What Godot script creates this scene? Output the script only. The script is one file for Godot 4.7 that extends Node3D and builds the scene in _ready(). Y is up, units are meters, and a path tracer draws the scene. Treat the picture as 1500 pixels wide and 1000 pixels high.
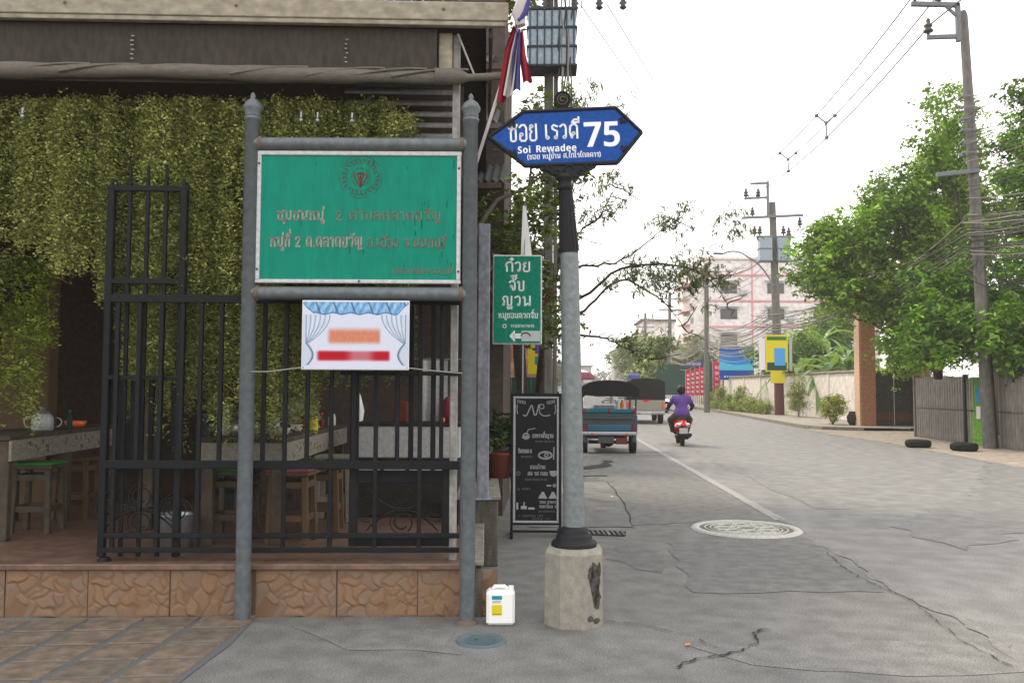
extends Node3D
# A Bangkok side street corner: cafe behind a metal fence on the left, road with traffic on the right.

var used := {}
var rng := RandomNumberGenerator.new()
var tex := {}
var M := {}

# ---------------------------------------------------------------- mesh building
class B:
	var st := SurfaceTool.new()
	var col = null
	func _init():
		st.begin(Mesh.PRIMITIVE_TRIANGLES)
		st.set_smooth_group(-1)
	func smooth(on: bool):
		st.set_smooth_group(0 if on else -1)
		return self
	func v(p: Vector3):
		if col != null:
			st.set_color(col)
		st.add_vertex(p)
	func tri(a: Vector3, b: Vector3, c: Vector3, n: Vector3):
		if (b - a).cross(c - a).dot(n) > 0.0:
			v(a); v(c); v(b)
		else:
			v(a); v(b); v(c)
	func fan(p: Array, n: Vector3):
		for i in range(1, p.size() - 1):
			tri(p[0], p[i], p[i + 1], n)
	func quad(a: Vector3, b: Vector3, c: Vector3, d: Vector3, n: Vector3):
		tri(a, b, c, n); tri(a, c, d, n)
	# box with a small chamfer on every edge
	func box(c: Vector3, s: Vector3, bas := Basis(), ch := 0.0):
		var h := s / 2.0
		if ch <= 0.0:
			for ax in 3:
				for sg in [-1.0, 1.0]:
					var n := Vector3(); n[ax] = sg
					var u := Vector3(); u[(ax + 1) % 3] = 1.0
					var w := Vector3(); w[(ax + 2) % 3] = 1.0
					var o := n * h
					quad(c + bas * (o - u * h - w * h), c + bas * (o + u * h - w * h), c + bas * (o + u * h + w * h), c + bas * (o - u * h + w * h), bas * n)
			return self
		var k := minf(ch, minf(h.x, minf(h.y, h.z)) * 0.9)
		for ax in 3:
			for sg in [-1.0, 1.0]:
				var n := Vector3(); n[ax] = sg
				var u := Vector3(); u[(ax + 1) % 3] = h[(ax + 1) % 3] - k
				var w := Vector3(); w[(ax + 2) % 3] = h[(ax + 2) % 3] - k
				var o := n * h
				quad(c + bas * (o - u - w), c + bas * (o + u - w), c + bas * (o + u + w), c + bas * (o - u + w), bas * n)
		for ax in 3:
			var i := (ax + 1) % 3
			var j := (ax + 2) % 3
			for si in [-1.0, 1.0]:
				for sj in [-1.0, 1.0]:
					var e := Vector3(); e[ax] = h[ax] - k
					var p := Vector3(); p[i] = si * h[i]; p[j] = sj * (h[j] - k)
					var q := Vector3(); q[i] = si * (h[i] - k); q[j] = sj * h[j]
					var n := Vector3(); n[i] = si; n[j] = sj
					quad(c + bas * (p - e), c + bas * (p + e), c + bas * (q + e), c + bas * (q - e), bas * n)
		for sx in [-1.0, 1.0]:
			for sy in [-1.0, 1.0]:
				for sz in [-1.0, 1.0]:
					var g := Vector3(sx, sy, sz)
					tri(c + bas * (g * Vector3(h.x, h.y - k, h.z - k)), c + bas * (g * Vector3(h.x - k, h.y, h.z - k)), c + bas * (g * Vector3(h.x - k, h.y - k, h.z)), bas * g)
		return self
	# a swept round bar through points; r is a number or an array
	func tube(p: Array, r, n := 8, caps := true):
		var rings := []
		var t0: Vector3 = (p[1] - p[0]).normalized()
		var up := Vector3.UP if absf(t0.y) < 0.9 else Vector3.RIGHT
		var side := t0.cross(up).normalized()
		for i in p.size():
			var t: Vector3 = ((p[mini(i + 1, p.size() - 1)] - p[maxi(i - 1, 0)]) as Vector3).normalized()
			side = (side - t * side.dot(t)).normalized()
			var w := t.cross(side)
			var rr: float = r[i] if r is Array else r
			var ring := []
			for k in n:
				var a := TAU * k / n
				ring.append(p[i] + (side * cos(a) + w * sin(a)) * rr)
			rings.append(ring)
		st.set_smooth_group(0)
		for i in p.size() - 1:
			var m: Vector3 = (p[i] + p[i + 1]) / 2.0
			for k in n:
				var a: Vector3 = rings[i][k]
				var b: Vector3 = rings[i][(k + 1) % n]
				var c: Vector3 = rings[i + 1][(k + 1) % n]
				var d: Vector3 = rings[i + 1][k]
				quad(a, b, c, d, (a + b + c + d) / 4.0 - m)
		st.set_smooth_group(-1)
		if caps:
			fan(rings[0], p[0] - p[1])
			fan(rings[-1], p[-1] - p[-2])
		return self
	func bar(a: Vector3, b: Vector3, r: float, n := 8):
		return tube([a, b], r, n)
	# square bar between two points
	func sq(a: Vector3, b: Vector3, w: float, d: float):
		var z := (b - a).normalized()
		var x := z.cross(Vector3.BACK if absf(z.z) < 0.9 else Vector3.UP).normalized()
		var y := z.cross(x)
		return box((a + b) / 2.0, Vector3(w, d, (b - a).length()), Basis(x, y, z), minf(w, d) * 0.12)
	# profile of (radius, height) turned round y
	func lathe(pr: Array, n := 16, at := Vector3(), turn := 0.0, soft := true):
		for i in pr.size() - 1:
			st.set_smooth_group(0 if soft else -1)
			for k in n:
				var a := TAU * k / n + turn
				var b := TAU * (k + 1) / n + turn
				var ca := Vector3(cos(a), 0, sin(a))
				var cb := Vector3(cos(b), 0, sin(b))
				var p0: Vector3 = at + ca * pr[i].x + Vector3.UP * pr[i].y
				var p1: Vector3 = at + cb * pr[i].x + Vector3.UP * pr[i].y
				var p2: Vector3 = at + cb * pr[i + 1].x + Vector3.UP * pr[i + 1].y
				var p3: Vector3 = at + ca * pr[i + 1].x + Vector3.UP * pr[i + 1].y
				var dr: float = pr[i + 1].x - pr[i].x
				var dy: float = pr[i + 1].y - pr[i].y
				var n3 := (ca + cb) * dy + Vector3.UP * (-dr * 2.0)
				if pr[i].x > 0.0001:
					tri(p0, p1, p2, n3)
				if pr[i + 1].x > 0.0001:
					tri(p0, p2, p3, n3)
				elif pr[i].x > 0.0001:
					pass
		st.set_smooth_group(-1)
		return self
	# outline in x, y pushed from z0 to z1
	func prism(poly: Array, z0: float, z1: float, xf := Transform3D()):
		var pp := PackedVector2Array(poly)
		var idx := Geometry2D.triangulate_polygon(pp)
		for zz in [z0, z1]:
			var n := xf.basis * Vector3(0, 0, signf(zz - (z0 + z1) / 2.0))
			for i in range(0, idx.size(), 3):
				tri(xf * Vector3(pp[idx[i]].x, pp[idx[i]].y, zz), xf * Vector3(pp[idx[i + 1]].x, pp[idx[i + 1]].y, zz), xf * Vector3(pp[idx[i + 2]].x, pp[idx[i + 2]].y, zz), n)
		var cw := Geometry2D.is_polygon_clockwise(pp)
		for i in pp.size():
			var a := pp[i]
			var b := pp[(i + 1) % pp.size()]
			var d := (b - a)
			var o := Vector2(d.y, -d.x) * (-1.0 if cw else 1.0)
			quad(xf * Vector3(a.x, a.y, z0), xf * Vector3(b.x, b.y, z0), xf * Vector3(b.x, b.y, z1), xf * Vector3(a.x, a.y, z1), xf.basis * Vector3(o.x, o.y, 0))
		return self
	func ball(c: Vector3, r: Vector3, n := 12, bas := Basis()):
		st.set_smooth_group(0)
		var m := n / 2
		for i in m:
			for k in n:
				var q := []
				for e in [[i, k], [i, k + 1], [i + 1, k + 1], [i + 1, k]]:
					var th: float = PI * e[0] / m
					var ph: float = TAU * (e[1] % n) / n
					q.append(Vector3(sin(th) * cos(ph), cos(th), sin(th) * sin(ph)))
				var nn: Vector3 = bas * (q[0] + q[1] + q[2] + q[3])
				var w := q.map(func(x): return c + bas * (x * r))
				if i > 0:
					tri(w[0], w[1], w[2], nn)
					if i < m - 1:
						tri(w[0], w[2], w[3], nn)
				else:
					tri(w[0], w[2], w[3], nn)
		st.set_smooth_group(-1)
		return self
	# ribbon on the ground between two edges, f(t) gives [left, right]
	func strip(f: Callable, steps: int, n := Vector3.UP):
		st.set_smooth_group(0)
		for i in steps:
			var a: Array = f.call(float(i) / steps)
			var b: Array = f.call(float(i + 1) / steps)
			quad(a[0], a[1], b[1], b[0], n)
		st.set_smooth_group(-1)
		return self
	func flat(poly: Array, y: float):
		var pp := PackedVector2Array(poly)
		var idx := Geometry2D.triangulate_polygon(pp)
		for i in range(0, idx.size(), 3):
			tri(Vector3(pp[idx[i]].x, y, pp[idx[i]].y), Vector3(pp[idx[i + 1]].x, y, pp[idx[i + 1]].y), Vector3(pp[idx[i + 2]].x, y, pp[idx[i + 2]].y), Vector3.UP)
		return self
	func done() -> ArrayMesh:
		st.generate_normals()
		return st.commit()

func V(x: float, y: float, z: float) -> Vector3:
	return Vector3(x, y, z)

func ry(deg: float) -> Basis:
	return Basis(Vector3.UP, deg_to_rad(deg))

# ---------------------------------------------------------------- naming and placing
func numbered(n: String) -> String:
	if not used.has(n):
		used[n] = 0
		return n
	used[n] += 1
	return "%s_%03d" % [n, used[n]]

func metas(o, label: String, cat: String, group := ""):
	o.set_meta("label", label)
	o.set_meta("category", cat)
	if group:
		o.set_meta("group", group)

func thing(n: String, label: String, cat: String, at := Vector3(), turn := 0.0, group := "") -> Node3D:
	var o := Node3D.new()
	o.name = numbered(n)
	add_child(o, true)
	o.position = at
	o.rotation.y = deg_to_rad(turn)
	metas(o, label, cat, group)
	return o

func part(parent: Node, n: String, b, m: Material, label := "") -> MeshInstance3D:
	var o := MeshInstance3D.new()
	o.name = n
	o.mesh = b.done() if b is B else b
	o.material_override = m
	parent.add_child(o, true)
	if label:
		o.set_meta("label", label)
	if n in ["lettering", "faded_lettering", "faded_seal", "faded_emblem", "chalk_drawing", "chalk_note", "scuff", "stencil_mark", "lacing", "label_print", "frond", "stem"]:
		o.set_meta("kind", "stuff")
	return o

func single(n: String, label: String, cat: String, b, m: Material, at := Vector3(), turn := 0.0, group := "") -> MeshInstance3D:
	var o := part(self, numbered(n), b, m)
	o.position = at
	o.rotation.y = deg_to_rad(turn)
	metas(o, label, cat, group)
	return o

func struct(n: String, b, m: Material) -> MeshInstance3D:
	var o := part(self, numbered(n), b, m)
	o.set_meta("kind", "structure")
	return o

func copy(o: Node3D, at: Vector3, turn: float, label: String) -> Node3D:
	var c: Node3D = o.duplicate()
	c.name = numbered(String(o.name))
	add_child(c, true)
	c.position = at
	c.rotation.y = deg_to_rad(turn)
	c.set_meta("label", label)
	return c

# ---------------------------------------------------------------- materials
func noise(seed_: int, freq: float, lo: float, hi: float, oct := 4, size := 512, cell := false, tint := Color.WHITE) -> NoiseTexture2D:
	var f := FastNoiseLite.new()
	f.seed = seed_
	f.frequency = freq
	f.noise_type = FastNoiseLite.TYPE_CELLULAR if cell else FastNoiseLite.TYPE_SIMPLEX_SMOOTH
	f.fractal_octaves = oct
	if cell:
		f.fractal_type = FastNoiseLite.FRACTAL_NONE
		f.cellular_return_type = FastNoiseLite.RETURN_CELL_VALUE
	var t := NoiseTexture2D.new()
	t.width = size
	t.height = size
	t.seamless = true
	t.noise = f
	var g := Gradient.new()
	g.set_color(0, Color(lo, lo, lo))
	g.set_color(1, Color(hi, hi, hi) * tint)
	t.color_ramp = g
	return t

func mat(n: String, c: Color, rough := 0.8, t1 := "", s1 = 1.0, t2 := "", s2 = 0.3, metal := 0.0, bump := "", bs := 0.2) -> StandardMaterial3D:
	var m := StandardMaterial3D.new()
	m.resource_name = n
	m.albedo_color = c.linear_to_srgb()
	m.roughness = rough
	m.metallic = metal
	if rough >= 0.5 and metal == 0.0:
		m.metallic_specular = 0.28
	if t1:
		m.albedo_texture = tex[t1]
		m.uv1_triplanar = true
		m.uv1_world_triplanar = true
		m.uv1_scale = s1 if s1 is Vector3 else Vector3.ONE * s1
	if t2:
		m.detail_enabled = true
		m.detail_albedo = tex[t2]
		m.detail_blend_mode = BaseMaterial3D.BLEND_MODE_MUL
		m.detail_uv_layer = BaseMaterial3D.DETAIL_UV_2
		m.uv2_triplanar = true
		m.uv2_world_triplanar = true
		m.uv2_scale = s2 if s2 is Vector3 else Vector3.ONE * s2
	if bump:
		m.heightmap_enabled = true
		m.heightmap_texture = tex[bump]
		m.heightmap_scale = bs
		if not t1:
			m.uv1_triplanar = true
			m.uv1_world_triplanar = true
			m.uv1_scale = s1 if s1 is Vector3 else Vector3.ONE * s1
	M[n] = m
	return m

func leafmat(n: String, c: Color, back: Color) -> StandardMaterial3D:
	var m := mat(n, c, 0.55)
	m.vertex_color_use_as_albedo = true
	m.backlight_enabled = true
	m.backlight = back
	return m

func make_materials():
	tex.fine = noise(1, 0.11, 0.62, 1.0, 3)
	tex.grain = noise(2, 0.1, 0.74, 1.0, 4)
	tex.speck = noise(7, 0.14, 0.62, 1.0, 3)
	tex.mottle = noise(8, 0.014, 0.8, 1.0, 9, 1024)
	tex.blotch = noise(3, 0.014, 0.7, 1.0, 7)
	tex.soft = noise(4, 0.02, 0.8, 1.0, 4)
	tex.faint = noise(14, 0.02, 0.9, 1.0, 4)
	tex.worn = noise(5, 0.03, 0.35, 1.0, 5)
	tex.hb = noise(6, 0.2, 0.0, 1.0, 3)
	mat("concrete", Color(0.308, 0.302, 0.29), 0.9, "speck", 0.9, "mottle", 0.22)
	mat("concrete_pale", Color(0.33, 0.323, 0.311), 0.9, "speck", 0.9, "mottle", 0.3)
	mat("concrete_stained", Color(0.265, 0.26, 0.25), 0.85, "speck", 0.9, "mottle", 0.3)
	mat("concrete_patch", Color(0.285, 0.28, 0.27), 0.9, "speck", 1.0, "mottle", 0.35)
	mat("asphalt", Color(0.35, 0.344, 0.336), 0.8, "speck", 0.8, "mottle", 0.16)
	mat("asphalt_dark", Color(0.322, 0.317, 0.309), 0.75, "speck", 0.9, "mottle", 0.2)
	mat("asphalt_edge", Color(0.36, 0.35, 0.33), 0.9, "speck", 1.0, "mottle", 0.8)
	mat("crack", Color(0.03, 0.03, 0.028), 0.95)
	mat("dust", Color(0.5, 0.43, 0.36), 0.95, "grain", 1.2, "blotch", 0.4)
	mat("pavement", Color(0.55, 0.5, 0.44), 0.9, "fine", 0.8, "blotch", 0.3)
	mat("kerb", Color(0.42, 0.36, 0.29), 0.9, "fine", 1.2, "blotch", 0.6)
	mat("earth", Color(0.16, 0.15, 0.11), 0.95, "blotch", 0.05)
	mat("line_paint", Color(0.43, 0.425, 0.41), 0.8, "grain", 1.2, "mottle", 0.9)
	mat("tile_a", Color(0.3, 0.235, 0.18), 0.8, "grain", 1.6, "blotch", 0.9)
	mat("tile_b", Color(0.26, 0.21, 0.165), 0.8, "grain", 1.6, "blotch", 0.9)
	mat("tile_joint", Color(0.15, 0.15, 0.155), 0.9, "grain", 1.6)
	var st := mat("plinth_stone", Color(1, 1, 1), 0.6, "fine", 2.2)
	st.vertex_color_use_as_albedo = true
	mat("grout", Color(0.09, 0.065, 0.045), 0.9)
	mat("floor_tile", Color(0.25, 0.15, 0.11), 0.35, "soft", 1.4, "blotch", 0.6)
	mat("step_edge", Color(0.45, 0.42, 0.37), 0.8, "fine", 1.5, "blotch", 0.9)
	mat("side_wall", Color(0.22, 0.2, 0.17), 0.9, "fine", 1.0, "blotch", V(2.5, 0.5, 2.5))
	mat("fascia", Color(0.44, 0.39, 0.3), 0.7, "soft", 0.8, "mottle", V(0.5, 1.0, 0.5))
	mat("canvas", Color(0.105, 0.088, 0.078), 0.9, "soft", V(2, 0.6, 2), "fine", 3.0)
	mat("canvas_roll", Color(0.26, 0.235, 0.205), 0.85, "soft", V(0.8, 3.0, 3.0), "fine", 2.0)
	mat("white_metal", Color(0.5, 0.49, 0.47), 0.6, "soft", 1.5, "blotch", V(1.5, 0.5, 1.5))
	mat("grey_post", Color(0.36, 0.38, 0.44), 0.6, "soft", 1.5, "blotch", V(1.5, 0.5, 1.5))
	mat("black_iron", Color(0.012, 0.013, 0.016), 0.6, "soft", 3.0)
	mat("galv", Color(0.155, 0.178, 0.195), 0.5, "soft", 1.5, "mottle", 1.0, 0.1)
	mat("galv_pole", Color(0.235, 0.268, 0.275), 0.5, "soft", 1.5, "mottle", 1.2, 0.1)
	mat("rust", Color(0.22, 0.16, 0.12), 0.9, "fine", 4.0)
	mat("cast_iron", Color(0.024, 0.025, 0.03), 0.55, "fine", 3.0)
	mat("pole_concrete", Color(0.43, 0.4, 0.345), 0.85, "grain", 2.0, "mottle", V(1.0, 0.7, 1.0))
	mat("sign_green", Color(0.0, 0.245, 0.165), 0.6, "faint", V(3, 0.5, 3), "faint", V(1, 0.2, 1))
	mat("sign_green_small", Color(0.0, 0.24, 0.15), 0.6, "soft", 2.0)
	mat("sign_white", Color(0.62, 0.6, 0.62), 0.5, "soft", 2.0)
	mat("letter_new", Color(0.75, 0.76, 0.78), 0.45)
	var fl := mat("letter_faded", Color(0.42, 0.42, 0.36), 0.6, "fine", 3.0)
	fl.resource_name = "letter_faded"
	mat("letter_ghost", Color(0.25, 0.25, 0.2), 0.6, "fine", 3.0)
	mat("letter_seal", Color(0.16, 0.1, 0.1), 0.6, "worn", 4.0)
	mat("letter_red", Color(0.3, 0.06, 0.06), 0.6, "worn", 4.0)
	mat("sign_blue", Color(0.008, 0.075, 0.34), 0.55, "soft", 2.0)
	mat("board_black", Color(0.014, 0.014, 0.016), 0.5, "soft", 2.0)
	mat("chalk", Color(0.55, 0.55, 0.6), 0.8, "fine", 6.0)
	mat("chalk_dim", Color(0.22, 0.22, 0.25), 0.8, "fine", 6.0)
	mat("plastic_white", Color(0.78, 0.78, 0.76), 0.35)
	mat("cabinet_white", Color(0.5, 0.5, 0.5), 0.5, "soft", 2.0)
	mat("teal", Color(0.0, 0.22, 0.25), 0.4)
	mat("yellow", Color(0.62, 0.5, 0.02), 0.5)
	mat("iron_blue", Color(0.14, 0.2, 0.22), 0.6, "fine", 4.0)
	mat("iron_ring", Color(0.6, 0.585, 0.54), 0.8, "soft", 3.0, "mottle", 1.5)
	mat("iron_cover", Color(0.19, 0.16, 0.155), 0.7, "fine", 3.0)
	mat("wood_grey", Color(0.15, 0.122, 0.092), 0.8, "fine", V(1, 6, 6), "blotch", 0.9)
	mat("wood_pale", Color(0.33, 0.3, 0.25), 0.8, "soft", V(6, 4, 1.0), "mottle", 1.2)
	mat("wood_orange", Color(0.15, 0.095, 0.055), 0.7, "fine", V(6, 1, 6))
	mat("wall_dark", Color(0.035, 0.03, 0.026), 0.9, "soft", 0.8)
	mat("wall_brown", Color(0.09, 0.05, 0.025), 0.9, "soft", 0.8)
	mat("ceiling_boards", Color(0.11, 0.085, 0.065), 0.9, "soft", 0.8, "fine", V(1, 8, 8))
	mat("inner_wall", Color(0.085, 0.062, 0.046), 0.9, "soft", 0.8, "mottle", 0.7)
	mat("seat_green", Color(0.035, 0.14, 0.022), 0.7)
	mat("seat_pink", Color(0.2, 0.055, 0.085), 0.7)
	mat("seat_teal", Color(0.05, 0.25, 0.22), 0.7)
	mat("enamel", Color(0.42, 0.44, 0.47), 0.3, "soft", 3.0)
	mat("zinc", Color(0.4, 0.41, 0.43), 0.35, "soft", 3.0, "", 1.0, 0.7)
	mat("pole_grey", Color(0.3, 0.285, 0.26), 0.9, "fine", 1.5, "blotch", V(1.5, 0.4, 1.5))
	mat("pole_dark", Color(0.2, 0.19, 0.17), 0.9, "fine", 1.5, "blotch", V(1.5, 0.4, 1.5))
	mat("pole_red", Color(0.17, 0.06, 0.055), 0.8, "fine", 1.5)
	mat("arm_grey", Color(0.2, 0.21, 0.24), 0.6, "soft", 1.5)
	mat("insulator", Color(0.035, 0.025, 0.025), 0.25)
	mat("trafo_blue", Color(0.34, 0.42, 0.49), 0.5, "soft", 1.0)
	mat("trafo_dark", Color(0.03, 0.04, 0.05), 0.6)
	mat("cable", Color(0.055, 0.052, 0.05), 0.7)
	mat("cable_grey", Color(0.24, 0.225, 0.2), 0.8)
	mat("bark", Color(0.15, 0.13, 0.1), 0.95, "fine", V(3, 1, 3), "blotch", 1.0, 0.0, "hb", 1.0)
	mat("bark_pale", Color(0.22, 0.18, 0.135), 0.95, "fine", V(3, 1, 3), "blotch", 1.0, 0.0, "hb", 1.0)
	mat("orange_wall", Color(0.5, 0.26, 0.16), 0.85, "soft", 0.8, "blotch", 0.4)
	mat("dirt_black", Color(0.2, 0.188, 0.165), 0.95, "grain", 3.0, "worn", 1.5)
	mat("pillar_orange", Color(0.5, 0.235, 0.115), 0.8, "soft", 0.8, "mottle", 0.6)
	mat("pillar_orange_sunlit", Color(0.6, 0.4, 0.28), 0.8, "soft", 0.8)  # paler copy of the pillar orange, with sunlight put into the colour
	mat("fence_green", Color(0.012, 0.06, 0.042), 0.7, "soft", 1.0)
	mat("boundary_wall", Color(0.83, 0.76, 0.69), 0.9, "faint", 0.5, "soft", V(0.4, 0.15, 0.4))
	mat("wall_cap", Color(0.42, 0.36, 0.28), 0.9, "soft", 0.5, "blotch", 0.5)
	mat("corrugated", Color(0.32, 0.29, 0.26), 0.65, "soft", V(1, 0.3, 1), "blotch", V(0.6, 0.25, 0.6), 0.1)
	mat("green_door", Color(0.13, 0.38, 0.03), 0.7, "soft", 1.0, "blotch", 0.8)
	mat("poster_blue", Color(0.005, 0.2, 0.4), 0.6, "soft", 1.0)
	mat("rubber", Color(0.018, 0.018, 0.019), 0.85, "fine", 2.0)
	mat("gate_dark", Color(0.03, 0.026, 0.024), 0.7, "soft", 1.0)
	mat("gate_red", Color(0.075, 0.025, 0.022), 0.7)
	mat("car_paint_white", Color(0.7, 0.71, 0.72), 0.25)
	mat("glass_dark", Color(0.02, 0.024, 0.028), 0.08)
	mat("chrome", Color(0.55, 0.56, 0.57), 0.2, "", 1.0, "", 1.0, 1.0)
	mat("tuk_blue", Color(0.006, 0.065, 0.13), 0.35)
	mat("tuk_teal", Color(0.004, 0.11, 0.15), 0.6)
	mat("tuk_grey", Color(0.045, 0.055, 0.06), 0.5)
	mat("tuk_red", Color(0.16, 0.015, 0.035), 0.6)
	mat("canopy_black", Color(0.014, 0.014, 0.013), 0.75, "soft", 2.0)
	mat("lamp_red", Color(0.55, 0.02, 0.02), 0.25)
	mat("lamp_orange", Color(0.75, 0.12, 0.02), 0.25)
	mat("pickup_gold", Color(0.26, 0.24, 0.19), 0.3, "", 1.0, "", 1.0, 0.4)
	mat("plate", Color(0.5, 0.5, 0.48), 0.5)
	mat("plate_worn", Color(0.16, 0.155, 0.15), 0.6, "worn", 5.0)
	mat("scooter_red", Color(0.45, 0.01, 0.015), 0.25)
	mat("black_plastic", Color(0.014, 0.014, 0.015), 0.5)
	mat("shirt_purple", Color(0.17, 0.085, 0.36), 0.9, "soft", 2.0, "mottle", 3.0, 0.0, "blotch", 2.5)
	mat("trouser_brown", Color(0.07, 0.055, 0.04), 0.9, "soft", 4.0)
	mat("skin", Color(0.22, 0.115, 0.07), 0.6)
	mat("sleeve_dark", Color(0.03, 0.02, 0.045), 0.9)
	mat("apartment", Color(0.86, 0.79, 0.79), 0.85, "soft", 0.15)
	mat("apartment_pale", Color(0.86, 0.8, 0.76), 0.85, "soft", 0.15)
	mat("band_red", Color(0.62, 0.27, 0.3), 0.8)
	mat("awning_pale", Color(0.45, 0.5, 0.5), 0.7)
	mat("far_wall", Color(0.36, 0.36, 0.36), 0.85, "soft", 0.2)
	mat("far_tan", Color(0.42, 0.33, 0.25), 0.85, "soft", 0.2)
	mat("roof_grey", Color(0.13, 0.13, 0.13), 0.8, "soft", 1.0, "blotch", 0.6)
	mat("roof_brown", Color(0.09, 0.07, 0.06), 0.85, "soft", 1.0)
	mat("banner_red", Color(0.6, 0.008, 0.05), 0.7)
	mat("banner_white", Color(0.7, 0.66, 0.68), 0.7)
	mat("flag_red", Color(0.22, 0.012, 0.025), 0.8)
	mat("flag_blue", Color(0.055, 0.055, 0.2), 0.8)
	mat("flag_white", Color(0.45, 0.42, 0.41), 0.8)
	mat("terracotta", Color(0.13, 0.035, 0.025), 0.8)
	mat("purple", Color(0.15, 0.05, 0.4), 0.6)
	mat("sky_blue", Color(0.06, 0.3, 0.62), 0.6)
	mat("sand_white", Color(0.6, 0.62, 0.6), 0.6)
	leafmat("vine_leaf", Color(1, 1, 1), Color(0.6, 0.65, 0.3))
	leafmat("tree_leaf", Color(1, 1, 1), Color(0.55, 0.65, 0.2))
	leafmat("far_leaf", Color(1, 1, 1), Color(0.4, 0.4, 0.3))
	mat("palm_leaf", Color(0.06, 0.13, 0.035), 0.45)
	M.palm_leaf.backlight_enabled = true
	M.palm_leaf.backlight = Color(0.4, 0.5, 0.2)
	mat("palm_pale", Color(0.13, 0.2, 0.03), 0.45)
	M.palm_pale.backlight_enabled = true
	M.palm_pale.backlight = Color(0.5, 0.6, 0.2)
	mat("flower_red", Color(0.5, 0.03, 0.02), 0.7)
	mat("flower_orange", Color(0.75, 0.2, 0.03), 0.7)

# ---------------------------------------------------------------- Thai lettering drawn as brush strokes
# each letter: advance | strokes (x,y points, 100 = letter height) ; o = loop at x,y with radius
var GLYPH := {
	"ก": "62|12,0 12,50 3,64 10,88 26,100 42,100 55,86 55,0",
	"ข": "62|o 14,86,11;24,88 27,74 15,62 15,8 24,0 46,0 55,10 55,100",
	"ค": "64|14,2 6,45 10,84 28,100 44,98 56,82 57,0;14,2 22,30;o 31,42,10",
	"ง": "50|o 26,86,11;37,84 38,40 34,2 28,0 4,38",
	"จ": "58|4,84 20,100 40,98 51,80 51,14 42,2 34,4 30,36;o 20,44,11",
	"ช": "64|o 14,86,11;24,88 27,74 15,62 15,8 24,0 44,0 53,10 53,70 42,82;48,78 56,84 64,102",
	"ซ": "64|o 11,84,9;20,86 23,98 28,86 30,74 17,62 17,8 25,0 44,0 53,10 53,70 42,82;48,78 56,84 64,102",
	"ญ": "84|16,10 18,52 6,68 14,92 28,100 42,90 44,4 60,0 72,8 74,100;o 12,10,9;44,-14 48,-36 62,-24 74,-36 76,-12",
	"ฐ": "60|30,55 10,62 12,88 24,98 40,88 50,98;30,55 46,50 46,4;o 20,10,9;46,-14 30,-34 16,-14",
	"ด": "62|18,2 6,45 10,84 28,100 44,98 55,82 55,0;18,2 24,20;o 31,34,10",
	"ต": "64|18,2 6,45 10,86 20,100 31,86 42,100 54,86 56,0;18,2 24,20;o 31,34,10",
	"ท": "64|o 11,88,10;19,84 19,0;19,50 36,90 48,98 57,84 57,0",
	"น": "66|o 11,88,10;19,84 19,0 44,24;o 54,12,10;58,20 58,100",
	"บ": "62|o 11,88,10;19,84 19,8 27,0 46,0 55,8 55,100",
	"พ": "72|o 11,88,10;18,80 22,0 36,60 50,0 62,100",
	"ม": "66|o 11,88,10;19,84 19,20;o 14,10,10;24,12 58,2;58,0 58,100",
	"ย": "60|o 20,88,10;11,84 9,68 22,54 10,42 9,12 18,0 44,0 54,12 54,100",
	"ร": "46|o 32,10,10;40,14 42,54 12,70 10,88 20,98 44,88",
	"ล": "62|o 20,12,10;11,18 7,44 20,54 40,48 54,40;55,0 55,74 44,96 26,100 8,84",
	"ว": "50|o 32,10,10;41,14 43,74 36,96 22,100 5,86",
	"ศ": "66|14,2 6,45 10,84 28,100 44,98 56,82 57,0;14,2 22,30;o 31,42,10;44,96 64,112",
	"ส": "64|o 20,12,10;11,18 7,44 20,54 40,48 54,40;55,0 55,74 44,96 26,100 8,84;44,94 62,112",
	"ห": "66|o 11,88,10;19,84 19,0;19,34 38,62 56,50 57,0;o 48,84,10;40,76 32,56",
	"อ": "60|o 18,40,10;8,36 8,10 18,0 44,0 54,12 54,80 42,98 20,98 6,84",
	"ะ": "38|o 10,70,8;14,62 32,80;o 10,24,8;14,16 32,34",
	"า": "42|4,84 16,100 30,90 32,0",
	"ำ": "42|4,84 16,100 30,90 32,0;o -10,128,10",
	"เ": "30|o 20,10,10;11,14 11,100",
	"แ": "52|o 18,10,9;10,14 10,100;o 40,10,9;32,14 32,100",
	"โ": "34|o 22,10,10;13,14 13,112 34,122 14,140 38,148",
	"ไ": "34|o 22,10,10;13,14 13,108 4,126 12,146 24,132",
	"ิ": "0|-52,112 -36,132 -14,132 -6,112 -52,112",
	"ี": "0|-52,112 -36,132 -14,132 -6,112 -52,112;-7,112 -7,148",
	"ื": "0|-52,112 -36,132 -14,132 -6,112 -52,112;-7,112 -7,148;-20,128 -20,148",
	"ั": "0|o -36,126,8;-30,118 -20,114 -4,138",
	"ุ": "0|o -14,-16,8;-7,-16 -7,-44",
	"ู": "0|o -30,-16,8;-24,-18 -24,-42 -7,-42 -7,-12",
	"่": "0|-12,120 -12,146",
	"้": "0|o -30,126,7;-24,120 -26,134 -6,148",
	"๊": "0|o -46,152,7;-38,158 -30,146 -24,158 -14,146 -4,166",
	"๋": "0|-24,116 -24,146;-36,131 -12,131",
	"ๆ": "40|4,84 16,100 30,90 32,-20",
	"2": "58|6,78 14,94 28,100 44,92 48,72 6,0 52,0",
	"(": "26|22,-16 8,20 8,80 22,116",
	")": "26|4,-16 18,20 18,80 4,116",
	".": "20|8,0 8,6 13,6 13,0 8,0",
	" ": "34|",
}

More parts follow.
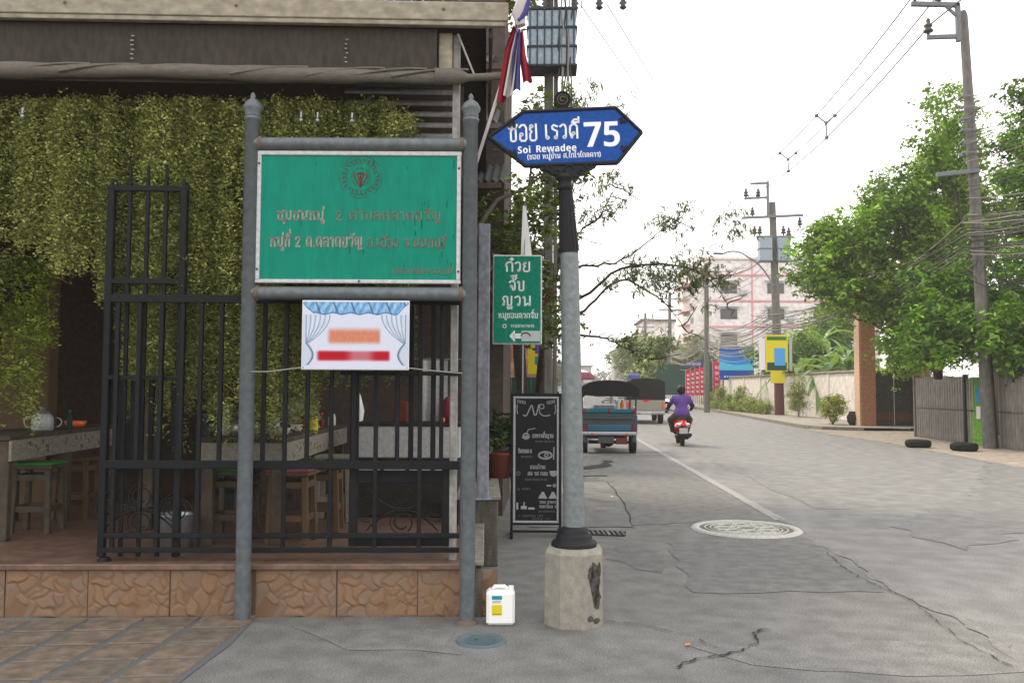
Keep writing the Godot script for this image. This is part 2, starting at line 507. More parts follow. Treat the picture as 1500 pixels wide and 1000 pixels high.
# flat brush stroke of given width, proud of the board by a hair
func stroke(b: B, pts: Array, w: float, z: float):
	for i in pts.size() - 1:
		var d: Vector2 = (pts[i + 1] - pts[i])
		if d.length() < 1e-6:
			continue
		var n := Vector2(-d.y, d.x).normalized() * w / 2.0
		var e := d.normalized() * w * 0.32
		var p: Vector2 = pts[i] - e
		var q: Vector2 = pts[i + 1] + e
		b.quad(Vector3(p.x - n.x, p.y - n.y, z), Vector3(q.x - n.x, q.y - n.y, z), Vector3(q.x + n.x, q.y + n.y, z), Vector3(p.x + n.x, p.y + n.y, z), Vector3.BACK)

func loop(b: B, c: Vector2, r: float, w: float, z: float, n := 10):
	var pts := []
	for i in n + 1:
		pts.append(c + Vector2.from_angle(TAU * i / n) * r)
	stroke(b, pts, w, z)

# writes a line with its left end on the baseline at x, y; returns its length
func thai(b: B, text: String, x: float, y: float, size: float, weight: float, z: float, wide := 1.0) -> float:
	var k := size / 100.0
	var pen := x
	for i in text.length():
		var g: String = GLYPH.get(text[i], "30|")
		var raised := 0.0
		if text[i] in ["่", "้"] and i > 0 and text[i - 1] in ["ี", "ื", "ิ", "ั"]:
			raised = 34.0
		var half := g.split("|")
		for s in half[1].split(";", false):
			if s.begins_with("o "):
				var c := s.substr(2).split(",")
				loop(b, Vector2(pen + float(c[0]) * k * wide, y + (float(c[1]) + raised) * k), float(c[2]) * k * 0.9, weight * 0.8, z, 8)
			else:
				var pts := []
				for pt in s.split(" ", false):
					var c := pt.split(",")
					pts.append(Vector2(pen + float(c[0]) * k * wide, y + (float(c[1]) + raised) * k))
				stroke(b, pts, weight, z)
		pen += (float(half[0]) + (12.0 if float(half[0]) > 0.0 else 0.0)) * k * wide
	return pen - x

func thai_len(text: String, size: float, wide := 1.0) -> float:
	var n := 0.0
	for i in text.length():
		var a := float((GLYPH.get(text[i], "30|") as String).split("|")[0])
		n += a + (12.0 if a > 0.0 else 0.0)
	return n * size / 100.0 * wide

# centred line, squeezed to a given length
func thai_fit(b: B, text: String, cx: float, y: float, size: float, length: float, weight: float, z: float):
	var wide := length / thai_len(text, size)
	thai(b, text, cx - length / 2.0, y, size, weight, z, wide)

func latin(text: String, height: float, bold := true, depth := 0.0015) -> TextMesh:
	var f := SystemFont.new()
	f.font_names = PackedStringArray(["Droid Sans"])
	f.font_weight = 700 if bold else 400
	var t := TextMesh.new()
	t.font = f
	t.font_size = 64
	t.text = text
	t.pixel_size = height / 46.0
	t.depth = depth
	t.curve_step = 2.0
	return t

# ---------------------------------------------------------------- foliage
func leaf(b: B, at: Vector3, dir: Vector3, up: Vector3, l: float, w: float):
	var s := dir.cross(up).normalized() * w / 2.0
	var u := s.cross(dir).normalized()
	var mid := at + dir * l * 0.45 - u * w * 0.16
	var tip := at + dir * l - up * l * 0.12
	var p := at + dir * l * 0.42 + s
	var q := at + dir * l * 0.42 - s
	b.tri(at, mid, p, u); b.tri(mid, tip, p, u)
	b.tri(at, q, mid, u); b.tri(mid, q, tip, u)

# a sprig: leaves along a short twig
func sprig(n: int, l: float, w: float, spread: float, seed_: int, droop := 0.3) -> ArrayMesh:
	var r := RandomNumberGenerator.new()
	r.seed = seed_
	var b := B.new()
	for i in n:
		var a := TAU * i * 0.382 + r.randf_range(-0.4, 0.4)
		var e := r.randf_range(-0.5, 0.9) - droop
		var d := Vector3(cos(a) * cos(e), sin(e), sin(a) * cos(e))
		var o := Vector3(r.randf_range(-1, 1), r.randf_range(-1, 1), r.randf_range(-1, 1)) * spread
		var up := (Vector3.UP + Vector3(r.randf_range(-1, 1), 0, r.randf_range(-1, 1)) * 0.6).normalized()
		leaf(b, o, d, up, l * r.randf_range(0.75, 1.2), w * r.randf_range(0.8, 1.15))
	return b.done()

func leaves(parent: Node, n: String, mesh: Mesh, xf: Array, cols: Array, m: Material) -> MultiMeshInstance3D:
	var mm := MultiMesh.new()
	mm.transform_format = MultiMesh.TRANSFORM_3D
	mm.use_colors = true
	mm.mesh = mesh
	mm.instance_count = xf.size()
	for i in xf.size():
		mm.set_instance_transform(i, xf[i])
		mm.set_instance_color(i, cols[i])
	var o := MultiMeshInstance3D.new()
	o.name = n
	o.multimesh = mm
	o.material_override = m
	parent.add_child(o, true)
	o.set_meta("kind", "stuff")
	return o

func rand_basis(r: RandomNumberGenerator, s: float) -> Basis:
	return Basis.from_euler(Vector3(r.randf_range(-0.6, 0.6), r.randf_range(0, TAU), r.randf_range(-0.6, 0.6))).scaled(Vector3.ONE * s * r.randf_range(0.7, 1.3))

func leaf_tint(r: RandomNumberGenerator, c: Color, c2: Color) -> Color:
	var k := c.lerp(c2, r.randf())
	var f := r.randf_range(0.65, 1.3)
	return Color(k.r * f, k.g * f, k.b * f)

# leaves spread through blobs; each blob [centre, radius vector, sprigs]; clumped so that gaps stay
func crown(parent: Node, n: String, blobs: Array, mesh: Mesh, m: Material, size: float, c1: Color, c2: Color, seed_: int, clump := 0.28, per := 22):
	var r := RandomNumberGenerator.new()
	r.seed = seed_
	var xf := []
	var cols := []
	for bl in blobs:
		var left: int = bl[2]
		while left > 0:
			var d := Vector3(r.randfn(), r.randfn(), r.randfn()).normalized() * pow(r.randf(), 0.4)
			var c: Vector3 = bl[0] + d * bl[1]
			var k := r.randi_range(per / 2, per)
			var cs: float = clump * r.randf_range(0.6, 1.3)
			var tone := leaf_tint(r, c1, c2)
			for i in k:
				var o := Vector3(r.randfn(), r.randfn() * 0.7, r.randfn()) * cs
				xf.append(Transform3D(rand_basis(r, size), c + o))
				var f := r.randf_range(0.75, 1.25)
				cols.append(Color(tone.r * f, tone.g * f, tone.b * f))
			left -= k
	leaves(parent, n, mesh, xf, cols, m)

func limb(b: B, a: Vector3, c: Vector3, r0: float, r1: float, wob: float, r: RandomNumberGenerator, n := 6, sides := 8) -> Array:
	var p := []
	var rr := []
	for i in n + 1:
		var t := float(i) / n
		var o := Vector3(r.randfn(), r.randfn() * 0.4, r.randfn()) * wob * (0.0 if i == 0 or i == n else 1.0)
		p.append(a.lerp(c, t) + o)
		rr.append(lerpf(r0, r1, t))
	b.tube(p, rr, sides)
	return p

# a whole tree: trunk with limbs reaching into the blobs, and a crown
func tree(n: String, label: String, at: Vector3, h: float, r0: float, blobs: Array, bark: Material, lm: Material, mesh: Mesh, size: float, c1: Color, c2: Color, seed_: int, group := "", clump := 0.3, per := 22) -> Node3D:
	var o := thing(n, label, "tree", at, 0.0, group)
	var r := RandomNumberGenerator.new()
	r.seed = seed_ + 7
	var b := B.new()
	var top := V(r.randfn() * 0.12 * h * 0.3, h, r.randfn() * 0.1)
	var tp := limb(b, Vector3(0, -0.1, 0), top, r0, r0 * 0.55, r0 * 0.35, r, 8, 10)
	part(o, "trunk", b, bark)
	for bl in blobs:
		b = B.new()
		var s: Vector3 = tp[r.randi_range(5, 8)]
		var e: Vector3 = bl[0]
		var lp := limb(b, s, e, r0 * 0.42, r0 * 0.12, s.distance_to(e) * 0.05, r, 5, 6)
		for j in 3:
			var q: Vector3 = e + Vector3(r.randfn(), r.randfn(), r.randfn()) * (bl[1] as Vector3) * 0.55
			limb(b, lp[3 + (j % 2)], q, r0 * 0.16, r0 * 0.04, 0.08, r, 4, 5)
		part(o, "branch", b, bark)
	crown(o, "crown", blobs, mesh, lm, size, c1, c2, seed_, clump, per)
	return o

# ---------------------------------------------------------------- bodies: tapered bones joined smoothly, meshed as surface nets
func body_mesh(bones: Array, cell: float, k := 0.03) -> ArrayMesh:
	var lo := Vector3.ONE * 1e9
	var hi := -lo
	for e in bones:
		var m: float = maxf(e[2], e[3]) + cell * 2.0 + k
		for p in [e[0], e[1]]:
			lo = lo.min(p - Vector3.ONE * m)
			hi = hi.max(p + Vector3.ONE * m)
	var nx := int((hi.x - lo.x) / cell) + 2
	var ny := int((hi.y - lo.y) / cell) + 2
	var nz := int((hi.z - lo.z) / cell) + 2
	var f := PackedFloat32Array()
	f.resize(nx * ny * nz)
	f.fill(9.0)
	for e in bones:
		var a: Vector3 = e[0]
		var ab: Vector3 = e[1] - a
		var l2 := maxf(ab.length_squared(), 1e-9)
		var m: float = maxf(e[2], e[3]) + k * 2.0 + cell * 2.0
		var p0 := (((a.min(e[1]) - Vector3.ONE * m) - lo) / cell).floor().max(Vector3())
		var p1 := (((a.max(e[1]) + Vector3.ONE * m) - lo) / cell).ceil().min(Vector3(nx - 1, ny - 1, nz - 1))
		for z in range(int(p0.z), int(p1.z) + 1):
			for y in range(int(p0.y), int(p1.y) + 1):
				for x in range(int(p0.x), int(p1.x) + 1):
					var p := lo + Vector3(x, y, z) * cell
					var t := clampf((p - a).dot(ab) / l2, 0.0, 1.0)
					var d := p.distance_to(a + ab * t) - lerpf(e[2], e[3], t)
					var i := x + nx * (y + ny * z)
					var g := f[i]
					var hh := maxf(k - absf(g - d), 0.0) / k
					f[i] = minf(g, d) - hh * hh * k * 0.25
	var vid := {}
	var st := SurfaceTool.new()
	st.begin(Mesh.PRIMITIVE_TRIANGLES)
	var count := 0
	for z in nz - 1:
		for y in ny - 1:
			for x in nx - 1:
				var s := 0
				var q := Vector3()
				var n := 0
				var val := []
				for c in 8:
					var w := f[(x + (c & 1)) + nx * ((y + ((c >> 1) & 1)) + ny * (z + (c >> 2)))]
					val.append(w)
					if w < 0.0:
						s += 1
				if s == 0 or s == 8:
					continue
				for c in 8:
					for ax in [1, 2, 4]:
						if c & ax == 0 and (val[c] < 0.0) != (val[c | ax] < 0.0):
							var t: float = val[c] / (val[c] - val[c | ax])
							var u := Vector3(c & 1, (c >> 1) & 1, c >> 2)
							var v2 := Vector3((c | ax) & 1, ((c | ax) >> 1) & 1, (c | ax) >> 2)
							q += u.lerp(v2, t)
							n += 1
				st.set_smooth_group(0)
				st.add_vertex(lo + (Vector3(x, y, z) + q / n) * cell)
				vid[x + nx * (y + ny * z)] = count
				count += 1
	var step := [1, nx, nx * ny]
	for key in vid:
		for ax in 3:
			var u: int = step[(ax + 1) % 3]
			var w: int = step[(ax + 2) % 3]
			var in0 := f[key] < 0.0
			if in0 == (f[key + step[ax]] < 0.0):
				continue
			var q := [key, key - u, key - u - w, key - w]
			if not q.all(func(i): return vid.has(i)):
				continue
			if in0:
				q.reverse()
			for i in [0, 1, 2, 0, 2, 3]:
				st.add_index(vid[q[i]])
	st.generate_normals()
	return st.commit()

# ---------------------------------------------------------------- the scene
func _ready():
	rng.seed = 11
	var cam := Camera3D.new()
	cam.name = "camera"
	cam.position = Vector3(0, 1.6, 0)
	cam.basis = Basis(Vector3.UP, deg_to_rad(2.3)) * Basis(Vector3.RIGHT, atan(68.0 / 1280.0)) * Basis(Vector3.BACK, deg_to_rad(0.3))
	cam.fov = rad_to_deg(2.0 * atan(500.0 / 1280.0))
	cam.near = 0.1
	cam.far = 3000.0
	add_child(cam)
	var sm := ProceduralSkyMaterial.new()
	sm.sky_top_color = Color(0.965, 0.965, 0.97)
	sm.sky_horizon_color = Color(1.0, 0.985, 0.955)
	sm.sky_curve = 0.3
	sm.sky_energy_multiplier = 1.36
	sm.ground_bottom_color = Color(0.35, 0.34, 0.32)
	sm.ground_horizon_color = Color(0.6, 0.6, 0.58)
	sm.sun_angle_max = 20.0
	var env := Environment.new()
	env.background_mode = Environment.BG_SKY
	env.sky = Sky.new()
	env.sky.sky_material = sm
	env.tonemap_mode = Environment.TONE_MAPPER_LINEAR
	env.tonemap_exposure = 1.15
	env.sdfgi_enabled = true
	env.ssao_enabled = true
	env.ssil_enabled = true
	env.fog_enabled = true
	env.fog_density = 0.001
	env.fog_light_color = Color(1.0, 0.99, 0.97)
	var we := WorldEnvironment.new()
	we.name = "world"
	we.environment = env
	add_child(we)
	var sun := DirectionalLight3D.new()
	sun.name = "sun"
	sun.light_color = Color(1.0, 0.94, 0.84)
	sun.light_energy = 1.1
	sun.light_angular_distance = 12.0
	sun.shadow_enabled = true
	sun.look_at_from_position(Vector3(-20, 34, -22), Vector3())
	add_child(sun)
	make_materials()
	build_setting()
	build_cafe()
	build_fence()
	build_interior()
	build_signs()
	build_street_left()
	build_vehicles()
	build_right()
	build_far()

func road_shift(z: float) -> float:
	return 0.0 if z < 45.0 else (z - 45.0) * (z - 45.0) * 0.0004

func build_setting():
	var b := B.new()
	b.quad(V(-900, -0.06, 60), V(900, -0.06, 60), V(900, -0.06, -1800), V(-900, -0.06, -1800), Vector3.UP)
	struct("ground", b, M.earth)
	b = B.new()
	b.strip(func(t):
		var z := lerpf(-6.0, 700.0, t * t)
		var s := road_shift(z)
		return [V(-1.0 + s, 0, -z), V(13.4 + s * 0.7, 0, -z)], 60)
	struct("road", b, M.asphalt)
	# concrete apron with an uneven edge against the asphalt
	var edge := []
	var r := RandomNumberGenerator.new()
	r.seed = 5
	for i in 60:
		var z := 4.0 - i * 0.72
		edge.append(Vector2(2.78 + r.randf_range(-0.05, 0.05), z))
	edge.append(Vector2(-0.9, -38.5)); edge.append(Vector2(-1.0, -9.0)); edge.append(Vector2(-6.5, -9.0)); edge.append(Vector2(-6.5, 4))
	b = B.new()
	b.flat(edge, 0.004)
	struct("concrete_apron", b, M.concrete)
	# lane line, then the raw edge of the asphalt further forward
	b = B.new()
	b.strip(func(t):
		var z := lerpf(10.9, 120.0, t)
		var s := road_shift(z)
		return [V(2.79 + s, 0.008, -z), V(2.93 + s, 0.008, -z)], 40)
	struct("road_marking", b, M.line_paint)
	b = B.new()
	b.strip(func(t): return [V(2.0 + t * 0.9, 0.009, -21.35 - t * 0.15), V(2.0 + t * 0.9, 0.009, -21.5 - t * 0.15)], 2)
	struct("road_marking", b, M.line_paint)
	b = B.new()
	var lw := []
	for i in 121:
		lw.append([r.randf_range(0.02, 0.06), r.randf_range(0.02, 0.09), r.randf_range(0.001, 0.006)])
	for i in 120:
		var z := 11.2 - i * 0.075
		var c0 := 2.84 + 0.05 * sin(i * 0.21) + 0.02 * sin(i * 0.9)
		var c1 := 2.84 + 0.05 * sin((i + 1) * 0.21) + 0.02 * sin((i + 1) * 0.9)
		b.quad(V(c0 - lw[i][0], 0.006, -z), V(c0, 0.008 + lw[i][2], -z), V(c1, 0.008 + lw[i + 1][2], -z + 0.075), V(c1 - lw[i + 1][0], 0.006, -z + 0.075), V(-0.2, 1, 0))
		b.quad(V(c0, 0.008 + lw[i][2], -z), V(c0 + lw[i][1], 0.003, -z), V(c1 + lw[i + 1][1], 0.003, -z + 0.075), V(c1, 0.008 + lw[i + 1][2], -z + 0.075), V(0.2, 1, 0))
	struct("road_edge", b, M.asphalt_edge)
	var rim := []
	for i in 20:
		rim.append(V(2.7 + 0.05 * sin(i * 0.9), 0, -9.4 + i * 0.3))
	crack(rim.slice(2, 15), 0.004)
	# repaired patches with ragged outlines
	patch([Vector2(4.2, -9), Vector2(10.2, -15), Vector2(10.4, -21), Vector2(6.4, -13.5), Vector2(4.0, -10.5)], 0.005, M.asphalt_dark, 3, 0.16)
	patch([Vector2(1.15, -7.0), Vector2(2.66, -7.1), Vector2(2.68, -9.3), Vector2(1.25, -9.25)], 0.008, M.concrete_patch, 5, 0.05)
	patch([Vector2(0.9, -5.55), Vector2(2.7, -5.75), Vector2(2.9, -5.2), Vector2(2.0, -5.05), Vector2(1.2, -5.2)], 0.007, M.concrete_pale, 15, 0.09)
	patch([Vector2(-1.7, -5.85), Vector2(-0.6, -5.8), Vector2(-0.5, -5.3), Vector2(-1.2, -5.35)], 0.007, M.concrete_pale, 17, 0.08)
	patch([Vector2(0.55, -8.3), Vector2(1.0, -7.7), Vector2(1.1, -8.5), Vector2(0.8, -9.2)], 0.007, M.concrete_stained, 18, 0.08)
	patch([Vector2(3.6, -12), Vector2(4.1, -12), Vector2(4.4, -40), Vector2(3.9, -40)], 0.004, M.asphalt_dark, 21, 0.1)
	patch([Vector2(0.55, -10.2), Vector2(2.6, -10.9), Vector2(2.65, -20.9), Vector2(0.75, -20.6)], 0.008, M.concrete_patch, 6, 0.06)
	patch([Vector2(-0.2, -10.1), Vector2(1.0, -10.2), Vector2(1.1, -15.6), Vector2(-0.2, -15.6)], 0.012, M.concrete, 7, 0.04)
	patch([Vector2(0.55, -17.0), Vector2(1.3, -18.0), Vector2(1.42, -19.4), Vector2(1.28, -19.5), Vector2(1.12, -18.4), Vector2(0.5, -17.4)], 0.016, M.crack, 8, 0.07)
	patch([Vector2(0.3, -15.9), Vector2(1.1, -16.0), Vector2(1.1, -16.15), Vector2(0.3, -16.1)], 0.016, M.crack, 9, 0.02)
	crack([V(0.74, 0, -5.13), V(0.86, 0, -5.26), V(1.05, 0, -5.36), V(1.2, 0, -5.47), V(1.32, 0, -5.63), V(1.36, 0, -5.84), V(1.42, 0, -5.95), V(1.5, 0, -5.93)], 0.008)
	#crack([V(1.1, 0, -5.38), V(1.5, 0, -5.42), V(2.0, 0, -5.4), V(2.45, 0, -5.5)], 0.003)
	crack([V(0.42, 0, -6.1), V(0.6, 0, -6.02), V(0.95, 0, -5.75), V(1.1, 0, -5.42)], 0.004)
	#crack([V(0.4, 0, -8.5), V(0.95, 0, -8.8), V(1.22, 0, -9.9), V(1.1, 0, -10.4)], 0.008)
	crack([V(1.0, 0, -10.1), V(1.08, 0, -12.6), V(1.04, 0, -15.7)], 0.008)
	crack([V(-0.1, 0, -15.65), V(0.5, 0, -15.75), V(1.05, 0, -15.6)], 0.012)
	#crack([V(-1.9, 0, -5.75), V(-1.2, 0, -5.7), V(-0.7, 0, -5.82), V(0.0, 0, -5.72)], 0.004)
	# tiled paving, tile by tile
	var base := B.new()
	base.flat([Vector2(-6.4, 1), Vector2(-1.99, 1), Vector2(-1.97, -4.9), Vector2(-1.95, -5.4), Vector2(-2.0, -5.97), Vector2(-6.4, -5.6)], 0.009)
	var paving := struct("tiled_paving", base, M.tile_joint)
	var tile := B.new()
	var sk := 0.145
	var pl := [Vector2(0.0, 0.0), Vector2(0.325, -0.325 * sk), Vector2(0.325, -0.285 - 0.325 * sk), Vector2(0.0, -0.285)]
	var tm := []
	for k in 2:
		tile = B.new()
		var c := Vector2(0.162, -0.165)
		for i in 4:
			var p: Vector2 = pl[i]
			var q: Vector2 = pl[(i + 1) % 4]
			var pi: Vector2 = p.lerp(c, 0.04)
			var qi: Vector2 = q.lerp(c, 0.04)
			tile.quad(V(p.x, 0.0, p.y), V(q.x, 0.0, q.y), V(qi.x, 0.008, qi.y), V(pi.x, 0.008, pi.y), V((p + q).x / 2 - c.x, 0.5, (p + q).y / 2 - c.y))
			tile.tri(V(pi.x, 0.008, pi.y), V(qi.x, 0.008, qi.y), V(c.x, 0.009, c.y), Vector3.UP)
		tm.append(tile.done())
	for i in 9:
		for j in 11:
			var x := -2.335 - i * 0.37
			var z := -2.65 - j * 0.325 - (x + 2.335) * -sk * -1.0 + 0.0
			z = -2.5 - j * 0.325 - (x + 2.335) * sk
			if z - 0.16 < -5.95 - (x + 2.0) * 0.09:
				continue
			var t := part(paving, "paving_tile", tm[0], M.tile_a if r.randf() < 0.6 else M.tile_b)
			t.position = V(x, 0.009 + r.randf_range(0, 0.002), z)
	# small litter on the ground
	single("dry_leaf", "curled orange dry leaf lying on the concrete right of the pole", "leaf", leaf_litter(0.05), M.flower_orange, V(0.86, 0.012, -5.55), 30)
	single("paper_scrap", "tiny white paper scrap on the pale concrete slab by the chalkboard", "litter", leaf_litter(0.07), M.sign_white, V(0.95, 0.02, -12.9), 70)
	single("stone_chip", "small dark stone chip lying right of the pole base", "stone", leaf_litter(0.06), M.wall_dark, V(0.44, 0.012, -7.6), 10)
	# right-hand shoulder, pavement and kerb
	b = B.new()
	b.flat([Vector2(9.7, -14), Vector2(10.0, -22), Vector2(10.3, -27), Vector2(10.1, -33.2), Vector2(16, -33.2), Vector2(16, -14)], 0.006)
	struct("dirt_shoulder", b, M.dust)
	b = B.new()
	b.flat([Vector2(10.2, -33.3), Vector2(12.2, -33.0), Vector2(15.5, -33.0), Vector2(15.5, -36.5), Vector2(10.35, -36)], 0.01)
	struct("driveway", b, M.pavement)
	var outline := [Vector2(12.3, -34.5), Vector2(10.9, -35.2), Vector2(10.55, -36.5)]
	for i in 16:
		var z := 38.0 + i * 8.0
		outline.append(Vector2(lerpf(10.5, 11.7, clampf((z - 36) / 26.0, 0, 1)) + road_shift(z) * 0.7, -z))
	outline.append(Vector2(20, -158)); outline.append(Vector2(15.2, -60)); outline.append(Vector2(15.2, -34.5))
	b = B.new()
	b.flat(outline, 0.13)
	struct("pavement", b, M.pavement)
	b = B.new()
	for i in 18:
		var p: Vector2 = outline[i]
		var q: Vector2 = outline[i + 1]
		b.quad(V(p.x, 0, p.y), V(q.x, 0, q.y), V(q.x, 0.135, q.y), V(p.x, 0.135, p.y), V(-1, 0, 0.4))
		var d := (q - p).normalized()
		var n := Vector2(-d.y, d.x) * 0.14
		if n.x < 0:
			n = -n
		b.quad(V(p.x, 0.135, p.y), V(q.x, 0.135, q.y), V(q.x + n.x, 0.135, q.y + n.y), V(p.x + n.x, 0.135, p.y + n.y), Vector3.UP)
	struct("kerb", b, M.kerb)

func leaf_litter(s: float) -> B:
	var b := B.new()
	leaf(b, Vector3(), V(1, 0.25, 0).normalized(), Vector3.UP, s, s * 0.6)
	leaf(b, V(0.01, 0, 0), V(0.4, 0.3, 0.8).normalized(), Vector3.UP, s * 0.7, s * 0.5)
	return b

func patch(poly: Array, y: float, m: Material, seed_: int, rough: float):
	var r := RandomNumberGenerator.new()
	r.seed = seed_
	var out := []
	for i in poly.size():
		var p: Vector2 = poly[i]
		var q: Vector2 = poly[(i + 1) % poly.size()]
		var n := int(clampf(p.distance_to(q) / 0.25, 2, 30))
		for k in n:
			out.append(p.lerp(q, float(k) / n) + Vector2(r.randf_range(-1, 1), r.randf_range(-1, 1)) * rough * (0.0 if k == 0 else 1.0))
	var b := B.new()
	b.flat(out, y)
	struct("road_patch" if m != M.crack else "ground_stain", b, m)

func crack(pts: Array, w: float):
	var r := RandomNumberGenerator.new()
	r.seed = int(w * 10000) + pts.size()
	var fine := []
	for i in pts.size() - 1:
		for k in 5:
			fine.append(pts[i].lerp(pts[i + 1], k / 5.0) + V(r.randf_range(-1, 1), 0, r.randf_range(-1, 1)) * 0.02)
	var b := B.new()
	for i in fine.size() - 1:
		var d: Vector3 = (fine[i + 1] - fine[i]).normalized()
		var n := V(-d.z, 0, d.x) * w * r.randf_range(0.25, 1.5)
		b.quad(fine[i] + n + V(0, 0.016, 0), fine[i] - n + V(0, 0.016, 0), fine[i + 1] - n * 0.8 + V(0, 0.016, 0), fine[i + 1] + n * 0.8 + V(0, 0.016, 0), Vector3.UP)
	struct("ground_crack", b, M.crack)

# ---------------------------------------------------------------- cafe building (its own frame: x along the front, z outwards)
const FRONT := Vector3(-0.47, 0, -6.14)
const TURN := 4.0

func stone_tile(w: float, h: float, seed_: int) -> ArrayMesh:
	var r := RandomNumberGenerator.new()
	r.seed = seed_
	var pts := []
	for i in 26:
		pts.append([Vector2(r.randf() * w, r.randf() * h), r.randf_range(-0.1, 0.1), r.randf_range(-0.1, 0.1), r.randf(), r.randf_range(0.5, 1.0)])
	var nx := 64
	var ny := 44
	var hs := []
	var cs := []
	for j in ny + 1:
		for i in nx + 1:
			var p := Vector2(w * i / nx, h * j / ny)
			var q := p + Vector2(sin(p.y * 60.0) * 0.01 + sin(p.y * 31.0 + p.x * 20.0) * 0.012, cos(p.x * 50.0) * 0.012)
			var d1 := 9.0
			var d2 := 9.0
			var best = pts[0]
			for e in pts:
				var dd: float = q.distance_to(e[0])
				if dd < d1:
					d2 = d1; d1 = dd; best = e
				elif dd < d2:
					d2 = dd
			var g := smoothstep(0.0, 0.022, d2 - d1)
			var edge := minf(minf(p.x, w - p.x), minf(p.y, h - p.y))
			var z: float = (0.003 + 0.004 * best[4] + (q - best[0]).x * best[1] + (q - best[0]).y * best[2]) * g
			hs.append(z * clampf(edge / 0.012, 0.0, 1.0))
			var base := Color(0.32, 0.22, 0.16).lerp(Color(0.355, 0.21, 0.12), best[3])
			base = base.lerp(Color(0.24, 0.13, 0.07), (1.0 - g) * 0.6)
			cs.append(base)
	var st := SurfaceTool.new()
	st.begin(Mesh.PRIMITIVE_TRIANGLES)
	st.set_smooth_group(0)
	for j in ny + 1:
		for i in nx + 1:
			st.set_color(cs[j * (nx + 1) + i])
			st.add_vertex(V(w * i / nx, h * j / ny, hs[j * (nx + 1) + i]))
	for j in ny:
		for i in nx:
			var a := j * (nx + 1) + i
			for k in [a, a + nx + 1, a + 1, a + 1, a + nx + 1, a + nx + 2]:
				st.add_index(k)
	st.generate_normals()
	return st.commit()

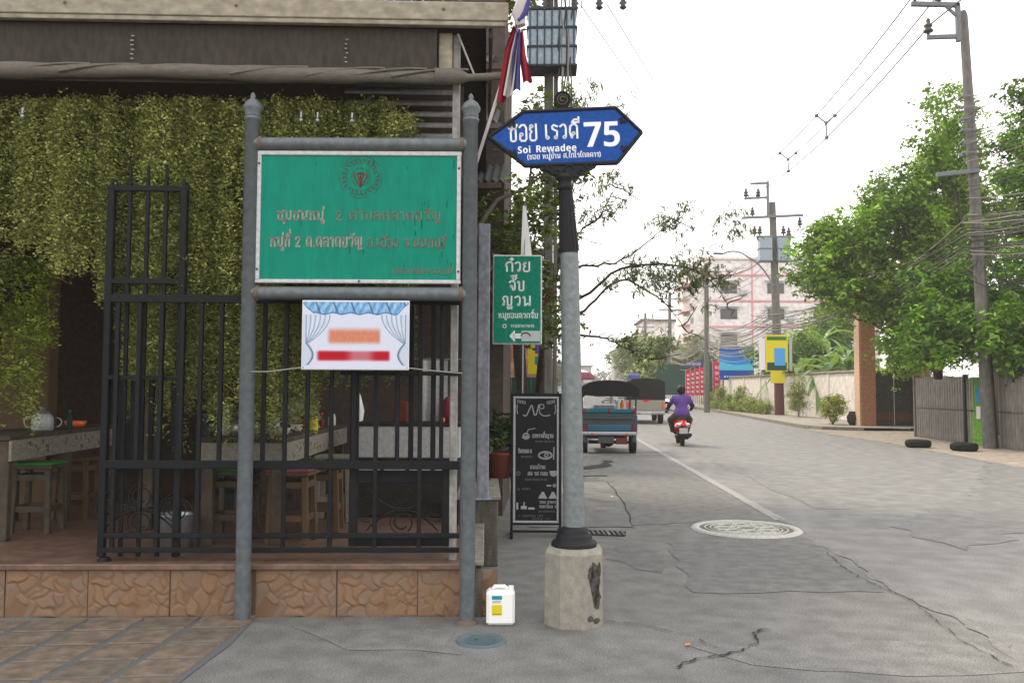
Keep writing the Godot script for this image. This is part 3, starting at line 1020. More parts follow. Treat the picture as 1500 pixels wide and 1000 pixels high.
func build_cafe():
	var o := thing("cafe_building", "open-fronted cafe on a brown stone-tiled plinth under a beige roof edge", "building", FRONT, TURN)
	var b := B.new()
	b.box(V(-5.0, 0.165, -3.85), V(9.98, 0.33, 7.6), Basis(), 0.004)
	part(o, "plinth", b, M.grout)
	b = B.new()
	b.box(V(-5.0, 0.352, -3.84), V(9.96, 0.04, 7.66), Basis(), 0.006)
	part(o, "floor", b, M.floor_tile)
	var tiles := [stone_tile(0.555, 0.325, 3), stone_tile(0.555, 0.325, 9), stone_tile(0.555, 0.325, 14)]
	var xs := [-0.42, -0.98, -1.545, -2.13, -2.695, -3.255, -3.82, -4.38, -4.94, -5.5]
	for i in xs.size():
		var t := part(o, "plinth_tile", tiles[[0, 2, 1, 0, 2, 1, 1, 0, 2, 1][i]], M.plinth_stone)
		t.position = V(xs[i] - 0.003, 0.004, -0.045)
	var last := part(o, "plinth_tile", stone_tile(0.41, 0.325, 21), M.plinth_stone)
	last.position = V(-0.415, 0.004, -0.045)
	b = B.new()
	b.box(V(0.0, 0.17, -0.9), V(0.05, 0.34, 1.75), Basis(), 0.005)
	part(o, "side_wall", b, M.side_wall)
	b = B.new()
	b.box(V(-0.01, 0.375, -0.9), V(0.09, 0.03, 1.78), Basis(), 0.006)
	part(o, "plinth_coping", b, M.step_edge)
	# stair block at the side of the plinth
	b = B.new()
	b.box(V(-0.02, 0.3, -2.5), V(0.36, 0.6, 1.5), Basis(), 0.01)
	part(o, "step", b, M.side_wall)
	b = B.new()
	b.box(V(-0.02, 0.615, -2.5), V(0.4, 0.035, 1.56), Basis(), 0.006)
	part(o, "step_top", b, M.step_edge)
	# roof: fascia with its lip, soffit and sheet
	b = B.new()
	b.box(V(-3.4, 4.29, 0.02), V(7.17, 0.135, 0.03), Basis(), 0.006)
	part(o, "fascia", b, M.fascia)
	b = B.new()
	b.box(V(-3.4, 4.205, 0.0), V(7.14, 0.034, 0.05), Basis(), 0.004)
	part(o, "fascia_lip", b, M.fascia)
	for x in [-2.95, -1.75, -0.28, -4.6]:
		b = B.new()
		b.ball(V(x, 4.3, 0.037), V(0.012, 0.012, 0.006), 8)
		part(o, "screw_head", b, M.rust)
	b = B.new()
	b.box(V(-4.95, 4.32, -3.8), V(9.95, 0.05, 7.6))
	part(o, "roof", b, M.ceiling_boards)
	b = B.new()
	b.box(V(0.06, 4.23, -1.1), V(0.03, 0.2, 2.1), Basis(), 0.005)
	part(o, "roof_end_board", b, M.roof_brown)
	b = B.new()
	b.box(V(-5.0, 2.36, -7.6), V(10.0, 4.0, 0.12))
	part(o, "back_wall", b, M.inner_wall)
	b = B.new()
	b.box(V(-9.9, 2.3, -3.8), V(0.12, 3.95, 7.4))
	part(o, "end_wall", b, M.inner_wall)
	b = B.new()
	b.box(V(-4.72, 1.6, -3.1), V(0.5, 2.46, 0.2), Basis(), 0.01)
	part(o, "wall_panel", b, M.wood_orange)
	# front columns
	b = B.new()
	b.box(V(-0.19, 2.28, -0.17), V(0.055, 3.82, 0.055), Basis(), 0.006)
	part(o, "column", b, M.white_metal)
	b = B.new()
	b.box(V(-0.27, 4.04, -0.13), V(0.1, 0.29, 0.06), Basis(), 0.006)
	part(o, "beam_end", b, M.fascia)
	b = B.new()
	b.box(V(-2.85, 1.5, -1.5), V(0.08, 2.26, 0.08), Basis(), 0.006)
	part(o, "column", b, M.wood_grey)
	# horizontal slats beside the column
	for i in 6:
		b = B.new()
		b.box(V(-0.62, 3.86 - i * 0.085, -0.45), V(0.86, 0.022, 0.09), Basis(Vector3.RIGHT, 0.5), 0.003)
		part(o, "slat", b, M.white_metal)
	b = B.new()
	b.box(V(-0.7, 3.6, -0.65), V(1.1, 0.75, 0.02))
	part(o, "slat_backing", b, M.roof_brown)
	# upstairs, seen just above the roof edge
	var up := thing("upper_house", "dark upper storey with louvred windows just above the cafe roof", "house", FRONT + V(-3.3, 4.35, -3.6), TURN)
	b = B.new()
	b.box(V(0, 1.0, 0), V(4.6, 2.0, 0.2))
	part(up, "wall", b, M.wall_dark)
	for i in 7:
		var w := B.new()
		w.box(V(-1.6 + i * 0.6, 1.1, 0.12), V(0.5, 1.7, 0.06), Basis(), 0.01)
		var wp := part(up, "window", w, M.purple if i % 3 == 1 else M.flag_blue)
		for k in 5:
			var s := B.new()
			s.box(V(-1.8 + i * 0.6 + k * 0.1, 1.1, 0.16), V(0.018, 1.6, 0.02))
			part(wp, "louvre", s, M.white_metal if (i + k) % 3 else M.wall_dark)
	var cl := B.new()
	cl.box(V(-0.55, 0.5, 0.25), V(0.2, 1.0, 0.02), Basis(), 0.008)
	part(up, "pale_shutter", cl, M.plastic_white)
	# canvas blind and its roll
	var aw := thing("canvas_blind", "dark brown canvas blind hanging under the roof edge, lower end rolled up", "blind", FRONT, TURN)
	b = B.new()
	b.strip(func(t):
		var x := lerpf(-7.0, -0.33, t)
		var w := 0.012 * sin(x * 9.0) + 0.008 * sin(x * 23.0)
		return [V(x, 4.19, -0.05), V(x, 3.88, -0.06 + w)], 90, Vector3.BACK)
	part(aw, "canvas", b, M.canvas)
	b = B.new()
	b.strip(func(t): return [V(lerpf(-7.0, -0.33, t), 4.19, -0.058), V(lerpf(-7.0, -0.33, t), 3.78, -0.09)], 10, Vector3.FORWARD)
	part(aw, "canvas_back", b, M.canvas)
	var p := []
	var rr := []
	for i in 120:
		var x := lerpf(-7.0, -0.34, i / 119.0)
		p.append(V(x, 3.84 + 0.008 * sin(x * 2.0), -0.05 + 0.006 * sin(x * 5.0)))
		rr.append(0.052 + 0.006 * sin(x * 3.1) + 0.004 * sin(x * 11.0))
	b = B.new()
	b.tube(p, rr, 16)
	# twisted folds running round the roll
	for k in 7:
		var q := []
		for i in 24:
			var t := i / 23.0
			var x: float = [-6.2, -3.35, -3.0, -1.8, -1.25, -0.95, -0.65][k] + t * 0.55
			var a := -0.4 + t * 1.9
			q.append(V(x, 3.84 + sin(a) * 0.052, -0.05 + cos(a) * 0.052))
		b.tube(q, 0.009, 6)
	part(aw, "roll", b, M.canvas_roll)
	b = B.new()
	for i in 6:
		b.box(V(-2.5 + 0.004 * sin(i * 4.0), 3.93 + i * 0.033, -0.035), V(0.022, 0.008, 0.01))
		b.box(V(-0.98 + 0.006 * sin(i * 4.0), 3.93 + i * 0.033, -0.035), V(0.016, 0.006, 0.01))
	part(aw, "lacing", b, M.white_metal)
	b = B.new()
	b.tube([V(-0.34, 3.84, -0.05), V(-0.16, 3.84, -0.05), V(-0.1, 3.836, -0.05), V(0.15, 3.85, -0.05)], [0.062, 0.056, 0.026, 0.028], 14)
	part(aw, "roll_pipe", b, M.canvas_roll)
	b = B.new()
	b.tube([V(-0.18, 4.16, -0.06), V(-0.06, 3.86, -0.05)], 0.008, 6)
	part(aw, "cord", b, M.white_metal)
	# hanging vines behind the fence
	vine_curtain()
	for i in 4:
		var lx: float = [-3.32, -1.32, -1.2, -0.95][i]
		var sl := B.new()
		sl.bar(V(0, 0.04, 0), V(0, 0.08, 0), 0.008, 6)
		sl.ball(V(0, 0.02, 0), V(0.016, 0.02, 0.016), 10)
		single("hanging_bulb", ["clear bulb at the far left end of the vine curtain's top", "first clear bulb above the green sign, counted from its left post", "clear bulb in the middle of the three above the green sign", "last clear bulb above the green sign before the slats"][i], "bulb", sl, M.zinc, FRONT + ry(TURN) * V(lx, 3.52, -0.16), 0, "clear bulbs along the top of the vine curtain")

func vine_curtain():
	var o := thing("vine_curtain", "dense olive-green curtain of hanging vines filling the cafe front", "vine", FRONT, TURN)
	var b := B.new()
	b.bar(V(-6.5, 3.7, -0.42), V(-0.55, 3.7, -0.42), 0.02, 6)
	part(o, "support_bar", b, M.black_iron)
	var r := RandomNumberGenerator.new()
	r.seed = 77
	var sp := sprig(11, 0.025, 0.017, 0.034, 5, 0.45)
	var xf := []
	var cols := []
	var wires := B.new()
	# lower edge of the curtain along the front
	var low := func(x: float) -> float:
		if x < -3.2: return 2.5 + 0.12 * sin(x * 7.0)
		if x < -2.8: return 2.6 + 0.15 * sin(x * 11.0)
		if x < -2.62: return 2.3
		if x < -2.0: return 1.5 + 0.1 * sin(x * 15.0)
		if x < -1.2: return 1.4 + 0.07 * sin(x * 13.0)
		if x < -0.75: return 1.75
		return 2.1
	var x := -6.3
	while x < -0.52:
		x += 0.0135
		var lo: float = low.call(x) + r.randf_range(-0.14, 0.14)
		if r.randf() < 0.12:
			lo -= r.randf_range(0.05, 0.35)
		var top := 3.7 if x < -0.66 else 3.62
		if x < -4.2 and r.randf() < 0.4:
			continue
		if r.randi() % 9 == 0:
			wires.bar(V(x, 3.7, -0.42), V(x + r.randf_range(-0.05, 0.05), lo + 0.05, -0.42), 0.003, 3)
		var y := top + r.randf_range(0, 0.05)
		var tone := leaf_tint(r, Color(0.2, 0.225, 0.06), Color(0.42, 0.44, 0.16))
		var zz := r.randf_range(-0.05, 0.05) + 0.035 * sin(x * 8.0) + 0.03 * sin(x * 21.0 + 2.0)
		while y > lo:
			y -= r.randf_range(0.018, 0.036)
			var hole := sin(x * 5.3 + 1.0) * sin(y * 4.1 + x) + 0.6 * sin(x * 13.0) * sin(y * 9.0)
			if hole > 0.95 and r.randf() < 0.6:
				continue
			xf.append(Transform3D(rand_basis(r, 1.0), V(x + r.randfn() * 0.012, y, -0.3 + zz + r.randfn() * 0.03)))
			var f := r.randf_range(0.6, 1.35)
			cols.append(Color(tone.r * f, tone.g * f, tone.b * f))
	part(o, "stem", wires, M.bark)
	leaves(o, "foliage", sp, xf, cols, M.vine_leaf)
	# a fuller clump hanging by itself at the far left
	var h := thing("hanging_fern", "bright green hanging plant trailing long stems at the cafe's left end", "plant", V(-4.12, 1.6, -6.6), 0)
	b = B.new()
	b.lathe([Vector2(0.02, 0.62), Vector2(0.12, 0.64), Vector2(0.15, 0.8), Vector2(0.13, 0.8), Vector2(0.02, 0.7)], 14)
	for k in 3:
		b.bar(V(cos(k * 2.1) * 0.14, 0.8, sin(k * 2.1) * 0.14), V(0, 1.6, 0), 0.004, 4)
	part(h, "pot", b, M.wall_dark)
	xf = []
	cols = []
	for i in 620:
		var a := r.randf() * TAU
		var d := pow(r.randf(), 0.6)
		var y := 0.95 - d * r.randf_range(0.0, 1.35)
		var rad := 0.05 + 0.2 * minf(1.0, d * 1.4) * (1.0 if y > 0.3 else 0.55)
		xf.append(Transform3D(rand_basis(r, 1.25), V(cos(a) * rad, y, sin(a) * rad)))
		cols.append(leaf_tint(r, Color(0.14, 0.21, 0.03), Color(0.3, 0.36, 0.06)))
	leaves(h, "foliage", sp, xf, cols, M.vine_leaf)
	for i in 9:
		var a := TAU * i / 9.0
		b = B.new()
		for k in 5:
			var t := k / 5.0
			var q := V(cos(a) * (0.05 + 0.3 * t), 0.9 + 0.38 * t - 0.55 * t * t, sin(a) * (0.05 + 0.3 * t))
			leaf(b, q, V(cos(a), 0.4 - t, sin(a)).normalized(), Vector3.UP, 0.13, 0.03)
		part(h, "frond", b, M.palm_pale)

func build_fence():
	var o := thing("metal_fence", "black square-bar metal fence with spiked tall left bay along the plinth edge", "fence", FRONT, TURN)
	var z := -0.15
	# tall bay
	var xs := [-2.66, -2.53, -2.404, -2.273, -2.141]
	for i in 5:
		var b := B.new()
		var top := 3.1 if i in [0, 4] else 3.2
		var w := 0.05 if i in [0, 4] else 0.026
		b.sq(V(xs[i], 0.4, z), V(xs[i], 3.03, z), w, w)
		b.tube([V(xs[i], 3.03, z), V(xs[i], 3.06, z), V(xs[i], top - 0.03, z), V(xs[i], top, z)], [0.012, 0.014, 0.01, 0.001], 6)
		part(o, "bar" if i in [1, 2, 3] else "fence_post", b, M.black_iron)
	for y in [3.02, 2.35]:
		var b := B.new()
		b.sq(V(-2.69, y, z + 0.004), V(-2.11, y, z + 0.004), 0.042, 0.03)
		part(o, "rail", b, M.black_iron)
	for i in 2:
		var b := B.new()
		ring(b, V(-2.6 + i * 0.1, 2.27, z), 0.05, 0.005)
		part(o, "scroll", b, M.black_iron)
	# long low bay
	var zb := -0.1
	for y in [2.22, 1.05, 0.555, 0.455]:
		var b := B.new()
		b.sq(V(-2.62, y, zb + 0.006), V(-0.14, y, zb + 0.006), 0.034 if y < 1.0 else 0.058, 0.034)
		part(o, "rail", b, M.black_iron)
	var b2 := B.new()
	b2.sq(V(-2.66, 1.66, zb - 0.03), V(-2.12, 1.66, zb - 0.03), 0.03, 0.02)
	part(o, "rail", b2, M.black_iron)
	b2 = B.new()
	b2.sq(V(-1.0, 1.7, zb - 0.03), V(-0.14, 1.7, zb - 0.03), 0.03, 0.02)
	part(o, "rail", b2, M.black_iron)
	var n := 0
	for x in [-2.57, -2.417, -2.263, -2.114, -1.984, -1.84, -1.69, -1.535, -1.381, -1.225, -1.055, -0.895, -0.739, -0.588, -0.427, -0.275]:
		var b := B.new()
		b.sq(V(x, 1.05 if n % 2 else 0.46, zb), V(x, 2.22, zb), 0.03, 0.03)
		part(o, "bar", b, M.black_iron)
		n += 1
	# bars of the sliding leaf behind
	for x in [-2.58, -2.49, -2.36, -2.2, -0.5, -0.34]:
		var b := B.new()
		b.sq(V(x, 1.05, z - 0.06), V(x, 2.2 if x > -1 else 1.64, z - 0.06), 0.036, 0.03)
		part(o, "bar", b, M.black_iron)
	for sx in [[-0.9, -0.9], [-0.24, -0.24]]:
		var b := B.new()
		b.sq(V(sx[0], 0.47, z - 0.02), V(sx[1], 2.2 if sx[0] < -0.5 else 1.06, z - 0.02), 0.06, 0.05)
		part(o, "fence_post", b, M.black_iron)
	var b3 := B.new()
	b3.sq(V(-0.9, 0.5, z - 0.02), V(-0.24, 0.5, z - 0.02), 0.06, 0.04)
	part(o, "rail", b3, M.black_iron)
	b3 = B.new()
	b3.sq(V(-0.9, 0.96, z - 0.02), V(-0.24, 0.96, z - 0.02), 0.09, 0.02)
	part(o, "rail", b3, M.black_iron)
	for c in [V(-0.55, 0.73, z), V(-2.4, 0.73, z)]:
		scrollwork(o, c, 1.0)
	b3 = B.new()
	b3.tube([V(-2.63, 0.372, -0.13), V(-2.63, 0.4, -0.13)], [0.05, 0.03], 10)
	part(o, "post_foot", b3, M.black_iron)
	b3 = B.new()
	b3.tube([V(-0.1, 0.36, 0.03), V(-0.1, 0.62, 0.03), V(-0.1, 0.72, 0.0), V(-0.1, 0.74, -0.06)], 0.018, 8)
	part(o, "hook_bar", b3, M.galv)

func ring(b: B, c: Vector3, r: float, w: float, a0 := 0.0, a1 := TAU, spin := 0.0):
	var p := []
	for i in 25:
		var t := i / 24.0
		var a := lerpf(a0, a1, t)
		p.append(c + V(cos(a), sin(a), 0) * r * (1.0 - spin * t))
	b.tube(p, w, 5)

func scrollwork(o: Node3D, c: Vector3, s: float):
	for q in [[0, 0.09, 0], [0, -0.09, 0], [-0.25, 0.0, 1], [0.25, 0.0, 1]]:
		var b := B.new()
		ring(b, c + V(q[0], q[1], 0) * s, 0.075 * s, 0.006, -1.0, 5.6, 0.45)
		ring(b, c + V(q[0], q[1], 0) * s, 0.085 * s, 0.005, 1.0, 5.0)
		part(o, "scroll", b, M.black_iron)
	for sx in [-1, 1]:
		for sy in [-1, 1]:
			var b := B.new()
			var p := []
			for i in 14:
				var t := i / 13.0
				p.append(c + V(sx * (0.02 + 0.24 * t), sy * (0.005 + 0.15 * pow(t, 1.8)), 0.004) * s)
			b.tube(p, [0.011, 0.011, 0.011, 0.01, 0.01, 0.01, 0.009, 0.009, 0.009, 0.008, 0.008, 0.007, 0.006, 0.004], 5)
			part(o, "scroll_arm", b, M.black_iron)

# ---------------------------------------------------------------- inside the cafe
func bar_counter(n: String, label: String, at: Vector3, turn: float, length: float, w: float, mark_seed: int, end_board: bool) -> Node3D:
	# stands along local -z, its visible board on local +x
	var o := thing(n, label, "counter", at, turn)
	var h := 0.83
	for i in 5:
		var b := B.new()
		b.box(V(-w + (i + 0.5) * w / 5.0, h - 0.018, -length / 2.0), V(w / 5.0 - 0.006, 0.036, length), Basis(), 0.004)
		part(o, "plank", b, M.wood_grey)
	var bd := B.new()
	bd.box(V(-0.01, h - 0.12, -length / 2.0), V(0.024, 0.165, length - 0.02), Basis(), 0.004)
	part(o, "apron_board", bd, M.wood_pale)
	if end_board:
		bd = B.new()
		bd.box(V(-w / 2.0, h - 0.12, -0.01), V(w - 0.04, 0.165, 0.024), Basis(), 0.004)
		part(o, "apron_board", bd, M.wood_pale)
	var r := RandomNumberGenerator.new()
	r.seed = mark_seed
	var mk := B.new()
	for i in 26:
		var z := -0.1 - r.randf() * (length - 0.2)
		var y := h - 0.12 + r.randf_range(-0.055, 0.055)
		var s := r.randf_range(0.012, 0.035)
		mk.box(V(0.003, y, z), V(0.002, s, s * 0.3))
		mk.box(V(0.003, y + s * 0.5, z + s * 0.2), V(0.002, s * 0.25, s * 0.9))
	part(o, "stencil_mark", mk, M.board_black)
	var k := int(length / 0.85) + 1
	for i in k:
		var z := -0.06 - i * (length - 0.12) / (k - 1)
		for x in [-0.07, -w + 0.07]:
			var b := B.new()
			b.box(V(x, (h - 0.04) / 2.0, z), V(0.09, h - 0.04, 0.07), Basis(), 0.006)
			part(o, "leg", b, M.wood_grey)
	return o

func make_stool(label: String, at: Vector3, turn: float, wood: Material, cloth, hs: float) -> Node3D:
	var o := thing("bar_stool", label, "stool", at, turn, "wooden stools at the cafe counters")
	for sx in [-1, 1]:
		for sz in [-1, 1]:
			var b := B.new()
			b.sq(V(sx * 0.15, 0, sz * 0.13), V(sx * 0.13, hs - 0.03, sz * 0.11), 0.045, 0.045)
			part(o, "leg", b, wood)
	for y in [0.2, hs - 0.1]:
		for s in [-1, 1]:
			var b := B.new()
			b.box(V(0, y, s * 0.12), V(0.27, 0.05, 0.022), Basis(), 0.003)
			part(o, "stretcher", b, wood)
			b = B.new()
			b.box(V(s * 0.14, y, 0), V(0.022, 0.05, 0.22), Basis(), 0.003)
			part(o, "stretcher", b, wood)
	var st := B.new()
	st.box(V(0, hs - 0.015, 0), V(0.34, 0.03, 0.3), Basis(), 0.006)
	part(o, "seat", st, wood)
	if cloth:
		st = B.new()
		st.box(V(0, hs + 0.012, 0), V(0.35, 0.024, 0.31), Basis(), 0.01)
		part(o, "seat_pad", st, cloth)
	return o

func bottle(n: String, label: String, at: Vector3, h: float, m: Material, cap: Material):
	var o := thing(n, label, "bottle", at, 0)
	var b := B.new()
	b.lathe([Vector2(0, 0), Vector2(h * 0.14, 0), Vector2(h * 0.15, h * 0.05), Vector2(h * 0.15, h * 0.55), Vector2(h * 0.06, h * 0.75), Vector2(h * 0.055, h * 0.9), Vector2(0, h * 0.9)], 14)
	part(o, "body", b, m)
	b = B.new()
	b.lathe([Vector2(0, h * 0.88), Vector2(h * 0.07, h * 0.88), Vector2(h * 0.07, h), Vector2(0, h)], 10)
	part(o, "cap", b, cap)

func build_interior():
	var fy := 0.372
	bar_counter("bar_counter", "long plank counter with stencilled apron receding along the cafe's far left", V(-4.22, fy, -6.75), 5, 2.2, 0.6, 4, false)
	bar_counter("bar_counter", "worn plank counter in the middle of the cafe with pale stencilled apron", V(-2.02, fy, -6.72), 3, 2.7, 0.68, 8, true)
	make_stool("wooden stool with a green pad tucked under the far left counter", V(-4.3, fy, -7.28), 5, M.wood_grey, M.seat_green, 0.56)
	make_stool("bare brown wooden stool under the far end of the left counter", V(-4.42, fy, -8.1), 5, M.wood_orange, null, 0.56)
	make_stool("brown stool with green pad behind the fence left of the sign post", V(-2.5, fy, -6.95), 0, M.wood_grey, M.seat_green, 0.56)
	make_stool("brown stool with pink pad behind the fence under the large green sign", V(-2.02, fy, -6.92), 0, M.wood_orange, M.seat_pink, 0.56)
	make_stool("stool with teal pad in the row beside the middle counter", V(-1.93, fy, -7.5), 4, M.wood_orange, M.seat_teal, 0.56)
	make_stool("bare pale stool in the row beside the middle counter", V(-1.95, fy, -8.05), 2, M.wood_pale, null, 0.6)
	make_stool("farthest bare brown stool in the row beside the middle counter", V(-1.97, fy, -8.62), 0, M.wood_orange, null, 0.56)
	# things on the left counter
	var pot := thing("glass_kettle", "squat glass pot with lid and side handle on the left counter", "pot", V(-4.47, fy + 0.83, -7.6), 20)
	pot.scale = Vector3.ONE * 0.8
	var b := B.new()
	b.lathe([Vector2(0, 0), Vector2(0.1, 0), Vector2(0.115, 0.02), Vector2(0.11, 0.14), Vector2(0.09, 0.17), Vector2(0.085, 0.18)], 20)
	part(pot, "body", b, M.enamel)
	b = B.new()
	b.lathe([Vector2(0.085, 0.18), Vector2(0.07, 0.21), Vector2(0.03, 0.22), Vector2(0.03, 0.25), Vector2(0, 0.25)], 16)
	part(pot, "lid", b, M.zinc)
	b = B.new()
	ring(b, V(-0.12, 0.09, 0), 0.06, 0.01, PI * 0.5, PI * 1.5)
	part(pot, "handle", b, M.zinc)
	b = B.new()
	ring(b, V(0.14, 0.09, 0), 0.05, 0.008, -PI * 0.5, PI * 0.5)
	part(pot, "handle", b, M.zinc)
	var bask := B.new()
	bask.lathe([Vector2(0.05, 0), Vector2(0.08, 0.01), Vector2(0.1, 0.06), Vector2(0.09, 0.06), Vector2(0.07, 0.012)], 14)
	single("orange_bowl", "small orange bowl at the far end of the left counter", "bowl", bask, M.lamp_orange, V(-4.5, fy + 0.832, -8.2))
	bottle("sauce_bottle", "green-capped bottle beside the kettle on the left counter", V(-4.42, fy + 0.832, -7.95), 0.17, M.fence_green, M.seat_green)
	# things on the middle counter
	bottle("sauce_bottle", "short amber bottle with a green cap on the middle counter", V(-2.2, fy + 0.832, -8.0), 0.16, M.wood_orange, M.seat_green)
	bottle("sauce_bottle", "pale bottle near the left end of the middle counter", V(-2.6, fy + 0.832, -7.0), 0.24, M.enamel, M.flag_blue)
	bottle("sauce_bottle", "dark red bottle near the right end of the middle counter", V(-2.15, fy + 0.832, -8.3), 0.15, M.terracotta, M.lamp_red)
	bottle("sauce_bottle", "blue bottle in the middle of the middle counter", V(-2.4, fy + 0.832, -7.6), 0.2, M.flag_blue, M.sign_white)
	b = B.new()
	b.lathe([Vector2(0, 0), Vector2(0.09, 0), Vector2(0.12, 0.05), Vector2(0.1, 0.11), Vector2(0.03, 0.15), Vector2(0, 0.15)], 16)
	single("grey_pot", "grey lidded pot at the near end of the middle counter", "pot", b, M.zinc, V(-2.42, fy + 0.832, -6.95))
	for i in 3:
		b = B.new()
		b.lathe([Vector2(0.025, 0), Vector2(0.035, 0.005), Vector2(0.06, 0.05), Vector2(0.065, 0.055), Vector2(0.055, 0.05), Vector2(0.03, 0.012), Vector2(0, 0.012)], 16)
		single("white_bowl", ["upturned white bowl left of the blue bottle", "white bowl right of the blue bottle", "white bowl nearest the fence on the middle counter"][i], "bowl", b, M.plastic_white, [V(-2.3, fy + 0.84, -7.3), V(-2.2, fy + 0.84, -7.65), V(-2.12, fy + 0.84, -6.98)][i])
	var fan := thing("table_fan", "small grey table fan with blue base on the middle counter", "fan", V(-2.3, fy + 0.83, -7.85), 20)
	b = B.new()
	b.lathe([Vector2(0, 0), Vector2(0.09, 0), Vector2(0.085, 0.03), Vector2(0.03, 0.05), Vector2(0.025, 0.14)], 14)
	part(fan, "base", b, M.flag_blue)
	b = B.new()
	for i in 5:
		ring(b, V(0, 0.22, 0.05), 0.025 + i * 0.022, 0.003)
	part(fan, "guard", b, M.zinc)
	b = B.new()
	for i in 4:
		b.box(V(0, 0.22, 0.03) + V(cos(i * PI / 2), sin(i * PI / 2), 0) * 0.05, V(0.08, 0.05, 0.006), Basis(Vector3.BACK, i * PI / 2) * Basis(Vector3.RIGHT, 0.4))
	part(fan, "blade", b, M.enamel)
	# enamel pail on the floor
	var pail := thing("zinc_pail", "zinc pail standing on the floor behind the left fence bay", "bucket", V(-2.83, fy, -6.62), 0)
	b = B.new()
	b.lathe([Vector2(0, 0.002), Vector2(0.1, 0.0), Vector2(0.135, 0.25), Vector2(0.142, 0.26), Vector2(0.13, 0.25), Vector2(0.095, 0.02), Vector2(0, 0.02)], 20)
	part(pail, "body", b, M.zinc)
	b = B.new()
	ring(b, V(0, 0.25, 0), 0.135, 0.005, 0.1, PI - 0.1)
	part(pail, "handle", b, M.wall_dark)
	# odds and ends
	for k in 3:
		var cr := thing("storage_crate", ["lowest dark plastic crate stacked at the back of the cafe", "middle crate of the stack at the back of the cafe", "top crate of the stack at the back of the cafe"][k], "crate", V(-3.5, fy + k * 0.31, -9.6), 8 + k * 5, "crates stacked in the cafe")
		for y in [0.03, 0.15, 0.27]:
			b = B.new()
			for sg in [-1, 1]:
				b.box(V(0, y, sg * 0.19), V(0.56, 0.07, 0.02), Basis(), 0.004)
				b.box(V(sg * 0.28, y, 0), V(0.02, 0.07, 0.4), Basis(), 0.004)
			part(cr, "rim", b, M.terracotta if k == 1 else M.trafo_dark)
		b = B.new()
		for sx in [-1, 1]:
			for sz in [-1, 1]:
				b.box(V(sx * 0.27, 0.15, sz * 0.18), V(0.04, 0.3, 0.04), Basis(), 0.006)
		b.box(V(0, 0.01, 0), V(0.54, 0.02, 0.38))
		part(cr, "frame", b, M.terracotta if k == 1 else M.trafo_dark)
	for k in 4:
		b = B.new()
		b.lathe([Vector2(0, 0), Vector2(0.035, 0), Vector2(0.04, 0.01), Vector2(0.038, 0.09), Vector2(0.03, 0.1), Vector2(0.032, 0.12), Vector2(0, 0.125)], 14)
		single("spice_jar", ["brown spice jar before the fan on the middle counter", "yellow spice jar beside the amber bottle", "pale spice jar at the far end of the middle counter", "dark spice jar next to the grey lidded pot"][k], "jar", b, [M.terracotta, M.yellow, M.plate, M.tuk_grey][k], V([-2.16, -2.12, -2.2, -2.24][k], fy + 0.832, [-7.75, -7.9, -8.9, -6.9][k]))
	var tb := thing("chopstick_holder", "tin of chopsticks standing near the middle of the middle counter", "holder", V(-2.32, fy + 0.832, -7.4), 0)
	b = B.new()
	b.lathe([Vector2(0, 0), Vector2(0.04, 0), Vector2(0.042, 0.13), Vector2(0.036, 0.13), Vector2(0.035, 0.01)], 14)
	part(tb, "tin", b, M.zinc)
	for k in 7:
		b = B.new()
		b.bar(V(0.012 * cos(k), 0.02, 0.012 * sin(k)), V(0.045 * cos(k * 1.3), 0.26, 0.045 * sin(k * 1.3)), 0.004, 5)
		part(tb, "chopstick", b, M.wood_orange)
	var fr := thing("picture_frame", "framed pale print hanging on the cafe's brown inner wall", "picture", V(-3.9, 1.9, -13.3), 4)
	b = B.new()
	b.box(V(0, 0, 0), V(0.9, 0.65, 0.04), Basis(), 0.01)
	part(fr, "frame", b, M.wood_grey)
	b = B.new()
	b.box(V(0, 0, 0.022), V(0.78, 0.53, 0.006))
	part(fr, "print", b, M.awning_pale)
	# white serving cabinet with things on it
	var cab := thing("serving_cabinet", "white serving cabinet at the cafe's right, seen between the fence bars", "cabinet", V(-1.33, fy, -8.55), 2)
	b = B.new()
	b.box(V(0, 0.28, 0), V(0.95, 0.56, 0.5), Basis(), 0.008)
	part(cab, "base", b, M.wall_dark)
	b = B.new()
	b.box(V(0, 0.71, 0.02), V(1.0, 0.3, 0.52), Basis(), 0.01)
	part(cab, "front_panel", b, M.cabinet_white)
	b = B.new()
	b.box(V(0, 0.875, 0), V(1.04, 0.03, 0.58), Basis(), 0.006)
	part(cab, "top", b, M.wall_dark)
	for i in 4:
		b = B.new()
		b.box(V(-0.36 + i * 0.24, 0.47, 0.262), V(0.2, 0.08, 0.015), Basis(), 0.004)
		part(cab, "drawer", b, M.cabinet_white)
	var sh := thing("white_sheet", "white cloth hanging from a line above the serving cabinet", "cloth", V(-1.12, 1.25, -8.6), 5)
	b = B.new()
	b.strip(func(t): return [V(-0.13 + t * 0.27, 0.62, 0.02 * sin(t * 14)), V(-0.11 + t * 0.25, 0.02, 0.03 * sin(t * 16 + 1))], 20, Vector3.BACK)
	part(sh, "fabric", b, M.cabinet_white)
	b = B.new()
	b.bar(V(-0.4, 0.63, 0), V(0.4, 0.63, 0), 0.005, 5)
	part(sh, "line", b, M.cable_grey)
	b = B.new()
	b.box(V(0, 0.1, 0), V(0.13, 0.2, 0.1), Basis(), 0.01)
	single("red_box", "dark red box standing on the white serving cabinet", "box", b, M.terracotta, V(-1.42, fy + 0.89, -8.5))
	b = B.new()
	b.lathe([Vector2(0, 0), Vector2(0.05, 0), Vector2(0.07, 0.08), Vector2(0.06, 0.2), Vector2(0.02, 0.25), Vector2(0, 0.25)], 12)
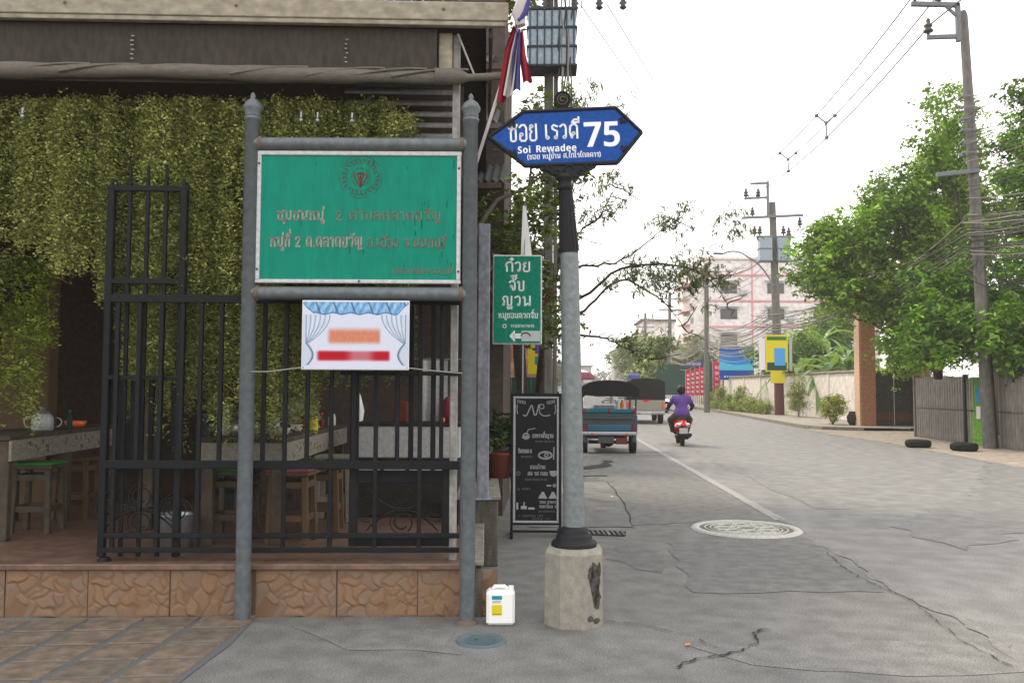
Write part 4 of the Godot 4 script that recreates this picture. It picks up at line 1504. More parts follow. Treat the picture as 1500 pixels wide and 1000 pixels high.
	single("orange_jar", "orange-lidded dark jar at the right end of the serving cabinet", "jar", b, M.tuk_red, V(-0.95, fy + 0.89, -8.4))
	b = B.new()
	b.ball(V(0, 0, 0), V(0.035, 0.03, 0.035), 10)
	single("orange_fruit", "orange fruit lying against the dark jar on the serving cabinet", "fruit", b, M.flower_orange, V(-1.0, fy + 0.92, -8.3))
	var tap := thing("white_statuette", "tall white figure-shaped bottle standing beyond the middle counter", "statuette", V(-2.0, fy + 0.83, -9.2), 0)
	b = B.new()
	b.tube([V(0, 0, 0), V(0.01, 0.15, 0), V(0, 0.3, 0.02), V(-0.03, 0.42, 0.0)], [0.05, 0.06, 0.035, 0.01], 10)
	part(tap, "body", b, M.plastic_white)

# ---------------------------------------------------------------- signs at the corner
func build_signs():
	# community notice board on two galvanised posts
	var o := thing("notice_board", "large green community sign on two galvanised tube posts before the fence", "sign", V(-1.3, 0, -5.97), 2.3)
	for s in [-1, 1]:
		var b := B.new()
		b.lathe([Vector2(0.052, -0.05), Vector2(0.051, 3.45)], 20, V(s * 0.763, 0, 0))
		b.lathe([Vector2(0.051, 3.45), Vector2(0.058, 3.455), Vector2(0.058, 3.475), Vector2(0.05, 3.48)], 20, V(s * 0.763, 0, 0))
		var ps := part(o, "post", b, M.galv)
		b = B.new()
		b.lathe([Vector2(0.048, 3.48), Vector2(0.055, 3.495), Vector2(0.05, 3.51), Vector2(0.066, 3.535), Vector2(0.066, 3.555), Vector2(0.05, 3.585), Vector2(0.025, 3.605), Vector2(0.013, 3.615), Vector2(0.02, 3.63), Vector2(0.013, 3.645), Vector2(0, 3.66)], 18, V(s * 0.763, 0, 0))
		part(ps, "finial", b, M.galv)
		for y in [3.29, 2.245]:
			b = B.new()
			b.lathe([Vector2(0.046, 0.0), Vector2(0.056, 0.012), Vector2(0.05, 0.03)], 14)
			var w := part(ps, "weld", b, M.rust)
			w.position = V(s * 0.763 - s * 0.042, y, 0)
			w.rotation.z = s * PI / 2
		b = B.new()
		b.lathe([Vector2(0.075, -0.02), Vector2(0.075, 0.012), Vector2(0.055, 0.03)], 16, V(s * 0.763, 0, 0))
		part(ps, "foot", b, M.rust)
	for y in [3.29, 2.245]:
		var b := B.new()
		b.tube([V(-0.74, y, 0), V(0.74, y, 0)], 0.047, 20)
		part(o, "crossbar", b, M.galv)
	var b2 := B.new()
	b2.box(V(-0.01, 2.776, 0.0), V(1.415, 0.92, 0.02), Basis(), 0.004)
	part(o, "panel", b2, M.sign_green)
	for e in [[V(-0.01, 3.224, 0.006), V(1.425, 0.03, 0.03)], [V(-0.01, 2.328, 0.006), V(1.425, 0.026, 0.03)], [V(-0.705, 2.776, 0.006), V(0.028, 0.868, 0.03)], [V(0.685, 2.776, 0.006), V(0.028, 0.868, 0.03)]]:
		b2 = B.new()
		b2.box(e[0], e[1], Basis(), 0.004)
		part(o, "border", b2, M.sign_white)
	for p in [V(-0.705, 3.15, 0.024), V(-0.705, 2.41, 0.024), V(0.685, 3.12, 0.024), V(0.685, 2.4, 0.024), V(0.0, 2.33, 0.024)]:
		b2 = B.new()
		b2.ball(p, V(0.009, 0.009, 0.006), 8)
		part(o, "bolt", b2, M.rust)
	# writing; the right-hand half has faded
	var z := 0.013
	b2 = B.new()
	thai_fit(b2, "ชุมชนหมู่ ", -0.395, 2.757, 0.062, 0.365, 0.012, z)
	part(o, "lettering", b2, M.letter_faded)
	b2 = B.new()
	thai_fit(b2, "2 ตำบลตลาดขวัญ", 0.2, 2.757, 0.06, 0.74, 0.009, z)
	part(o, "faded_lettering", b2, M.letter_ghost)
	b2 = B.new()
	thai_fit(b2, "หมู่ที่ 2 ต.ตลาดขวัญ", -0.3, 2.57, 0.066, 0.65, 0.0125, z)
	part(o, "lettering", b2, M.letter_faded)
	b2 = B.new()
	thai_fit(b2, "อ.เมือง จ.นนทบุรี", 0.325, 2.57, 0.058, 0.55, 0.009, z)
	part(o, "faded_lettering", b2, M.letter_ghost)
	b2 = B.new()
	thai_fit(b2, "เทศบาลนครนนทบุรี", 0.44, 2.385, 0.034, 0.42, 0.0055, z)
	part(o, "faded_lettering", b2, M.letter_ghost)
	# faded round seal
	b2 = B.new()
	for rr in [0.148, 0.128, 0.1, 0.062]:
		for k in 26:
			if (k * 7 + int(rr * 1000)) % 5 > 0:
				var a := TAU * k / 26.0
				stroke(b2, [Vector2(0.0 + cos(a) * rr, 3.06 + sin(a) * rr), Vector2(cos(a + 0.19) * rr, 3.06 + sin(a + 0.19) * rr)], 0.0035, z)
	for k in 24:
		var a := TAU * k / 24.0
		stroke(b2, [Vector2(cos(a) * 0.108, 3.06 + sin(a) * 0.108), Vector2(cos(a + 0.08) * 0.122, 3.06 + sin(a + 0.08) * 0.122)], 0.006, z)
	part(o, "faded_seal", b2, M.letter_seal)
	b2 = B.new()
	for s in [-1.0, 1.0]:
		stroke(b2, [Vector2(0, 3.0), Vector2(s * 0.022, 3.02), Vector2(s * 0.045, 3.06), Vector2(s * 0.04, 3.09)], 0.008, z)
		stroke(b2, [Vector2(0, 3.01), Vector2(s * 0.012, 3.05), Vector2(s * 0.025, 3.08)], 0.007, z)
	stroke(b2, [Vector2(0, 2.99), Vector2(0, 3.05), Vector2(0.0, 3.085)], 0.012, z)
	stroke(b2, [Vector2(-0.02, 3.085), Vector2(0.02, 3.085)], 0.01, z)
	part(o, "faded_emblem", b2, M.letter_red)
	# dark run marks and scuffs on the board
	var r := RandomNumberGenerator.new()
	r.seed = 31
	b2 = B.new()
	for i in 26:
		var x := 0.3 + r.randf() * 0.36 if i % 4 else r.randf_range(-0.6, 0.6)
		var y := r.randf_range(2.4, 3.2)
		stroke(b2, [Vector2(x, y), Vector2(x + r.randf_range(-0.004, 0.004), y - r.randf_range(0.01, 0.07))], r.randf_range(0.002, 0.006), 0.0125)
	part(o, "scuff", b2, M.fence_green)
	# small sponsor banner wired between the posts
	var ban := thing("small_banner", "small white banner with blue curtain print wired below the green sign", "banner", V(-1.31, 1.72, -5.92), 2.3)
	b2 = B.new()
	b2.box(V(0, 0.235, 0), V(0.735, 0.475, 0.006), Basis(), 0.002)
	part(ban, "sheet", b2, M.plastic_white)
	var q := QuadMesh.new()
	q.size = Vector2(0.725, 0.465)
	var qp := part(ban, "print", q, banner_print())
	qp.position = V(0, 0.235, 0.0055)
	for s in [-1, 1]:
		for y in [0.012, 0.458]:
			b2 = B.new()
			b2.tube([V(s * 0.355, y, 0.004), V(s * 0.355, y, 0.008)], 0.006, 8)
			part(ban, "eyelet", b2, M.zinc)
	b2 = B.new()
	b2.tube([V(-0.8, -0.02, -0.03), V(-0.6, -0.018, 0.0), V(-0.36, 0.012, -0.004)], 0.005, 6)
	part(ban, "wire", b2, M.cable_grey)
	b2 = B.new()
	b2.tube([V(0.36, 0.012, -0.004), V(0.55, -0.008, 0.0), V(0.78, -0.025, -0.03)], 0.005, 6)
	part(ban, "wire", b2, M.cable_grey)
	# street name sign on its post
	var s := thing("street_sign", "blue lane-name sign 75 on a grey post with concrete foot", "street sign", V(0.19, 0, -6.08), 2.3)
	b2 = B.new()
	b2.lathe([Vector2(0.212, -0.03), Vector2(0.212, 0.0), Vector2(0.208, 0.485), Vector2(0.185, 0.52), Vector2(0.1, 0.525)], 8, Vector3(), deg_to_rad(30.0), false)
	var foot := part(s, "concrete_foot", b2, M.pole_concrete)
	b2 = B.new()
	var dr := RandomNumberGenerator.new()
	dr.seed = 6
	var fa := deg_to_rad(50.2)
	var fxf := Transform3D(Basis(V(sin(fa), 0, -cos(fa)), Vector3.UP, V(cos(fa), 0, sin(fa))), V(cos(fa), 0, sin(fa)) * 0.1968)
	var spots := [[0.005, 0.29, 0.045, 0.15], [0.03, 0.2, 0.03, 0.09], [-0.03, 0.36, 0.025, 0.06], [0.045, 0.38, 0.02, 0.05], [-0.035, 0.07, 0.03, 0.02], [0.02, 0.05, 0.04, 0.02]]
	for e in spots:
		var pl := []
		for k in 22:
			var a := TAU * k / 22.0
			pl.append(Vector2(e[0] + cos(a) * e[2] * dr.randf_range(0.6, 1.15), e[1] + sin(a) * e[3] * dr.randf_range(0.75, 1.1)))
		b2.prism(pl, -0.004, 0.0012, fxf)
	part(foot, "dirt_stain", b2, M.dirt_black)
	b2 = B.new()
	b2.lathe([Vector2(0.155, 0.52), Vector2(0.158, 0.54), Vector2(0.15, 0.555), Vector2(0.122, 0.565), Vector2(0.125, 0.585), Vector2(0.118, 0.6), Vector2(0.1, 0.61), Vector2(0.102, 0.63), Vector2(0.085, 0.645), Vector2(0.074, 0.655)], 24)
	part(s, "base_moulding", b2, M.cast_iron)
	b2 = B.new()
	b2.tube([V(0, 0.64, 0), V(-0.035, 2.54, 0)], [0.074, 0.064], 24)
	part(s, "post", b2, M.galv_pole)
	# fluted cast upper shaft
	b2 = B.new()
	b2.tube([V(-0.035, 2.535, 0), V(-0.064, 3.02, 0)], [0.064, 0.042], 24)
	for k in 12:
		var a := TAU * k / 12.0
		b2.tube([V(-0.035 + cos(a) * 0.062, 2.56, sin(a) * 0.062), V(-0.064 + cos(a) * 0.042, 3.0, sin(a) * 0.042)], [0.008, 0.006], 5)
	b2.lathe([Vector2(0.044, 2.98), Vector2(0.058, 2.995), Vector2(0.058, 3.01), Vector2(0.045, 3.02), Vector2(0.045, 3.05), Vector2(0.06, 3.065), Vector2(0.06, 3.085), Vector2(0.05, 3.1)], 20, V(-0.066, 0, 0))
	part(s, "cast_shaft", b2, M.cast_iron)
	# the board is tilted a little, its right end higher
	var tilt := Node3D.new()
	tilt.name = "name_board"
	s.add_child(tilt, true)
	tilt.position = V(-0.075, 3.362, 0.0)
	tilt.rotation.z = deg_to_rad(2.6)
	tilt.scale = Vector3.ONE
	var outer := [Vector2(-0.538, 0.02), Vector2(-0.285, 0.196), Vector2(0.375, 0.2), Vector2(0.556, 0.01), Vector2(0.37, -0.205), Vector2(-0.285, -0.2)]
	var inner := [Vector2(-0.507, 0.018), Vector2(-0.275, 0.176), Vector2(0.366, 0.18), Vector2(0.527, 0.01), Vector2(0.361, -0.184), Vector2(-0.275, -0.18)]
	b2 = B.new()
	b2.prism(outer, -0.03, 0.016)
	for i in 6:
		var a: Vector2 = outer[i].lerp(inner[i], 0.35)
		var c: Vector2 = outer[(i + 1) % 6].lerp(inner[(i + 1) % 6], 0.35)
		b2.tube([V(a.x, a.y, 0.016), V(c.x, c.y, 0.016)], 0.0135, 8)
	# notched corner clips
	for c in [Vector2(-0.37, 0.1), Vector2(-0.37, -0.1), Vector2(0.425, 0.1), Vector2(0.425, -0.1)]:
		b2.box(V(c.x, c.y, 0.022), V(0.05, 0.018, 0.014), Basis(Vector3.BACK, signf(c.x) * -signf(c.y) * 0.75), 0.003)
		b2.box(V(c.x - signf(c.x) * 0.02, c.y + signf(c.y) * 0.0, 0.022), V(0.02, 0.045, 0.014), Basis(Vector3.BACK, 0.2), 0.003)
	part(tilt, "frame", b2, M.cast_iron)
	b2 = B.new()
	b2.prism(inner, -0.01, 0.0185)
	part(tilt, "blue_plate", b2, M.sign_blue)
	b2 = B.new()
	thai_fit(b2, "ซอย", -0.284, -0.018, 0.115, 0.212, 0.0135, 0.0195)
	thai_fit(b2, "เรวดี", -0.012, -0.012, 0.1, 0.25, 0.0135, 0.0195)
	thai_fit(b2, "(ซอย หมู่บ้าน ส.โกไรโกลคาร)", -0.005, -0.15, 0.029, 0.52, 0.0058, 0.0195)
	part(tilt, "lettering", b2, M.letter_new)
	for e in [["75", 0.175, V(0.268, 0.005, 0.0195)], ["Soi", 0.048, V(-0.284, -0.083, 0.0195)], ["Rewadee", 0.048, V(-0.06, -0.08, 0.0195)]]:
		var tp := part(tilt, "lettering", latin(e[0], e[1]), M.letter_new)
		tp.position = e[2]
	# bracket below and crest above
	b2 = B.new()
	b2.prism([Vector2(-0.21, 0.0), Vector2(-0.19, -0.03), Vector2(-0.14, -0.038), Vector2(-0.12, -0.06), Vector2(-0.07, -0.09), Vector2(0.07, -0.09), Vector2(0.12, -0.06), Vector2(0.14, -0.038), Vector2(0.19, -0.03), Vector2(0.21, 0.0)], -0.03, 0.02, Transform3D(Basis(), V(0.02, -0.195, 0)))
	for c in [[-0.12, -0.22, 0.025], [0.16, -0.22, 0.025], [0.02, -0.235, 0.035], [-0.06, -0.25, 0.02], [0.1, -0.25, 0.02]]:
		ring(b2, V(c[0], c[1], 0.022), c[2], 0.008, 0.0, 5.0, 0.4)
	part(tilt, "bracket", b2, M.cast_iron)
	b2 = B.new()
	b2.prism([Vector2(-0.1, 0), Vector2(-0.06, 0.02), Vector2(0.06, 0.02), Vector2(0.1, 0)], -0.02, 0.014, Transform3D(Basis(), V(0.0, 0.192, 0)))
	b2.tube([V(0, 0.27, -0.012), V(0, 0.27, 0.008)], 0.062, 28)
	ring(b2, V(0, 0.27, 0.01), 0.056, 0.006)
	for k in 16:
		b2.ball(V(cos(TAU * k / 16) * 0.045, 0.27 + sin(TAU * k / 16) * 0.045, 0.009), V(0.006, 0.006, 0.006), 6)
	part(tilt, "crest", b2, M.cast_iron)
	b2 = B.new()
	ring(b2, V(0, 0.27, 0.013), 0.022, 0.005, 0.4, 5.2, 0.5)
	ring(b2, V(0, 0.27, 0.011), 0.036, 0.003)
	part(tilt, "crest_emblem", b2, M.rust)
	# white plastic can beside the plinth
	var can := thing("plastic_can", "white plastic jerrycan with yellow and teal label beside the plinth corner", "jerrycan", V(-0.31, 0.008, -6.0), 4)
	b2 = B.new()
	b2.box(V(0, 0.115, 0), V(0.192, 0.228, 0.13), Basis(), 0.018)
	part(can, "body", b2, M.plastic_white)
	b2 = B.new()
	b2.tube([V(-0.05, 0.235, 0), V(-0.04, 0.25, 0), V(0.03, 0.25, 0), V(0.045, 0.235, 0)], 0.011, 10)
	part(can, "handle", b2, M.plastic_white)
	b2 = B.new()
	b2.tube([V(0.072, 0.225, 0), V(0.072, 0.252, 0)], 0.019, 14)
	part(can, "cap", b2, M.plastic_white)
	b2 = B.new()
	b2.box(V(-0.025, 0.105, 0.0655), V(0.068, 0.07, 0.002))
	var lb := part(can, "label", b2, M.yellow)
	b2 = B.new()
	b2.box(V(-0.025, 0.187, 0.0655), V(0.068, 0.025, 0.002))
	part(lb, "label_band", b2, M.teal)
	b2 = B.new()
	stroke(b2, [Vector2(-0.055, 0.155), Vector2(-0.0, 0.155)], 0.004, 0.0668)
	stroke(b2, [Vector2(-0.055, 0.165), Vector2(-0.0, 0.165)], 0.003, 0.0668)
	stroke(b2, [Vector2(-0.05, 0.08), Vector2(-0.0, 0.08)], 0.004, 0.0672)
	part(lb, "label_print", b2, M.pole_dark)
	# iron covers in the ground
	var mh := thing("small_cover", "small blue-grey round iron cover in the concrete before the plinth", "manhole cover", V(-0.41, 0.004, -5.59))
	b2 = B.new()
	b2.lathe([Vector2(0.16, 0.0), Vector2(0.155, 0.014), Vector2(0.14, 0.014), Vector2(0.135, 0.009), Vector2(0.0, 0.009)], 32)
	part(mh, "lid", b2, M.iron_blue)
	b2 = B.new()
	for k in 6:
		b2.box(V(0, 0.011, -0.09 + k * 0.036), V(0.2 * sqrt(maxf(0.1, 1 - pow((-0.09 + k * 0.036) / 0.13, 2))), 0.006, 0.008))
	part(mh, "rib", b2, M.iron_blue)
	b2 = B.new()
	b2.tube([V(-0.03, 0.008, 0.0), V(-0.03, 0.0125, 0.0)], 0.012, 10)
	part(mh, "key_hole", b2, M.crack)
	manhole()
	# narrow drain grate left of it
	var gr := thing("drain_grate", "small slotted drain grate in the concrete beside the chalkboard", "grate", V(0.62, 0.006, -9.75), -8)
	b2 = B.new()
	b2.box(V(0, 0.004, 0), V(0.5, 0.008, 0.3))
	part(gr, "frame", b2, M.crack)
	for i in 9:
		b2 = B.new()
		b2.box(V(-0.22 + i * 0.055, 0.012, 0), V(0.026, 0.012, 0.28), ry(12), 0.003)
		part(gr, "slat", b2, M.pavement if i % 4 == 1 else M.iron_cover)
	chalkboard()

func manhole():
	var o := thing("manhole_cover", "large ornate round manhole cover with a pale ring near the road edge", "manhole cover", V(2.27, 0.006, -10.14))
	var b := B.new()
	b.lathe([Vector2(0.62, 0.0), Vector2(0.6, 0.02), Vector2(0.53, 0.022), Vector2(0.52, 0.008)], 48)
	part(o, "ring", b, M.iron_ring)
	b = B.new()
	b.lathe([Vector2(0.52, 0.006), Vector2(0.0, 0.007)], 40)
	part(o, "lid", b, M.iron_cover)
	b = B.new()
	for rr in [0.46, 0.4]:
		var p := []
		for k in 41:
			p.append(V(cos(TAU * k / 40) * rr, 0.01, sin(TAU * k / 40) * rr))
		b.tube(p, 0.011, 5)
	for k in 8:
		var a := TAU * k / 8
		for rr in [0.07, 0.1]:
			var p := []
			for j in 15:
				var t := TAU * j / 14
				p.append(V(cos(a) * 0.26 + cos(t) * rr, 0.01, sin(a) * 0.26 + sin(t) * rr))
			b.tube(p, 0.011, 4)
		b.tube([V(cos(a + 0.39) * 0.12, 0.01, sin(a + 0.39) * 0.12), V(cos(a + 0.39) * 0.37, 0.01, sin(a + 0.39) * 0.37)], 0.013, 4)
	var p2 := []
	for j in 21:
		p2.append(V(cos(TAU * j / 20) * 0.1, 0.01, sin(TAU * j / 20) * 0.1))
	b.tube(p2, 0.013, 5)
	part(o, "pattern", b, M.iron_ring)

func chalkboard():
	var o := thing("chalkboard_stand", "black wheeled chalkboard menu stand behind the grey sign post", "menu board", V(-0.115, 0, -9.5), 2.3)
	var b := B.new()
	b.box(V(0, 0.83, -0.012), V(0.5, 1.38, 0.02))
	part(o, "board", b, M.board_black)
	for e in [[V(-0.262, 0.79, 0), V(0.026, 1.5, 0.04)], [V(0.262, 0.79, 0), V(0.026, 1.5, 0.04)], [V(0, 1.53, 0), V(0.55, 0.026, 0.04)], [V(0, 0.14, 0), V(0.5, 0.022, 0.04)], [V(0, 0.06, 0), V(0.5, 0.024, 0.04)]]:
		b = B.new()
		b.box(e[0], e[1], Basis(), 0.004)
		part(o, "frame", b, M.black_iron)
	for e in [[V(-0.236, 0.83, 0.002), V(0.024, 1.36, 0.012)], [V(0.236, 0.83, 0.002), V(0.024, 1.36, 0.012)], [V(0, 1.498, 0.002), V(0.448, 0.024, 0.012)], [V(0, 0.162, 0.002), V(0.448, 0.024, 0.012)]]:
		b = B.new()
		b.box(e[0], e[1], Basis(), 0.003)
		part(o, "inner_border", b, M.enamel)
	for s in [-1, 1]:
		b = B.new()
		b.sq(V(s * 0.262, 0.06, -0.2), V(s * 0.262, 0.06, 0.16), 0.026, 0.03)
		part(o, "foot", b, M.black_iron)
		for z in [-0.18, 0.14]:
			b = B.new()
			b.tube([V(s * 0.262 - 0.016, 0.028, z), V(s * 0.262 + 0.016, 0.028, z)], 0.028, 14)
			part(o, "caster", b, M.rubber)
	b = B.new()
	var z := -0.0005
	# flourished title
	stroke(b, [Vector2(-0.14, 1.31), Vector2(-0.12, 1.295), Vector2(-0.1, 1.31), Vector2(-0.055, 1.41), Vector2(-0.045, 1.41), Vector2(-0.02, 1.31), Vector2(0.0, 1.31), Vector2(0.03, 1.42)], 0.011, z)
	stroke(b, [Vector2(0.03, 1.37), Vector2(0.045, 1.32), Vector2(0.08, 1.3), Vector2(0.12, 1.3), Vector2(0.15, 1.31)], 0.009, z)
	loop(b, Vector2(0.06, 1.4), 0.025, 0.008, z)
	thai_fit(b, "อาหารพื้นฐาน", 0.075, 1.065, 0.036, 0.23, 0.0075, z)
	# cup with a spoon
	loop(b, Vector2(-0.11, 1.08), 0.028, 0.02, z, 12)
	stroke(b, [Vector2(-0.14, 1.07), Vector2(-0.08, 1.07)], 0.03, z)
	stroke(b, [Vector2(-0.1, 1.11), Vector2(-0.085, 1.15), Vector2(-0.01, 1.165)], 0.008, z)
	thai_fit(b, "วันจานเด็ด", -0.12, 0.9, 0.036, 0.15, 0.0075, z)
	# plate and cutlery
	var pl := []
	for i in 21:
		pl.append(Vector2(0.1 + cos(TAU * i / 20) * 0.07, 0.875 + sin(TAU * i / 20) * 0.036))
	stroke(b, pl, 0.02, z)
	loop(b, Vector2(0.11, 0.875), 0.018, 0.012, z)
	stroke(b, [Vector2(0.19, 0.83), Vector2(0.195, 0.96)], 0.011, z)
	thai_fit(b, "ขนมไทย", 0.02, 0.73, 0.034, 0.17, 0.007, z)
	thai_fit(b, "สด รส กลม", 0.02, 0.66, 0.034, 0.22, 0.007, z)
	# bowl
	stroke(b, [Vector2(0.155, 0.7), Vector2(0.165, 0.665), Vector2(0.195, 0.655), Vector2(0.22, 0.67), Vector2(0.228, 0.7), Vector2(0.155, 0.7)], 0.018, z)
	stroke(b, [Vector2(0.165, 0.685), Vector2(0.22, 0.685)], 0.03, z)
	stroke(b, [Vector2(0.12, 0.55), Vector2(0.16, 0.55)], 0.016, z)
	loop(b, Vector2(0.2, 0.55), 0.012, 0.014, z)
	# two dumplings
	for cx in [0.075, 0.185]:
		for i in 4:
			stroke(b, [Vector2(cx - 0.04 + i * 0.01, 0.42 + i * 0.018), Vector2(cx + 0.04 - i * 0.01, 0.42 + i * 0.018)], 0.016, z)
	thai_fit(b, "ขนม อาหาร", 0.13, 0.36, 0.024, 0.18, 0.006, z)
	thai_fit(b, "ราคาโดนใจ", 0.13, 0.31, 0.028, 0.19, 0.006, z)
	# little cups at the foot
	stroke(b, [Vector2(-0.2, 0.3), Vector2(-0.2, 0.36)], 0.02, z)
	stroke(b, [Vector2(-0.15, 0.315), Vector2(-0.11, 0.315)], 0.035, z)
	stroke(b, [Vector2(-0.13, 0.33), Vector2(-0.125, 0.37)], 0.012, z)
	stroke(b, [Vector2(-0.075, 0.305), Vector2(-0.02, 0.305)], 0.022, z)
	for s in [-1.0, 1.0]:
		for k in 3:
			loop(b, Vector2(s * (0.19 - k * 0.03), 1.455 - k * 0.006), 0.014, 0.007, z)
		stroke(b, [Vector2(s * 0.205, 1.42), Vector2(s * 0.21, 1.36), Vector2(s * 0.2, 1.32)], 0.008, z)
	part(o, "chalk_drawing", b, M.chalk)
	b = B.new()
	thai_fit(b, "บรการด วยความใส", 0.09, 1.015, 0.016, 0.2, 0.004, z)
	thai_fit(b, "สดใหมทกวน", -0.1, 0.85, 0.016, 0.12, 0.004, z)
	thai_fit(b, "ขนมหวานเยนๆ อร อย", 0.0, 0.605, 0.018, 0.24, 0.004, z)
	thai_fit(b, "ม ราคา", -0.13, 0.5, 0.022, 0.14, 0.005, z)
	thai_fit(b, "อร อยทกจาน", 0.12, 0.265, 0.016, 0.18, 0.004, z)
	thai_fit(b, "เปดทกวน เรา", -0.05, 0.215, 0.02, 0.26, 0.005, z)
	thai_fit(b, "ตดตอ เรา", 0.06, 0.188, 0.013, 0.2, 0.0035, z)
	loop(b, Vector2(-0.19, 0.68), 0.018, 0.012, z)
	part(o, "chalk_note", b, M.chalk_dim)

# blurred print of the little banner: watery blue drapes, an orange line and a red arrow
func banner_print() -> StandardMaterial3D:
	var w := 256
	var h := 164
	var img := Image.create(w, h, false, Image.FORMAT_RGB8)
	var f := FastNoiseLite.new()
	f.seed = 8
	f.frequency = 0.05
	for y in h:
		for x in w:
			var u := float(x) / w
			var v := float(y) / h
			var c := Color(0.78, 0.79, 0.86)
			var n := f.get_noise_2d(x * 2.0, y)
			# swags along the top
			var cell := fmod(u * 6.0 + 0.3, 1.0)
			var dip := 0.205 - 0.05 * absf(cell - 0.5) * 2.0 * 0.6
			if u < 0.1:
				dip -= (0.1 - u) * 1.6
			if u > 0.9:
				dip -= (u - 0.9) * 1.6
			if v < dip and v > 0.012:
				var k := absf(sin(cell * 7.0 + v * 14.0)) * 0.7 + n * 0.6
				c = Color(0.3, 0.55, 0.75).lerp(Color(0.66, 0.74, 0.84), clampf(k, 0, 1))
				if absf(cell - v * 1.6) < 0.05:
					c = c.lerp(Color(0.14, 0.28, 0.4), 0.6)
				if dip - v < 0.02:
					c = c.lerp(Color(0.2, 0.4, 0.55), 0.7)
			# side drapes drawn as thin grey-blue lines
			for s in 2:
				var uu := u if s == 0 else 1.0 - u
				if uu < 0.26 and v > 0.2 and v < 0.62:
					var t := (v - 0.2) / 0.42
					for k in 6:
						var x0 := lerpf(0.03 + k * 0.045, 0.03 + k * 0.004, t * t)
						if absf(uu - x0) < 0.006:
							c = c.lerp(Color(0.4, 0.5, 0.58), 0.7)
					if uu < lerpf(0.24, 0.04, t * t) and fmod(uu * 40.0, 2.0) < 0.9:
						c = c.lerp(Color(0.62, 0.72, 0.8), 0.4)
				if v > 0.62 and v < 0.96:
					var t := (v - 0.62) / 0.34
					var x1 := 0.035 + 0.06 * sin(t * PI)
					if absf(uu - x1) < 0.011 and t < 0.95:
						c = c.lerp(Color(0.2, 0.28, 0.36), 0.75)
					if uu < x1:
						c = c.lerp(Color(0.66, 0.72, 0.8), 0.5)
			# smeared orange line
			var ox := smoothstep(0.22, 0.27, u) * (1.0 - smoothstep(0.71, 0.75, u))
			var oy := smoothstep(0.36, 0.47, v) * (1.0 - smoothstep(0.57, 0.66, v))
			c = c.lerp(Color(0.75, 0.43, 0.3), ox * oy * (0.85 + 0.15 * n))
			# smeared red arrow
			var rx := smoothstep(0.12, 0.17, u) * (1.0 - smoothstep(0.8, 0.84, u))
			var ryy := smoothstep(0.71, 0.76, v) * (1.0 - smoothstep(0.84, 0.9, v))
			c = c.lerp(Color(0.66, 0.07, 0.13).lerp(Color(0.7, 0.4, 0.45), smoothstep(0.38, 0.5, u) * (1.0 - smoothstep(0.6, 0.72, u))), rx * ryy)
			img.set_pixel(x, y, c)
	var m := mat("banner_print", Color.WHITE, 0.5)
	m.albedo_texture = ImageTexture.create_from_image(img)
	m.texture_repeat = false
	return m

